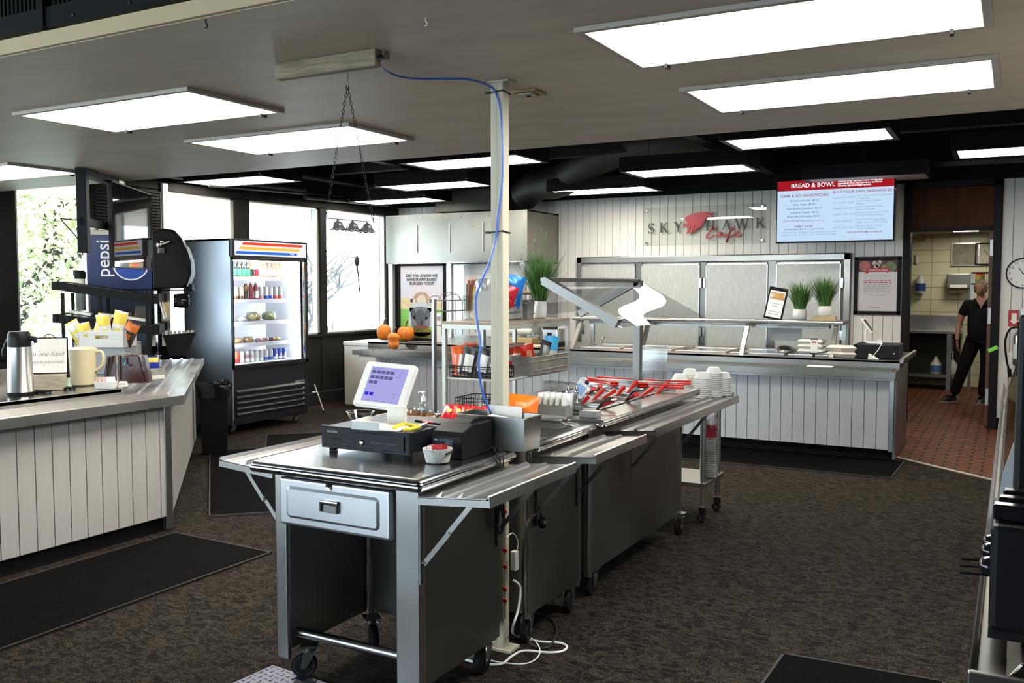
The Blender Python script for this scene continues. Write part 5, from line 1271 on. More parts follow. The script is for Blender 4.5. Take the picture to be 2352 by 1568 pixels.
# white crate with chips on a grey stand
p = deskthing(225, 845)
t = thing('box_stand', 'grey stand under the white chip crate', 'stand', (-6.02, 4.62, ZT), 0.5)
MB().box(-0.17, 0.165, -0.10, 0.11, 0, 0.20).build('stand', pm('stand_grey', (0.25, 0.26, 0.26), 0.5, metal=0.3), t, bevel=0.003)
zcrate = ZT + 0.201
t = thing('chip_crate', 'white wooden crate with an oval hand hole holding chip bags', 'crate', (-6.02, 4.62, zcrate), 0.5)
hw, hd, hh = 0.17, 0.12, 0.125
b = MB()
b.box(-hw, hw, hd - 0.008, hd, 0, hh); b.box(-hw, -hw + 0.008, -hd, hd, 0, hh); b.box(hw - 0.008, hw, -hd, hd, 0, hh); b.box(-hw, hw, -hd, hd, 0, 0.006)
b.box(-hw, hw, -hd, -hd + 0.008, 0, 0.065); b.box(-hw, hw, -hd, -hd + 0.008, 0.092, hh); b.box(-hw, -0.045, -hd, -hd + 0.008, 0.065, 0.092); b.box(0.055, hw, -hd, -hd + 0.008, 0.065, 0.092)
b.build('crate', pm('white_paint_wood', (0.66, 0.65, 0.62), 0.5), t, bevel=0.0015)
cb = [(-0.15, -0.06, 0.2, -0.5, YLW, WHF), (-0.08, -0.02, 0.24, 0.35, YLW, WHF), (-0.11, -0.09, 0.17, -0.2, WHF, YLW), (0.01, -0.04, 0.23, -0.1, WHF, YLW), (0.06, -0.01, 0.26, 0.25, WHF, YLW), (0.14, -0.04, 0.19, 0.5, DKF, pm('spicy_print', (0.6, 0.15, 0.02), 0.4))]
A_ = Matrix.Translation((-6.02, 4.62, zcrate)) @ R(0.5)
for i, (x, y, h, tl, m1, m2) in enumerate(cb):
    P_ = A_ @ Vector((x, y, 0.02))
    pouch('chip_bag', tuple(P_), 0.105, h, 0.05, m1, ('yellow bag tilted at the left end', 'yellow topped bag', 'small white bag in front', 'white bag with yellow mark in the middle', 'tall white bag', 'black and red spicy bag at the right end')[i] + ' of the white chip crate', 'chip bag', 'chip bags in the white crate', (0.1, tl, 0.5), [(0.02, 0.98, 0.62, 0.97), (0.3, 0.72, 0.28, 0.5)], [m2, YLW if m1 is WHF else m2])
# brown clipboard stack / menu holders with glass faucet dispenser
p = deskthing(285, 880)
t = thing('tea_dispenser', 'dark brown boxy tea dispenser beside the cream pitcher', 'dispenser', (p.x, p.y, ZT), 0.62)
BRN = noisy(pm('brown_shell', (0.05, 0.016, 0.012), 0.25), 6, 0.3, (8, 8, 1))
b = MB(); b.prism([(-0.10, 0), (-0.075, 0.19), (0.10, 0.19), (0.135, 0.0)], -0.0, 0.10, 'y'); b.build('shell', BRN, t, bevel=0.006)
b = MB(); b.prism([(-0.135, 0.0), (-0.105, 0.185), (-0.09, 0.185), (-0.115, 0.0)], -0.01, 0.09, 'y'); b.prism([(0.115, 0.19), (0.135, 0.185), (0.165, 0.0), (0.145, 0.0)], 0.0, 0.09, 'y'); b.each('side_panel', BRN, t, bevel=0.004)
b = MB(); b.tube([(-0.03, -0.035, 0.0), (-0.03, -0.035, 0.20)], 0.007, 8); b.build('post', CHROME, t)
b = MB(); b.sph((-0.035, -0.035, 0.205), 0.014); b.sph((-0.005, -0.035, 0.208), 0.016); b.sph((0.025, -0.035, 0.205), 0.015); b.sph((0.05, -0.035, 0.205), 0.012); b.cyl((0.0, -0.035, 0.2), (0.01, -0.035, 0.175), 0.008); b.build('glass_knobs', CLEAR, t, smooth=True)
b = MB(); b.tube([(0.012, -0.036, 0.175), (0.016, -0.037, 0.13), (0.035, -0.04, 0.12), (0.045, -0.04, 0.125)], 0.007, 8); b.build('blue_spout', pm('teal_glass', (0.02, 0.2, 0.28), 0.15, trans=0.4), t, smooth=True)
p = deskthing(243, 892)
t = thing('sugar_dish', 'small white dish packed with pink and white sugar packets', 'dish', (p.x, p.y, ZT), 0.4)
b = MB(); openbox(b, -0.062, 0.062, -0.035, 0.035, 0, 0.045, 0.003, 0.006); b.build('dish', WPLAST, t, bevel=0.004)
A_ = Matrix.Translation((p.x, p.y, ZT)) @ R(0.4)
for i in range(8):
    P_ = A_ @ Vector((-0.052 + i * 0.014, 0.004 * (i % 2), 0.012)); o = MB(R(0.25 - 0.06 * i, 'Y') @ R(1.1)); o.box(-0.02, 0.02, -0.0012, 0.0012, 0, 0.062)
    o = o.build('sugar_packet', pm('pink_packet', (0.72, 0.5, 0.46), 0.6) if i < 6 else PAPER, None, loc=P_); tag(o, 'sugar packet standing in the small white dish', 'packet', 'sugar packets in the white dish')
p = deskthing(283, 887)
t = thing('tent_card', 'small white tent card reading Iced Tea', 'card', (p.x, p.y, ZT), 0.3)
b = MB(); b.prism([(-0.016, 0), (0, 0.034), (0.002, 0.034), (0.018, 0)], -0.028, 0.028, 'x'); b.build('card', PAPER, t)
text('lettering', INK, t, frame((0, -0.0095, 0.016), (1, 0, 0), (0, -0.9, 0.42)), [('Iced Tea', 0, -0.003, 0.012, 'CENTER')], 0.0002)
tag(MB().lathe([(0.008, 0), (0.011, 0.004), (0.007, 0.014), (0.011, 0.02), (0.001, 0.026)], 12).build('glass_clip', CLEAR, None, loc=tuple(deskthing(272, 890)), smooth=True), 'tiny clear glass stopper beside the tent card', 'stopper')
for px, py, w, d_, lb in ((92, 902, 0.115, 0.08, 'flat black drip mat in front of the airpot'), (152, 894, 0.10, 0.06, 'flat black drip mat in front of the cream pitcher')):
    p = deskthing(px, py); t = thing('drip_mat', lb, 'mat', (p.x, p.y, ZT), 0.4); MB().box(-w / 2, w / 2, -d_ / 2, d_ / 2, 0.004, 0.016).build('pad', RUBBER, t, bevel=0.003)
    b = MB(); [b.box(sx * w * .4 - .005, sx * w * .4 + .005, sy * d_ * .4 - .005, sy * d_ * .4 + .005, 0, 0.005) for sx in (-1, 1) for sy in (-1, 1)]; b.each('foot', RUBBER, t)
# silver bag of cookies in a bin, price tags at the front of the angled counter
p = Zp(345, 872, ZT)
t = thing('candy_bin', 'grey and white trays holding a blue and yellow bag at the counter corner', 'bin', (p.x - 0.03, p.y + 0.05, ZT), PI / 4 + 0.3)
b = MB(); openbox(b, -0.07, 0.07, -0.05, 0.07, 0.03, 0.08, 0.003)
for z in (0.045, 0.06): b.box(-0.072, 0.072, -0.052, -0.05, z, z + 0.004)
b.build('bin', GALV, t); b = MB(); b.box(-0.07, 0.07, -0.05, 0.07, 0.0, 0.03); b.build('white_tray', WPLAST, t, bevel=0.004)
pouch('snack_bag', (p.x - 0.05, p.y + 0.06, ZT + 0.06), 0.10, 0.10, 0.05, pm('deep_blue_foil', (0.02, 0.04, 0.35), 0.3), 'blue and yellow snack bag in the grey bin at the counter corner', 'packet', None, (-0.2, 0, 0.8), [(0.05, 0.95, 0.55, 0.95)], [YLW])

# ================================================================== DISPLAY CASE AND SODA MACHINE ON THE ANGLED COUNTER
def diag(s, a=0, z=0): return Vector((cx, cy, z)) + DG * s + NG * a
o = diag(2.55, -0.33, ZT)
MF = frame(o, NG, (0, 0, 1))           # x towards the room, y along the counter
t = thing('snack_display_case', 'black framed glass snack display with tilted shelves seen from its side', 'display case', tuple(o))
M = T(*-o) @ MF
b = MB(M)
for y in (0.0, 0.5):
    for x in (-0.03, -0.42, -0.72): b.box(x - 0.014, x + 0.014, y - 0.012, y + 0.012, 0, 0.62 if x > -0.1 else 0.60)
b.box(-0.74, 0.0, -0.012, 0.5, 0.0, 0.035)
b.build('frame', BLACKM, t, bevel=0.002)
def tilted(z0, z1, th, nm, mat=BLACKM, x0=-0.76, x1=0.02):
    b = MB(M); b.m = 0
    b.prism([(x0, z0 - th), (x1, z1 - th), (x1, z1), (x0, z0)], -0.03, 0.0, 'y'); b.prism([(x0, z0 - th), (x1, z1 - th), (x1, z1), (x0, z0)], 0.50, 0.53, 'y')
    b.box(x1 - 0.005, x1 + 0.05, -0.03, 0.53, z1 - th, z1 + 0.012); b.box(x0 - 0.04, x0 + 0.01, -0.03, 0.53, z0 - th, z0)
    b.m = 1; b.prism([(x0, z0 - 0.018), (x1, z1 - 0.018), (x1, z1 - 0.008), (x0, z0 - 0.008)], 0.0, 0.50, 'y')
    return b.build(nm, [mat, STEEL], t)
sh1 = tilted(0.70, 0.575, 0.075, 'tilted_shelf'); sh2 = tilted(0.415, 0.30, 0.075, 'tilted_shelf')
for sh, z1 in ((sh1, 0.575), (sh2, 0.30)):
    b = MB(M)
    if sh is sh1:
        for k, y in enumerate((0.03, 0.28)): b.prism([(0.052, z1 + 0.0), (0.056, z1 + 0.0), (0.105, z1 - 0.21), (0.10, z1 - 0.21)], y, y + 0.10, 'y')
    b.box(0.05, 0.052, -0.02, 0.5, z1 - 0.06, z1 + 0.005)
    b.each('price_tag', PAPER, sh)
b = MB(M); b.box(-0.70, -0.03, -0.006, -0.003, 0.03, 0.56); b.box(-0.002, 0.001, 0.0, 0.5, 0.03, 0.30)
b.build('side_glass', GLASSG, t)
cu0 = None
for i, (x, y) in enumerate(((-0.62, 0.12), (-0.48, 0.12), (-0.32, 0.14), (-0.14, 0.12))):
    P_ = MF @ Vector((x, y, 0.036)); lb = 'stack of white cups in the bottom of the snack display, ' + ('leftmost', 'second', 'third', 'rightmost')[i]
    if cu0 is None:
        b = MB()
        for k in range(9): b.lathe([(0.034, 0.014 * k), (0.045, 0.014 * k + 0.012), (0.043, 0.014 * k + 0.013)], 16, arc=True)
        cu0 = b.build('cup_stack', FOAM, None, loc=P_, smooth=True); tag(cu0, lb, 'cups', 'cup stacks in the snack display')
    else: dup(cu0, P_, label=lb)
for i, (x, z, m_) in enumerate(((-0.6, 0.41, PAPER), (-0.35, 0.385, PAPER), (-0.15, 0.355, WPLAST))):
    P_ = MF @ Vector((x, 0.15, z)); oo = MB(R(PI / 4) @ R(0.17, 'Y')).box(-0.09, 0.09, -0.08, 0.08, 0, 0.022).build('paper_tray', m_, None, loc=P_); tag(oo, 'white tray on the lower tilted display shelf, ' + ('back', 'middle', 'front')[i] + ' one', 'tray')
# soda machine
o = diag(3.15, 0, 0); MF2 = frame(o, NG, (0, 0, 1))
t = thing('soda_machine', 'tall blue and black soda fountain machine behind the snack display', 'soda machine', tuple(o))
M = T(*-o) @ MF2
NAVY = noisy(pm('navy_panel_side', (0.006, 0.02, 0.11), 0.35), 3, 0.2)
MB(M).box(-0.92, -0.36, 0.02, 0.50, 0, 0.918).build('base_cabinet', DARKWALL, t)
MB(M).box(-0.94, -0.37, 0.0, 0.52, 1.55, 2.06).build('side_panel', NAVY, t, bevel=0.004)
MB(M).box(-0.92, -0.37, 0.03, 0.50, 0.92, 1.55).build('lower_body', pm('smoky_body', (0.03, 0.05, 0.09), 0.25), t)
MB(M).box(-0.955, -0.37, -0.01, 0.53, 2.06, 2.105).build('top_rim', pm('beige_rim', (0.55, 0.5, 0.42), 0.5), t, bevel=0.004)
b = MB(M); b.prism([(-0.37, 1.55), (-0.10, 1.56), (-0.05, 1.60), (-0.02, 1.70), (-0.025, 1.82), (-0.06, 1.95), (-0.10, 2.05), (-0.16, 2.12), (-0.26, 2.13), (-0.37, 2.09)], 0.0, 0.52, 'y'); b.build('front_shell', BLACKP, t, bevel=0.02, seg=3)
b = MB(M); b.prism([(-0.06, 1.58), (-0.045, 1.58), (0.0, 1.70), (-0.005, 1.83), (-0.05, 1.97), (-0.058, 1.96), (-0.02, 1.83), (-0.015, 1.70)], 0.02, 0.5, 'y'); b.build('front_panel', pm('silver_trim', (0.5, 0.55, 0.6), 0.25, metal=0.6), t)
b = MB(M); b.box(-0.40, -0.0, 0.06, 0.46, 1.535, 1.55); b.box(-0.06, -0.01, 0.05, 0.47, 1.545, 1.60); b.build('canopy', BLACKP, t, bevel=0.004)
b = MB(M @ T(-0.16, 0.03, 1.44) @ R(PI / 2, 'Y')); b.lathe([(0.062, -0.02), (0.07, 0.04), (0.07, 0.09), (0.055, 0.12), (0.001, 0.125)], 20); b.build('dispenser_head', BLACKG, t, smooth=True)
b = MB(M); b.box(-0.30, -0.22, 0.1, 0.2, 1.0, 1.54); b.build('chrome_column', CHROME, t)
b = MB(M @ T(-0.30, -0.04, 1.975)); b.cyl((0, 0, 0), (0.10, 0, 0.035), 0.018); b.sph((0.0, 0, 0.0), 0.03, (0.9, 1, 1.4)); b.sph((0.03, 0, 0.03), 0.02); b.box(-0.01, 0.05, -0.01, 0.01, -0.08, -0.03); b.build('chrome_lock', CHROME, t, smooth=True)
tx = frame(M @ Vector((-0.74, -0.002, 1.665)), (0, 0, 1), M.to_3x3() @ Vector((0, -1, 0)))
text('lettering', pm('logo_white', (0.8, 0.8, 0.8), 0.5), t, tx, [('pepsi', 0, 0, 0.17, 'LEFT', 0, 0.001)], 0.0015)
def disc(b, c, r, y0, n=32, a0=0, a1=2 * PI, r0=0):
    pts = [(c[0] + r * math.cos(a0 + (a1 - a0) * i / n), c[1] + r * math.sin(a0 + (a1 - a0) * i / n)) for i in range(n + 1)]
    b.add([(c[0], y0, c[1])] + [(p_[0], y0, p_[1]) for p_ in pts], [(0, i + 1, i + 2) for i in range(n)])
b = MB(M); c_ = (-0.555, 1.80); b.m = 0; disc(b, c_, 0.165, -0.0015); b.m = 1; disc(b, c_, 0.152, -0.002, a0=PI * 0.08, a1=PI * 0.98); b.m = 2; disc(b, c_, 0.152, -0.002, a0=PI * 1.12, a1=PI * 1.95)
b.build('round_logo', [pm('logo_ring', (0.8, 0.8, 0.8), 0.5), RED, pm('logo_blue', (0.01, 0.06, 0.35), 0.4)], t)
b = MB(M); b.box(-0.95, -0.86, 0.04, 0.14, 2.106, 2.17); b.box(-0.84, -0.78, 0.04, 0.14, 2.106, 2.15); tag(b.build('paper_rolls', PAPER, None, loc=tuple(o), bevel=0.01), 'two small white boxes on top of the soda machine', 'box')
# water filter and tube by the window
t = thing('water_filter', 'white cylindrical water filter hanging beside the soda machine at the window', 'filter', tuple(diag(3.15, -1.0, 1.35)))
b = MB(); b.lathe([(0.04, 0), (0.045, 0.01), (0.045, 0.30), (0.001, 0.30)], 18); b.build('cartridge', WPLAST, t, smooth=True)
b = MB(); b.lathe([(0.05, 0.30), (0.052, 0.36), (0.03, 0.38), (0.001, 0.38)], 18); b.box(-0.07, -0.03, -0.02, 0.02, 0.33, 0.38); b.build('cap', BLACKP, t, smooth=True)
q = Vector(t.location)
b = MB(T(*-q)); b.tube(smooth_path([Xp(190, 585, -7.75), Xp(180, 550, -7.85), Xp(142, 506, -7.95), Xp(150, 503, -7.95), Xp(205, 508, -7.75)], 5), 0.006, 6); b.tube([q, q + Vector((0, 0, -0.3))], 0.005, 6); b.build('hose', BCABLE, t, smooth=True)
# black cup-lid rack at the end of the counter
p = diag(3.02, -0.13, ZT); 
t = thing('lid_dispenser', 'black wedge shaped straw dispenser with white tubes at the steel rail end', 'dispenser', tuple(p), PI / 4)
b = MB(); b.prism([(-0.08, 0.0), (0.07, 0.0), (0.16, 0.22), (-0.14, 0.20)], -0.09, 0.09, 'x' if False else 'y'); b.build('holder', BLACKP, t)
b = MB()
for i in range(7):
    for j in range(2): b.box(-0.12 + i * 0.038, -0.098 + i * 0.038, -0.07 + j * 0.07, -0.03 + j * 0.07, 0.195, 0.235)
b.each('straw', PAPER, t)
b = MB(); 
t = thing('menu_stand_plate', 'bright steel plate edge leaning above the angled tray rail', 'plate', tuple(diag(2.2, -0.38, ZT)), PI / 4)
t2 = MB(R(0.0)).box(-0.004, 0.004, -0.3, 0.3, 0.0, 0.10).build('plate', STEELB, t)
bpy.data.objects.remove(t2); bpy.data.objects.remove(t)

# hanging screen on a ceiling bracket over the left counter
d_ = Vector((-0.62, 0.89, 0)).normalized(); o = Vector((-6.19, 4.82, 1.725))
t = thing('hanging_screen', 'dark glossy wall screen hung on a black bracket over the left counter', 'screen', tuple(o))
M = frame((0, 0, 0), d_, (0, 0, 1)); WS = 1.085
nrm_ = M.to_3x3() @ Vector((0, -1, 0))
sgn = 1 if nrm_.dot(Vector((1, 0, 0))) < 0 else -1
b = MB(M); b.box(0, WS, 0.0 if sgn < 0 else -0.035, 0.035 if sgn < 0 else 0.0, 0, 0.68); b.build('housing', BLACKM, t, bevel=0.004)
b = MB(M); b.box(0.012, WS - 0.012, sgn * 0.0015 - 0.0005, sgn * 0.0015 + 0.0005, 0.012, 0.668); b.build('glass', pm('screen_glass', (0.03, 0.027, 0.027), 0.03, spec=0.6), t)
b = MB(M); b.box(0.2, 0.6, -sgn * 0.03 - 0.02, -sgn * 0.03 + 0.02, 0.1, 0.5); b.build('mount', BLACKM, t)
b = MB(M); yb = -sgn * 0.075
b.box(-0.46, 0.47, yb - 0.04, yb + 0.04, 0.665, 0.716); b.box(-0.46, -0.385, yb - 0.035, yb + 0.035, 0.10, 0.69); b.box(-0.46, 0.3, yb - 0.02, yb + 0.02, 0.30, 0.36)
b.build('bracket', BLACKM, t, bevel=0.003)
MB(M).box(0.28, 0.40, yb - 0.045, yb + 0.045, 0.69, 0.717).build('ceiling_plate', GALV, t)
text('poster_lettering', pm('screen_red', (0.25, 0.06, 0.07), 0.4), t, frame(M @ Vector((0.05 if sgn < 0 else WS - 0.05, sgn * 0.003, 0.0)), (M.to_3x3() @ Vector((1, 0, 0))) * (1 if sgn < 0 else -1), M.to_3x3() @ Vector((0, sgn, 0))), [], 0.0001) if False else None

# ================================================================== BEVERAGE COOLER
KX0, KX1, KY0, KY1 = -7.92, -7.22, 7.04, 8.20
t = thing('beverage_cooler', 'tall lit beverage cooler with glass door and striped red yellow blue header', 'cooler', (-7.5, 7.6, 0))
M = loc(t)
CSID = steel_mat('cooler_side', (0.52, 0.55, 0.60), (0.32, 0.42), (1, 1, 1), 2, 0.01)
CBLK = noisy(pm('cooler_black', (0.012, 0.013, 0.018), 0.3), 4, 0.1); CWH = pm('cooler_liner', (0.85, 0.88, 0.9), 0.4)
b = MB(M); b.box(KX0, KX1, KY0, KY0 + 0.02, 0.10, 2.08); b.build('side_panel', CSID, t, bevel=0.003)
b = MB(M); b.box(KX0, KX1, KY1 - 0.02, KY1, 0.10, 2.08); b.box(KX0, KX0 + 0.02, KY0, KY1, 0.10, 2.08); b.box(KX0, KX1, KY0, KY1, 2.055, 2.08); b.box(KX0, KX1 - 0.002, KY0 + 0.02, KY1 - 0.02, 0.10, 0.735)
b.build('cabinet', CBLK, t, bevel=0.003)
b = MB(M); b.box(KX0 + 0.03, KX1 - 0.04, KY0 + 0.021, KY0 + 0.03, 0.74, 1.88); b.box(KX0 + 0.03, KX1 - 0.04, KY1 - 0.05, KY1 - 0.04, 0.74, 1.88); b.box(KX0 + 0.10, KX0 + 0.12, KY0 + 0.03, KY1 - 0.04, 0.74, 1.88); b.box(KX0 + 0.1, KX1 - 0.04, KY0 + 0.03, KY1 - 0.04, 1.86, 1.88); b.box(KX0 + 0.1, KX1 - 0.04, KY0 + 0.03, KY1 - 0.04, 0.736, 0.745)
b.build('liner', CWH, t)
b = MB(M); b.box(KX1 - 0.06, KX1 - 0.045, KY0 + 0.04, KY0 + 0.055, 0.78, 1.84); b.box(KX1 - 0.06, KX1 - 0.045, KY1 - 0.075, KY1 - 0.06, 0.78, 1.84); b.box(KX1 - 0.07, KX1 - 0.05, KY0 + 0.05, KY1 - 0.06, 1.845, 1.858)
b.each('light_strip', emis('cooler_led', (0.93, 0.97, 1.0), 140), t)
SHZ = [1.675, 1.43, 1.19, 0.955]
for z in SHZ:
    b = MB(M); b.box(KX0 + 0.12, KX1 - 0.10, KY0 + 0.03, KY1 - 0.14, z - 0.012, z - 0.004); b.box(KX1 - 0.105, KX1 - 0.098, KY0 + 0.03, KY1 - 0.14, z - 0.035, z + 0.008)
    b.build('shelf', pm('shelf_grey', (0.55, 0.56, 0.66), 0.5), t)
b = MB(M)
for z in SHZ + [1.80]: b.box(KX0 + 0.121, KX0 + 0.124, KY0 + 0.60, KY0 + 0.612, z - 0.11, z - 0.04)
b.each('shelf_rail', GREYPR, t)
door = MB(M); w = 0.028
for (y0, y1, z0, z1) in ((KY0, KY0 + 0.012, 0.70, 1.885), (KY1 - 0.05, KY1, 0.70, 1.885), (KY0, KY1, 0.70, 0.745), (KY0, KY1, 1.855, 1.885)): door.box(KX1, KX1 + 0.035, y0, y1, z0, z1)
dd = door.build('door', CBLK, t, bevel=0.003)
MB(M).box(KX1 + 0.012, KX1 + 0.016, KY0 + 0.012, KY1 - 0.05, 0.745, 1.855).build('glass', thin_glass('cooler_glass', (0.97, 0.99, 1.0), f=0.03, gloss=0.6), dd)
MB(M).box(KX1 + 0.03, KX1 + 0.045, KY1 - 0.075, KY1 - 0.062, 0.76, 1.85).build('handle', CHROME, dd)
hd = MB(M).box(KX1 - 0.02, KX1 + 0.035, KY0, KY1, 1.885, 2.08).build('header_sign', CBLK, t, bevel=0.004)
b = MB(M); X_ = KX1 + 0.036; b.m = 0; b.box(X_ - 0.002, X_, KY0 + 0.03, KY1 - 0.03, 1.905, 2.06)
for i, z in enumerate((2.018, 1.970, 1.922)):
    b.m = i + 1; s0 = 0.045 * i
    b.add([(X_ + 0.001, KY0 + 0.13 - s0 + dz * 0.0, z) for dz in (0,)] + [(X_ + 0.001, KY1 - 0.10 - s0, z), (X_ + 0.001, KY1 - 0.075 - s0, z + 0.028), (X_ + 0.001, KY0 + 0.155 - s0, z + 0.028)], [(0, 1, 2, 3)])
b.build('lit_stripes', [emis('hdr_white', (0.92, 0.92, 1.0), 1.0), emis('hdr_red', (1.0, 0.08, 0.02), 0.95), emis('hdr_yellow', (1.0, 0.62, 0.06), 1.0), emis('hdr_blue', (0.03, 0.2, 0.85), 0.9)], hd)
text('lettering', emis('hdr_txt', (1, 1, 1), 1.0), hd, M @ frame((X_ + 0.002, KY1 - 0.30, 1.928), (0, 1, 0), (1, 0, 0)), [('True', 0, 0, 0.035, 'LEFT', 0.3, 0.0008)], 0.0004)
b = MB(M)
for k in range(5): b.prism([(KX1 - 0.002, 0.19 + k * 0.06), (KX1 + 0.018, 0.20 + k * 0.06), (KX1 + 0.018, 0.215 + k * 0.06), (KX1 - 0.002, 0.235 + k * 0.06)], KY0 + 0.05, KY1 - 0.05, 'y')
b.box(KX1 - 0.002, KX1 + 0.01, KY0 + 0.01, KY1 - 0.01, 0.11, 0.17)
b.build('louvres', CBLK, t)
b = MB(M); b.box(KX1 - 0.001, KX1 + 0.003, KY1 - 0.20, KY1 - 0.04, 0.46, 0.50); bd = b.build('badge', STEELB, t)
text('lettering', INK, bd, M @ frame((KX1 + 0.0035, KY1 - 0.12, 0.469), (0, 1, 0), (1, 0, 0)), [('True', 0, 0, 0.03, 'LEFT', 0.3, 0.0006)], 0.0003)
for x in (KX0 + 0.08, KX1 - 0.06):
    for y in (KY0 + 0.07, KY1 - 0.1): caster(t, x + 7.5, y - 7.6, 0.102, r=0.036, rot=0.6, w=0.022)
# drinks
def drink(kind, y, z, body, lab, cap, label, group, x=-7.375, h=None):
    t = thing(kind, label, 'drink', (x, y, z), 0, group)
    if kind == 'soda_can':
        h = h or 0.12; r = 0.031
        MB().lathe([(r * 0.8, 0), (r, 0.008), (r, h - 0.012), (r * 0.8, h), (0.001, h)], 14).build('body', body, t, smooth=True)
        MB().lathe([(r * 1.01, h * 0.08), (r * 1.01, h * 0.32)], 14, arc=True).build('band', lab, t, smooth=True)
    else:
        h = h or 0.20; r = 0.03
        MB().lathe([(r * 0.9, 0), (r, 0.006), (r, h * 0.62), (r * 0.75, h * 0.76), (0.012, h * 0.9), (0.011, h * 0.93)], 14).build('body', body, t, smooth=True)
        MB().lathe([(r * 1.02, h * 0.12), (r * 1.02, h * 0.5)], 14, arc=True).build('label', lab, t, smooth=True)
        MB().lathe([(0.014, h * 0.92), (0.014, h), (0.001, h)], 12).build('cap', cap, t)
    return t
C = {k: pm('drink_' + k, v, 0.25) for k, v in dict(water=(0.65, 0.78, 0.9), blk=(0.02, 0.02, 0.02), grn=(0.05, 0.6, 0.12), tea=(0.45, 0.22, 0.06), ltea=(0.7, 0.7, 0.6), red=(0.75, 0.08, 0.04), org=(0.85, 0.4, 0.05), cream=(0.72, 0.62, 0.35), brn=(0.12, 0.05, 0.02), dkred=(0.22, 0.01, 0.02), wh=(0.75, 0.76, 0.8), silver=(0.55, 0.56, 0.6), blue=(0.03, 0.08, 0.45), pink=(0.75, 0.3, 0.3), wht=(0.85, 0.85, 0.85)).items()}
rowA = [('water', 'wh', 'wht', 'clear water bottle')] * 2 + [('blk', 'grn', 'wht', 'black bottle with a green label')] * 4 + [('tea', 'blk', 'grn', 'dark tea bottle with a yellow cap'), ('wh', 'dkred', 'wht', 'white sports bottle')] + [('tea', 'ltea', 'wht', 'amber tea bottle')] * 2 + [('red', 'ltea', 'org', 'red juice bottle')] * 2 + [('org', 'ltea', 'org', 'orange juice bottle')] * 2
ords = ('leftmost one', 'second one', 'third one', 'fourth one')
cnt = {}
for i, (bd_, lb_, cp, nm) in enumerate(rowA):
    k = cnt.get(nm, 0); cnt[nm] = k + 1
    drink('drink_bottle', KY0 + 0.07 + i * 0.066, SHZ[0] - 0.003, C[bd_], C[lb_], C[cp], nm + ' on the top cooler shelf' + (', ' + ords[k] if [r[3] for r in rowA].count(nm) > 1 else ''), 'top cooler shelf drinks', h=0.185)
rowB = [('soda_can', 'cream', 'brn', 'cream tall can')] * 4 + [('drink_bottle', 'brn', 'blk', 'dark brown bottle'), ('drink_bottle', 'dkred', 'dkred', 'dark red bottle'), ('drink_bottle', 'dkred', 'wh', 'dark red bottle with pale label')] + [('soda_can', 'wh', 'pink', 'white slim can with pink band'), ('soda_can', 'wh', 'blue', 'white slim can with blue band'), ('soda_can', 'wh', 'blue', 'white slim can with blue band'), ('soda_can', 'silver', 'red', 'silver slim can with red band'), ('soda_can', 'silver', 'red', 'silver slim can with red band')]
cnt = {}
for i, (kd, bd_, lb_, nm) in enumerate(rowB):
    k = cnt.get(nm, 0); cnt[nm] = k + 1
    drink(kd, KY0 + 0.07 + i * 0.075, SHZ[1] - 0.003, C[bd_], C[lb_], C['wht'], nm + ' on the second cooler shelf' + (', ' + ords[k] if [r[3] for r in rowB].count(nm) > 1 else ''), 'second cooler shelf drinks', h=0.20 if kd == 'drink_bottle' else 0.148)
SAL = noisy(pm('salad_leaves', (0.25, 0.42, 0.12), 0.6), 30, 0.5, col2=(0.75, 0.7, 0.5)); PST = noisy(pm('pastry', (0.6, 0.38, 0.15), 0.6), 25, 0.4)
for i, (y, z, w_, m_, lb) in enumerate(((7.36, SHZ[2], 0.05, CWH, 'small white tub left of the salads on the third cooler shelf'), (7.55, SHZ[2], 0.085, noisy(pm('salad_mix', (0.6, 0.4, 0.2), 0.6), 30, 0.5, col2=(0.3, 0.4, 0.15)), 'clear clamshell of mixed salad, middle of the third cooler shelf'), (7.78, SHZ[2], 0.085, SAL, 'clear clamshell of green salad at the right of the third cooler shelf'),
        (7.30, SHZ[3], 0.055, PST, 'wrapped round pastry at the left of the fourth cooler shelf'), (7.46, SHZ[3], 0.06, PST, 'wrapped flat pastry beside the round one on the fourth cooler shelf'), (7.62, SHZ[3], 0.04, noisy(pm('parfait', (0.7, 0.6, 0.6), 0.5), 40, 0.5, col2=(0.5, 0.03, 0.05)), 'berry parfait cup on the fourth cooler shelf, left one'), (7.72, SHZ[3], 0.04, noisy(pm('parfait2', (0.7, 0.6, 0.6), 0.5), 40, 0.5, col2=(0.4, 0.1, 0.05)), 'berry parfait cup on the fourth cooler shelf, right one'), (7.82, SHZ[3], 0.04, pm('grapes', (0.25, 0.05, 0.08), 0.4), 'cup of dark grapes on the fourth cooler shelf'), (7.91, SHZ[3], 0.04, pm('pineapple', (0.75, 0.6, 0.12), 0.5), 'cup of yellow fruit on the fourth cooler shelf'))):
    q = thing('food_box', lb, 'food', (-7.40, y, z - 0.003))
    MB().sph((0, 0, w_ * 0.62), w_, (0.9, 1, 0.6), 14, 8).build('food', m_, q, smooth=True)
    b = MB(); b.lathe([(w_ * 0.8, 0), (w_ * 1.08, w_ * 0.7), (w_ * 1.08, w_ * 0.75), (w_ * 0.85, w_ * 1.25), (0.001, w_ * 1.3)], 20); b.build('clear_lid', FILM, q, smooth=True)
rowE = [('red', 'dkred', 'red soda can')] * 3 + [('silver', 'wh', 'silver soda can')] * 5 + [('silver', 'blue', 'silver can with a blue band')] * 2 + [('blue', 'wh', 'blue soda can')] * 3
ordsL = ('leftmost one', 'second one', 'third one', 'fourth one', 'fifth one'); cnt = {}
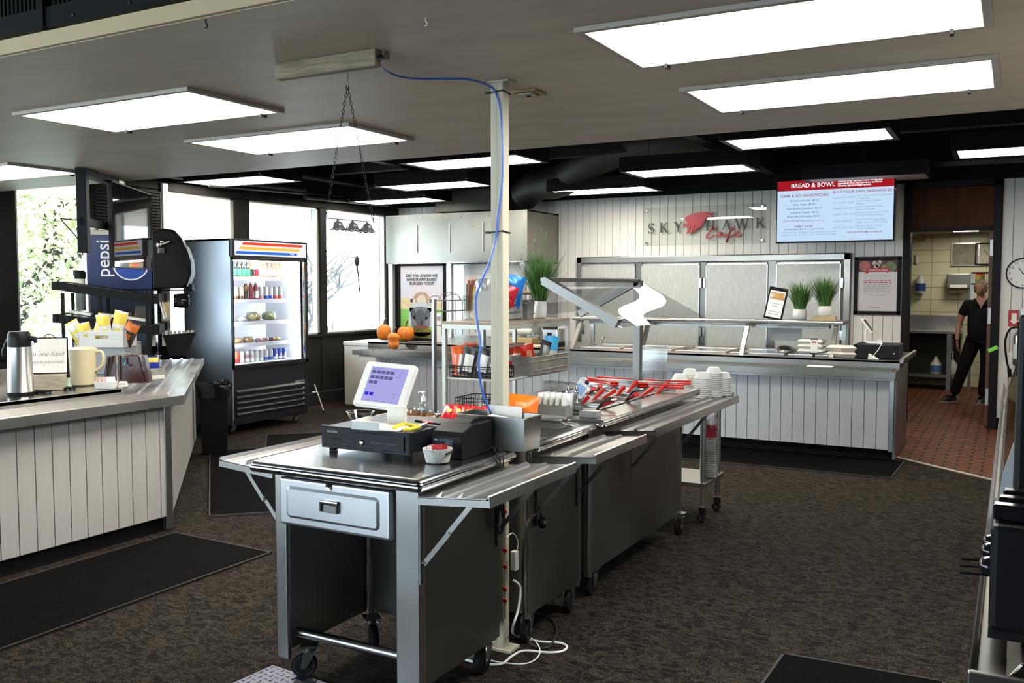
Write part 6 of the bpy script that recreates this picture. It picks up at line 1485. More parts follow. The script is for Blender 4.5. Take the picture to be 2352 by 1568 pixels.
for i, (bd_, lb_, nm) in enumerate(rowE):
    k = cnt.get(nm, 0); cnt[nm] = k + 1
    q = drink('soda_can', KY0 + 0.07 + i * 0.073, 0.746, C[bd_], C[lb_], C['wht'], nm + ' on the cooler floor, ' + ordsL[k], 'cooler floor cans', h=0.125)
    if i == 1: text('lettering', C['wht'], q, frame((0.032, -0.09, 0.05), (0, 1, 0), (1, 0, 0)), [('Coke', 0, 0, 0.05, 'LEFT', 0.3)], 0.0004)
    if i == 4: text('lettering', C['dkred'], q, frame((0.033, -0.08, 0.055), (0, 1, 0), (1, 0, 0)), [('Coke', 0, 0, 0.06, 'LEFT', 0.3)], 0.0004)
    if nm == 'blue soda can': 
        b = MB(T(0.032, 0, 0.06)); b.m = 0; b.add([(0, 0.016 * math.cos(a * PI / 8), 0.016 * math.sin(a * PI / 8)) for a in range(16)], [tuple(range(16))]); b.m = 1; b.add([(0.0004, 0.013 * math.cos(a * PI / 8), 0.013 * math.sin(a * PI / 8)) for a in range(9)], [tuple(range(9))]); b.build('round_logo', [C['wht'], C['red']], q)

# trash bin with a black bag
t = thing('trash_bin', 'slim black trash bin with a black bag by the angled counter end', 'bin', (-6.60, 6.20, 0), PI / 4)
b = MB(); b.add([(sx * 0.13 * k, sy * 0.10 * k, z) for z, k in ((0.002, 0.86), (0.62, 1.0)) for sx, sy in ((-1, -1), (1, -1), (1, 1), (-1, 1))], [(3, 2, 1, 0), (4, 5, 6, 7), (0, 1, 5, 4), (1, 2, 6, 5), (2, 3, 7, 6), (3, 0, 4, 7)])
b.build('bin', BLACKP, t, bevel=0.01)
rn = random.Random(2)
def bagf(u, v):
    a = u * 2 * PI; r = 1 + 0.08 * math.sin(5 * a + v * 4) * v + 0.02 * math.sin(13 * a + 9 * v)
    return (0.156 * r * math.cos(a) * (1 + 0.06 * math.sin(PI * v)), 0.126 * r * math.sin(a) * (1 + 0.06 * math.sin(PI * v)), 0.54 + 0.13 * math.sin(PI * v * 0.75) + 0.03 * math.sin(2 * a) * v)
MB().grid(40, 8, bagf).build('bag', pm('bin_bag', (0.008, 0.008, 0.009), 0.18, spec=0.8), t, smooth=True)
# broom handle beside cooler
t = thing('dustpan_handle', 'thin pale handle leaning beside the beverage cooler', 'handle', tuple(Zp(745, 948, 0.01)))
q = Vector(t.location); b = MB(T(*-q)); e = Xp(722, 882, q.x - 0.25); b.cyl(q, e, 0.008, n=8); b.build('stick', pm('pale_stick', (0.6, 0.6, 0.5), 0.5), t)
b = MB(T(*-q)); m_ = q.lerp(e, 0.72); b.cyl(m_, m_ + Vector((-0.03, -0.06, 0)), 0.01, n=8); b.build('clip', WPLAST, t); b = MB(T(*-q)); b.cyl(q, q + (e - q) * 0.08, 0.011, n=8); b.build('rubber_tip', RUBBER, t)
# hanging spoon at the window
p = Xp(820, 600, -8.17)
t = thing('giant_spoon', 'dark metal spoon hanging on the right window', 'spoon', tuple(p))
b = MB(); b.cyl((0, 0, 0.06), (-0.086, 0, 0.06), 0.006); b.sph((0, 0, 0), 0.058, (0.3, 0.85, 1.35)); b.tube(smooth_path([(0, 0, -0.06), (0, 0.01, -0.12), (0, 0.035, -0.25), (0, 0.04, -0.36)], 4), [0.016] + [0.010] * 12, 8); b.sph((0, 0.045, -0.39), 0.022, (0.4, 0.9, 1.9)); b.build('spoon', pm('pewter', (0.03, 0.025, 0.035), 0.4, metal=0.3), t, smooth=True)
# white chest freezer
t = thing('chest_freezer', 'white chest freezer behind the pumpkins at the window wall', 'freezer', (-7.1, 10.0, 0))
MB().box(-0.72, 0.36, -0.38, 0.36, 0.0, 0.79).build('body', WPLAST, t, bevel=0.01)
MB().box(-0.73, 0.37, -0.39, 0.37, 0.79, 0.845).build('lid', WPLAST, t, bevel=0.012)

# ================================================================== CEILING THINGS
t = thing('wooden_beam', 'weathered wooden beam end fixed under the ceiling above the hanging bells', 'beam', (-2.30, 2.74, 2.385))
MB().box(-0.235, 0.245, -0.018, 0.018, -0.005, 0.057).build('plank', WOOD, t, bevel=0.003)
MB().box(-0.22, 0.26, 0.018, 0.05, 0.03, 0.057).build('backing_strip', WOOD, t)
MB().cyl((0.262, 0.0, 0.03), (0.245, 0.0, 0.03), 0.006, n=8).build('cable_clip', BLACKM, t)
# chain and three bell shades
ct = Vector((-2.405, 3.0, ZL)); rodc = Vector((-2.405, 3.0, 1.853))
t = thing('bell_hanger', 'rod hung on two dark chains with three fluted pewter bells', 'hanger', tuple(ct))
MB().tube([(0, 0, 0), (0, 0, -0.03), (0.006, 0, -0.036), (0.006, 0, -0.046), (-0.006, 0, -0.046)], 0.003, 6).build('ceiling_hook', GALV, t)
RA, RB = Zp(744, 500, 1.862), Zp(857, 511, 1.845)
RA = Vector((-2.49, 2.955, 1.862)); RB = Vector((-2.315, 3.047, 1.845))
for en in (RA, RB):
    b = MB(); a = Vector((0, 0, -0.045)); e = en - ct; L = (e - a).length; n = int(L / 0.0165); d = (e - a).normalized()
    for i in range(n):
        c_ = a + d * (i + 0.5) * L / n; pr = d.orthogonal().normalized(); pr = pr if i % 2 == 0 else d.cross(pr)
        b.tube([c_ + d * (0.0105 * math.cos(k * PI / 4)) + pr * (0.0048 * math.sin(k * PI / 4)) for k in range(8)], 0.0013, 5, closed=True)
    o = b.build('chain', BLACKM, t)
b = MB(); b.cyl(RA - ct, RB - ct, 0.0015, n=6); b.build('rod', BLACKM, t)
PEW = noisy(pm('pewter_bell', (0.32, 0.31, 0.31), 0.4, metal=0.6), 14, 0.3)
for i, f_ in enumerate((0.25, 0.56, 0.86)):
    c_ = (RA - ct).lerp(RB - ct, f_) + Vector((0, 0, -0.002))
    b = MB(T(*c_)); ns = 32
    def fl(u, v):
        a = u * 2 * PI; r = 0.007 + 0.012 * min(1, v * 5) + 0.016 * max(0, v - 0.15) ** 2.0 * 1.0; z = -0.006 - 0.034 * v
        fx = 1 + 0.16 * v * abs(math.cos(4 * a)) ; 
        if v > 0.99: z -= 0.004 * abs(math.cos(4 * a))
        return (r * fx * math.cos(a), r * fx * math.sin(a), z)
    b.grid(48, 8, fl); b.lathe([(0.003, -0.0075), (0.006, -0.006), (0.005, -0.001), (0.002, 0.002), (0.001, 0.003)], 12)
    b.build('bell', PEW, t, smooth=60, solid=0.0008)
t = thing('smoke_detector', 'small square vent plate on a wooden base on the ceiling beside the pillar', 'detector', (-1.92, 3.66, ZL))
MB().box(-0.062, 0.062, -0.06, 0.06, -0.010, -0.0005).build('base', WOODL, t, bevel=0.002); MB().box(-0.035, 0.035, -0.035, 0.035, -0.018, -0.010).build('plate', GALV, t, bevel=0.002)
b = MB(); [b.lathe([(r, -0.019), (r + 0.004, -0.0185)], 16) for r in (0.006, 0.014, 0.022)]; b.build('rings', PILLAR, t)
for px, py, lb in ((473, 45, 'small ceiling hook near the top edge'), (978, 40, 'small white hook plate on the ceiling near the top centre')):
    p = Zp(px, py, ZL); t = thing('ceiling_hook', lb, 'hook', tuple(p)); b = MB(); b.tube([(0, 0, 0), (0, 0, -0.012), (0.006, 0, -0.018), (0.004, 0, -0.026), (-0.004, 0, -0.026)], 0.0022, 6); b.build('hook', WPLAST if px > 900 else BLACKM, t)

# ================================================================== HOOD AND BACK COUNTER
t = thing('exhaust_hood', 'large stainless exhaust hood in the far corner above the framed poster', 'hood', (-6.6, 10.9, 1.9))
M = loc(t)
HS = steel_mat('hood_steel', (0.27, 0.255, 0.22), (0.24, 0.30))
MB(M).box(-7.75, -5.62, 10.45, 10.47, 1.895, 2.555).build('front_face', HS, t)
b = MB(M); b.box(-5.62, -5.50, 10.45, 11.38, 1.895, 2.555); b.box(-7.75, -7.73, 10.45, 11.38, 1.895, 2.555); b.box(-7.75, -5.5, 10.47, 11.38, 2.54, 2.555); b.build('side', HS, t)
b = MB(M)
for px in (958, 1033, 1110): p = Yp(px, 540, 10.445); b.box(p.x - 0.006, p.x + 0.006, 10.435, 10.45, 2.03, 2.42)
b.each('brace_bar', STEELB, t)
b = MB(M)
for px, py in ((933, 502), (965, 500), (1025, 499), (1058, 498), (1088, 497), (1124, 496), (1086, 519)): p = Yp(px, py, 10.445); b.sph((p.x, 10.447, p.z), 0.008, n=8, m=5)
b.each('rivet', GALV, t)
MB(M).box(-7.70, -5.55, 10.44, 10.46, 1.885, 1.90).build('lip', STEELP, t)
# steel uprights and panels below the hood
t = thing('hot_cabinet', 'tall stainless heated cabinet doors under the hood behind the poster', 'cabinet', (-6.6, 11.0, 0))
M = loc(t)
MB(M).box(-7.6, -5.5, 10.75, 11.36, 0.02, 1.88).build('body', STEEL, t)
b = MB(M); b.box(-7.70, -7.63, 10.46, 10.52, 0, 1.89); b.box(-6.73, -6.66, 10.46, 10.52, 0, 1.89); b.box(-5.60, -5.54, 10.46, 10.52, 0, 1.89); b.each('upright', STEELB, t)
b = MB(M); b.box(-6.62, -5.62, 10.72, 10.75, 0.9, 1.87); b.build('door', pm('pale_panel', (0.60, 0.60, 0.58), 0.45, metal=0.2), t, bevel=0.004)
# back counter
BX0, BX1 = -6.70, -0.87
t = thing('serving_counter', 'long far serving counter with white boarded front and steel rail', 'counter', (-3.8, 9.2, 0))
M = loc(t)
b = MB(M); b.m = 1; b.box(BX0 + 0.02, BX1 - 0.07, 8.807, 9.85, 0.11, 0.80); b.m = 2; b.box(BX0 + 0.05, BX1 - 0.10, 8.98, 9.8, 0.0, 0.11); b.m = 0
x = BX1 - 0.09
while x > BX0 + 0.03: e = max(x - 0.106, BX0 + 0.02); b.box(e + 0.003, x - 0.003, 8.80, 8.812, 0.11, 0.80); x -= 0.106
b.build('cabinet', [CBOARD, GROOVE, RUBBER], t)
MB(M).box(BX1 - 0.09, BX1 - 0.05, 8.79, 8.84, 0.09, 0.80).build('corner_trim', STEEL, t, bevel=0.003)
MB(M).box(BX1 - 0.06, BX1 - 0.04, 8.84, 9.84, 0.02, 0.82).build('end_panel', steel_mat('end_steel', (0.25, 0.25, 0.25), (0.3, 0.4), (1, 1, 1), 3), t)
b = MB(M); b.box(BX0, BX1, 8.40, 8.70, 0.838, 0.844)
for y in (8.47, 8.54, 8.61): b.box(BX0 + 0.02, BX1 - 0.03, y - 0.008, y + 0.008, 0.844, 0.855)
b.box(BX0, BX1, 8.39, 8.402, 0.79, 0.85); b.box(BX0, BX1, 8.69, 8.70, 0.838, 0.925)
b.box(BX1 - 0.004, BX1, 8.39, 8.70, 0.79, 0.85)
b.build('tray_rail', RSTEEL, t, bevel=0.002)
b = MB(M); b.box(BX0 + 0.01, BX1 - 0.02, 8.50, 8.80, 0.76, 0.80); b.build('rail_support', STEELD, t)
MB(M).box(BX0, BX1 + 0.03, 8.69, 9.88, 0.90, 0.925).build('counter_top', RSTEEL, t, bevel=0.004)
b = MB(M); b.prism([(BX1 - 0.02, 0.90), (BX1 + 0.03, 0.91), (BX1 + 0.03, 0.945), (BX1 + 0.01, 0.95)], 8.70, 9.88, 'y'); b.build('end_lip', RSTEEL, t)
# mirror-steam wells
wl0 = None
for i in range(5):
    lb = 'steam table pan in the far serving counter, ' + ('leftmost', 'second from left', 'middle', 'second from right', 'rightmost')[i]
    lc = (-3.86 + i * 0.56, 9.22, 0.926)
    if wl0 is None:
        wl0 = thing('steam_pan', lb, 'food pan', lc, 0, 'steam table pans')
        b = MB()
        for (x0, x1, y0, y1) in ((-.26, .26, -.30, -.27), (-.26, .26, .27, .30), (-.26, -.235, -.27, .27), (.235, .26, -.27, .27)): b.box(x0, x1, y0, y1, 0, 0.012)
        b.build('rim', STEELB, wl0, bevel=0.002)
        b = MB(); b.box(-.235, .235, -.27, .27, 0.0, 0.004); b.build('lid', STEELP, wl0)
    else: dup(wl0, lc, label=lb)
t = thing('serving_ladle', 'ladle handle standing up at the left steam pan', 'ladle', (-3.92, 9.15, 0.94)); MB().tube([(0, 0, 0), (0.02, 0, 0.06), (0.045, 0, 0.10)], 0.01, 8).build('handle', STEELB, t, smooth=True)
tag(MB().lathe([(0.10, 0), (0.10, 0.02), (0.07, 0.05), (0.001, 0.065)], 24).build('domed_lid', STEELP, None, loc=(-1.98, 9.25, 0.935), smooth=True), 'shiny domed pan lid under the right part of the food guard', 'lid')
t = thing('spatula', 'metal spatula leaning over the second steam pan from the right', 'spatula', (-2.74, 9.2, 0.945)); MB(R(0.35, 'Y')).box(-0.02, 0.16, -0.01, 0.01, 0, 0.006).build('handle', STEELB, t)
# food guard
t = thing('food_guard', 'stainless and glass food guard with a flat steel shelf over the steam table', 'food guard', (-2.8, 9.1, 0.926))
M = loc(t)
b = MB(M); b.box(-4.2, -1.40, 9.02, 9.42, 1.215, 1.25); b.cyl((-4.2, 9.03, 1.235), (-1.40, 9.03, 1.235), 0.02); b.build('top_shelf', STEEL, t, bevel=0.006)
for x in (-4.10, -3.33, -2.30, -1.47):
    b = MB(M); b.prism([(8.80, 0.926), (8.85, 0.926), (9.08, 1.215), (9.04, 1.215)], x - 0.02, x + 0.02, 'x'); b.build('front_post', STEEL, t)
for x in (-4.12, -1.45): MB(M).box(x - 0.02, x + 0.02, 9.38, 9.42, 0.926, 1.215).build('rear_post', STEEL, t)
for x0, x1 in ((-4.08, -3.35), (-3.31, -2.32), (-2.28, -1.49)):
    b = MB(M); b.add([(x0, 8.83, 0.94), (x1, 8.83, 0.94), (x1, 9.05, 1.21), (x0, 9.05, 1.21)], [(0, 1, 2, 3)]); b.build('glass', thin_glass('fg', (0.95, 0.97, 0.97), f=0.1, gloss=0.9), t)
b = MB(M); b.box(-4.05, -1.55, 9.15, 9.25, 1.195, 1.213); b.box(-4.05, -1.55, 9.15, 9.156, 1.17, 1.2); b.box(-4.05, -1.55, 9.244, 9.25, 1.17, 1.2); b.build('heat_lamp_bar', STEELD, t)
for x in (-3.75, -3.2, -2.65): MB(M).box(x - 0.16, x + 0.16, 9.185, 9.215, 1.188, 1.195).build('heat_element', emis('heat_glow', (1.0, 0.36, 0.10), 45), t)
b = MB(M); b.box(-3.0, -2.92, 9.015, 9.018, 1.222, 1.238); b.build('maker_plate', INK, t)
tag(MB().box(-0.16, 0.14, -0.001, 0.001, 0, 0.19).build('paper_notice', PAPER, None, loc=(-2.0, 9.44, 1.03)), 'white paper notice hanging behind the right bay of the food guard', 'paper')
t = thing('card_holder', 'small white card in a holder at the food guard right post', 'card', (-1.62, 8.79, 0.926)); MB().box(-0.032, 0.032, -0.002, 0.002, 0.035, 0.17).build('card', PAPER, t); b = MB(); b.box(-0.035, 0.035, -0.004, 0.004, 0.16, 0.172); b.box(-0.035, 0.035, -0.004, 0.004, 0.025, 0.038); b.box(-0.008, 0.008, -0.02, 0.02, 0, 0.03); b.build('clip', BLACKP, t); MB().box(-0.022, 0.022, -0.0028, -0.0021, 0.13, 0.142).build('red_print', REDP, t)
cl0 = None
for i, (x, y, z) in enumerate(((-1.70, 9.12, 0.939), (-1.70, 9.12, 0.985), (-1.70, 9.12, 1.03))):
    lb = 'white foam clamshell box under the guard, ' + ('bottom', 'middle', 'top')[i] + ' of the pile'
    if cl0 is None:
        b = MB(); b.add([(sx * k, sy * k * 0.9, z) for z, k in ((0, 0.10), (0.022, 0.12), (0.045, 0.10)) for sx, sy in ((-1, -1), (1, -1), (1, 1), (-1, 1))], [(3, 2, 1, 0), (0, 1, 5, 4), (1, 2, 6, 5), (2, 3, 7, 6), (3, 0, 4, 7), (4, 5, 9, 8), (5, 6, 10, 9), (6, 7, 11, 10), (7, 4, 8, 11), (8, 9, 10, 11)])
        cl0 = b.build('foam_clamshell', FOAM, None, loc=(x, y, z), bevel=0.004); tag(cl0, lb, 'food box', 'foam clamshells under the guard')
    else: dup(cl0, (x, y, z), label=lb)
for i, (px, py, y) in enumerate(((1920, 826, 8.9), (1945, 827, 8.86))):
    p = Yp(px, py, y); q = thing('takeout_box', ('left', 'right')[i] + ' beige fibre takeout box beside the register on the far counter', 'food box', (p.x, y, 0.926), 0.3 * i)
    for k in range(2):
        b = MB(T(0, 0, k * 0.055)); b.add([(sx * kk, sy * kk, z) for z, kk in ((0, 0.055), (0.035, 0.075), (0.055, 0.05)) for sx, sy in ((-1, -1), (1, -1), (1, 1), (-1, 1))], [(3, 2, 1, 0), (0, 1, 5, 4), (1, 2, 6, 5), (2, 3, 7, 6), (3, 0, 4, 7), (4, 5, 9, 8), (5, 6, 10, 9), (6, 7, 11, 10), (7, 4, 8, 11), (8, 9, 10, 11)])
        b.build('box', pm('fibre', (0.62, 0.54, 0.48), 0.7), q, bevel=0.003)
# register on the far counter
t = thing('cash_drawer', 'long black cash drawer at the right end of the far counter', 'cash drawer', (-1.10, 9.05, 0.926))
MB().box(-0.18, 0.20, -0.22, 0.2, 0.004, 0.125).build('case', BLACKP, t, bevel=0.004); MB().sph((0.17, -0.222, 0.05), 0.008).build('lock', CHROME, t)
t = thing('tablet_register', 'small white tablet register leaning on a bent stand on the far black drawer', 'register', (-1.12, 8.98, 1.052))
b = MB(); b.tube(smooth_path([(0.06, 0, 0.01), (-0.05, 0, 0.01), (-0.075, 0, 0.03), (-0.075, 0, 0.12), (-0.06, 0, 0.13)], 3), 0.010, 8); b.box(0.03, 0.07, -0.03, 0.03, 0, 0.04); b.build('stand', WPLAST, t, smooth=True)
b = MB(T(-0.07, 0, 0.165) @ R(0.95, 'Y')); b.box(-0.075, 0.085, -0.08, 0.08, 0, 0.014); tb_ = b.build('tablet', WPLAST, t, bevel=0.005); b = MB(T(-0.07, 0, 0.165) @ R(0.95, 'Y')); b.box(-0.06, 0.07, -0.065, 0.065, 0.014, 0.0155); b.build('screen', BLACKG, tb_)
t = thing('card_reader', 'small white card reader with a white cord lying before the far cash drawer', 'card reader', (-1.10, 8.76, 0.926)); b = MB(); b.prism([(-0.04, 0), (0.05, 0), (-0.035, 0.05)], -0.04, 0.04, 'y'); b.build('reader', WPLAST, t, bevel=0.004); MB().tube(smooth_path([(0.0, 0.02, 0.03), (0.04, 0.04, 0.09), (0.06, 0.08, 0.14)], 5), 0.003, 6).build('cord', WCABLE, t)
tag(MB().box(-0.11, 0.11, -0.06, 0.06, 0.0, 0.006).build('paper_pile', PAPER, None, loc=(-1.52, 8.56, 0.857)), 'white papers lying on the far counter rail', 'paper')
# on the guard shelf
t = thing('framed_menu_card', 'small black framed menu card leaning on the food guard shelf', 'card', (-2.10, 9.2, 1.252)); t.rotation_euler = (-0.1, 0.17, -0.15)
MB().box(-0.095, 0.095, 0, 0.012, 0, 0.32).build('frame', BLACKM, t, bevel=0.002); MB().box(-0.078, 0.078, -0.002, 0.0, 0.022, 0.285).build('sheet', PAPER, t)
b = MB(); b.m = 0; b.box(-0.07, 0.07, -0.0035, -0.002, 0.20, 0.27); b.m = 1; b.lathe([(0.001, 0), (0.022, 0.0)], 16, T(-0.05, -0.004, 0.235) @ R(PI / 2, 'X')); b.m = 2
for zz, w_ in ((0.155, 0.11), (0.13, 0.07), (0.075, 0.11), (0.05, 0.11)): b.box(-w_ / 2, w_ / 2, -0.003, -0.002, zz, zz + 0.007)
b.build('print', [noisy(pm('food_photo', (0.4, 0.12, 0.05), 0.5), 90, 0.5, col2=(0.5, 0.4, 0.1)), PAPER, GREYPR], t)
grassplant('potted_grass', (-1.835, 9.2, 1.252), 0.068, 0.105, 0.31, 0.16, 420, 'left small grass plant in a chevron pot on the food guard shelf', 21)
t = thing('book', 'thick pale book lying under the right grass plant', 'book', (-1.60, 9.2, 1.251)); MB().box(-0.105, 0.105, -0.07, 0.07, 0, 0.038).build('pages', WOODL, t, bevel=0.002)
b = MB(); b.box(-0.108, 0.108, -0.073, 0.073, 0.038, 0.042); b.box(-0.108, 0.108, -0.073, 0.073, -0.0, 0.003); b.build('cover', PILLAR, t)
grassplant('potted_grass', (-1.605, 9.2, 1.294), 0.068, 0.095, 0.33, 0.19, 420, 'right small grass plant in a chevron pot standing on a book', 22)
# toaster, crate and papers at the left part
t = thing('toaster', 'chrome toaster with black base on the far counter left of the food guard', 'toaster', (-4.42, 9.05, 0.926))
MB().box(-0.11, 0.11, -0.13, 0.13, 0.03, 0.21).build('body', CHROME, t, bevel=0.03, seg=4); MB().box(-0.115, 0.115, -0.135, 0.135, 0, 0.045).build('base', BLACKP, t, bevel=0.005); MB().box(-0.02, 0.02, -0.15, -0.13, 0.12, 0.15).build('lever', BLACKP, t)
tag(MB().box(-0.19, 0.16, -0.08, 0.08, 0, 0.085).build('wooden_box', WOODL, None, loc=(-4.82, 9.05, 0.926), bevel=0.003), 'low pale wooden box beside the toaster', 'box')
t = thing('acrylic_bin', 'clear acrylic bin on top of the wooden box beside the toaster', 'bin', (-4.84, 9.1, 1.012)); b = MB(); openbox(b, -0.2, 0.15, -0.12, 0.12, 0, 0.16, 0.004); b.build('bin', CLEAR, t); tag(MB().cyl((-0.17, 0, 0.05), (0.12, 0, 0.05), 0.035, n=16).build('paper_roll', WPLAST, None, loc=(-4.84, 9.1, 1.018)), 'white roll lying in the clear acrylic bin', 'roll')
tag(MB().box(-0.2, 0.17, -0.06, 0.1, 0, 0.018).build('parchment_stack', pm('parchment', (0.6, 0.48, 0.3), 0.7), None, loc=(-4.62, 8.78, 0.926)), 'flat stack of tan paper sheets on the far counter before the toaster', 'paper')
# pumpkins on the left end
def pumpkin(px, py, y, r, hh, nr, label, gourd=False):
    p = Yp(px, py, y); t = thing('pumpkin', label, 'pumpkin', (p.x, y, 0.857 if y < 8.68 else 0.926))
    def f(u, v):
        a = u * 2 * PI; ph = PI * v; rr = r * math.sin(ph) ** 0.75 * (1 - 0.06 * abs(math.cos(nr * a / 2)) ** 6 * 1) * (1 + 0.05 * math.sin(nr * a))
        z = hh / 2 * (1 - math.cos(ph)); z -= 0.08 * hh * (1 - math.sin(ph)) * (1 if v > 0.5 else -1) * (1 if not gourd else 0.3)
        if gourd: rr *= 1 - 0.28 * math.exp(-((v - 0.52) / 0.10) ** 2) - 0.12 * (1 if v < 0.5 else 0)
        return (rr * math.cos(a), rr * math.sin(a), z)
    MB().grid(60, 20, f).build('body', ORANGE, t, smooth=80)
    b = MB(); b.tube([(0, 0, hh * 0.9), (0.004, 0, hh * 0.99), (0.012, 0.005, hh + 0.035), (0.03, 0.0, hh + 0.055)], [0.016, 0.010, 0.009, 0.011], 8); b.build('stem', STEMM, t, smooth=True)
pumpkin(882, 797, 8.80, 0.082, 0.215, 9, 'tall ribbed pumpkin at the left of the three on the far counter')
pumpkin(904, 801, 8.52, 0.082, 0.195, 8, 'peanut shaped gourd pumpkin in front of the other two', True)
pumpkin(932, 790, 8.82, 0.098, 0.195, 10, 'round pumpkin at the right of the three, before the poster')
# framed poster with a farm animal
PYY = 8.98
PX0, PX1 = Yp(914, 700, PYY).x, Yp(1022, 700, PYY).x; PZ0, PZ1 = 0.93, Yp(960, 605, PYY).z
t = thing('framed_poster', 'tall black framed poster with an animal face and a hand-lettered headline', 'poster', ((PX0 + PX1) / 2, PYY, PZ0))
PW, PH = PX1 - PX0, PZ1 - PZ0; w = 0.03
b = MB(); [b.box(*q) for q in ((-PW / 2, PW / 2, 0, 0.035, 0, w * 1.2), (-PW / 2, PW / 2, 0, 0.035, PH - w, PH), (-PW / 2, -PW / 2 + w, 0, 0.035, 0, PH), (PW / 2 - w, PW / 2, 0, 0.035, 0, PH))]; b.build('frame', BLACKM, t, bevel=0.003)
iw, ih = PW - 2 * w, PH - 2.2 * w
def PPt(u, v): return ((u - 0.5) * iw, w * 1.2 + v * ih)
def blob(b, pts, y):
    q = [PPt(*p_) for p_ in pts]; b.add([(x, y, z) for x, z in q], [tuple(range(len(q)))])
def ell(cx_, cy_, rx, ry, n=28, a0=0, a1=2 * PI): return [(cx_ + rx * math.cos(a0 + (a1 - a0) * i / n), cy_ + ry * math.sin(a0 + (a1 - a0) * i / n)) for i in range(n if abs(a1 - a0 - 2 * PI) < 1e-6 else n + 1)]
pc = [noisy(pm('poster_sky', (0.55, 0.60, 0.68), 0.3), 3, 0.2, col2=(0.62, 0.52, 0.55)), noisy(pm('poster_green', (0.20, 0.55, 0.08), 0.3), 8, 0.3), noisy(pm('fur_brown', (0.30, 0.18, 0.11), 0.4), 14, 0.45, col2=(0.5, 0.36, 0.24)), noisy(pm('muzzle_grey', (0.16, 0.17, 0.20), 0.4), 10, 0.3), pm('muzzle_edge', (0.45, 0.5, 0.52), 0.4), pm('eye_dark', (0.02, 0.02, 0.025), 0.3), noisy(pm('burger_bun', (0.25, 0.17, 0.03), 0.5), 20, 0.5, col2=(0.05, 0.09, 0.02)), pm('lip_red', (0.2, 0.06, 0.04), 0.5), noisy(pm('tan_background', (0.55, 0.42, 0.28), 0.5), 20, 0.4, col2=(0.65, 0.6, 0.3)), pm('pale_fur', (0.6, 0.52, 0.42), 0.5)]
b = MB(); y = 0.012
b.m = 0; blob(b, [(0, 0), (1, 0), (1, 1), (0, 1)], y)
b.m = 8; blob(b, [(0, 0.38), (0.3, 0.38), (0.3, 0.5), (0.2, 0.55), (0.08, 0.56), (0, 0.53)], y - 0.0005); blob(b, [(0.74, 0.38), (1, 0.38), (1, 0.5), (0.9, 0.53), (0.74, 0.48)], y - 0.0005)
b.m = 1; blob(b, [(0, 0), (1, 0), (1, 0.40), (0, 0.40)], y - 0.001)
b.m = 2; blob(b, ell(0.5, 0.50, 0.24, 0.125), y - 0.0015); blob(b, ell(0.5, 0.585, 0.16, 0.06), y - 0.0016)
b.m = 9; blob(b, ell(0.30, 0.51, 0.05, 0.04), y - 0.0018); blob(b, ell(0.71, 0.51, 0.05, 0.04), y - 0.0018); blob(b, ell(0.5, 0.53, 0.11, 0.07), y - 0.0017)
b.m = 5; blob(b, ell(0.265, 0.52, 0.032, 0.03), y - 0.002); blob(b, ell(0.715, 0.515, 0.035, 0.033), y - 0.002)
b.m = 4; blob(b, ell(0.47, 0.40, 0.26, 0.10), y - 0.0022); blob(b, [(0.20, 0.16), (0.74, 0.16), (0.74, 0.42), (0.20, 0.42)], y - 0.0022)
b.m = 3; blob(b, ell(0.47, 0.34, 0.23, 0.10), y - 0.0025); blob(b, [(0.26, 0.16), (0.68, 0.16), (0.70, 0.34), (0.24, 0.34)], y - 0.0025)
b.m = 5; blob(b, ell(0.30, 0.34, 0.05, 0.055), y - 0.003); blob(b, ell(0.64, 0.34, 0.055, 0.055), y - 0.003); blob(b, ell(0.47, 0.28, 0.12, 0.12), y - 0.0028)
b.m = 7; blob(b, ell(0.48, 0.155, 0.2, 0.022), y - 0.0032)
b.m = 6; blob(b, ell(0.48, 0.09, 0.24, 0.07), y - 0.003); blob(b, [(0.2, 0), (0.78, 0), (0.74, 0.08), (0.24, 0.08)], y - 0.003)
b.build('animal_print', pc, t)
text('lettering', INK, t, frame((0, 0.0085, 0), (1, 0, 0), (0, -1, 0)), [(s_, 0, w * 1.2 + ih * v_, 0.047, 'CENTER', 0.12, 0.0009) for s_, v_ in (('DID YOU KNOW WE', 0.85), ('HAVE PLANT BASED', 0.795), ('BURGERS TOO?!', 0.74))], 0.0004)
t2 = thing('small_flyer', 'small white flyer standing in front of the right edge of the animal poster', 'flyer', (PX1 - 0.07, PYY - 0.03, 0.928)); MB().box(-0.04, 0.05, -0.002, 0.002, 0, 0.34).build('sheet', PAPER, t2); MB().box(-0.02, 0.03, -0.003, -0.0022, 0.25, 0.30).build('print', GREYPR, t2)
MB().box(-0.045, -0.03, -0.004, 0.02, 0, 0.10).build('holder', BLACKP, t2)

# ================================================================== BACK WALL
t = thing('walk_in_cooler', 'stainless framed bank of four grey refrigerator doors in the white board wall', 'refrigerator', (-3.45, 11.38, 0))
M = loc(t)
b = MB(M); F_ = 0.09
b.box(-5.22, -1.69, 11.35, 11.40, 1.88, 1.97); b.box(-5.22, -5.14, 11.35, 11.40, 0.3, 1.97); b.box(-1.78, -1.69, 11.35, 11.40, 0.3, 1.97)
b.build('outer_frame', steel_mat('cooler_frame', (0.26, 0.25, 0.23), (0.26, 0.34)), t, bevel=0.012)
b = MB(M)
for x0, x1 in ((-4.37, -4.28), (-3.50, -3.42), (-2.65, -2.55)): b.box(x0, x1, 11.35, 11.37, 0.3, 1.88)
b.each('mullion', steel_mat('mullion_steel', (0.15, 0.145, 0.13), (0.25, 0.35)), t)
WD = noisy(pm('grey_textured_door', (0.47, 0.47, 0.44), 0.42, metal=0.25), 26, 0.16, (3, 1, 0.5), 0.05)
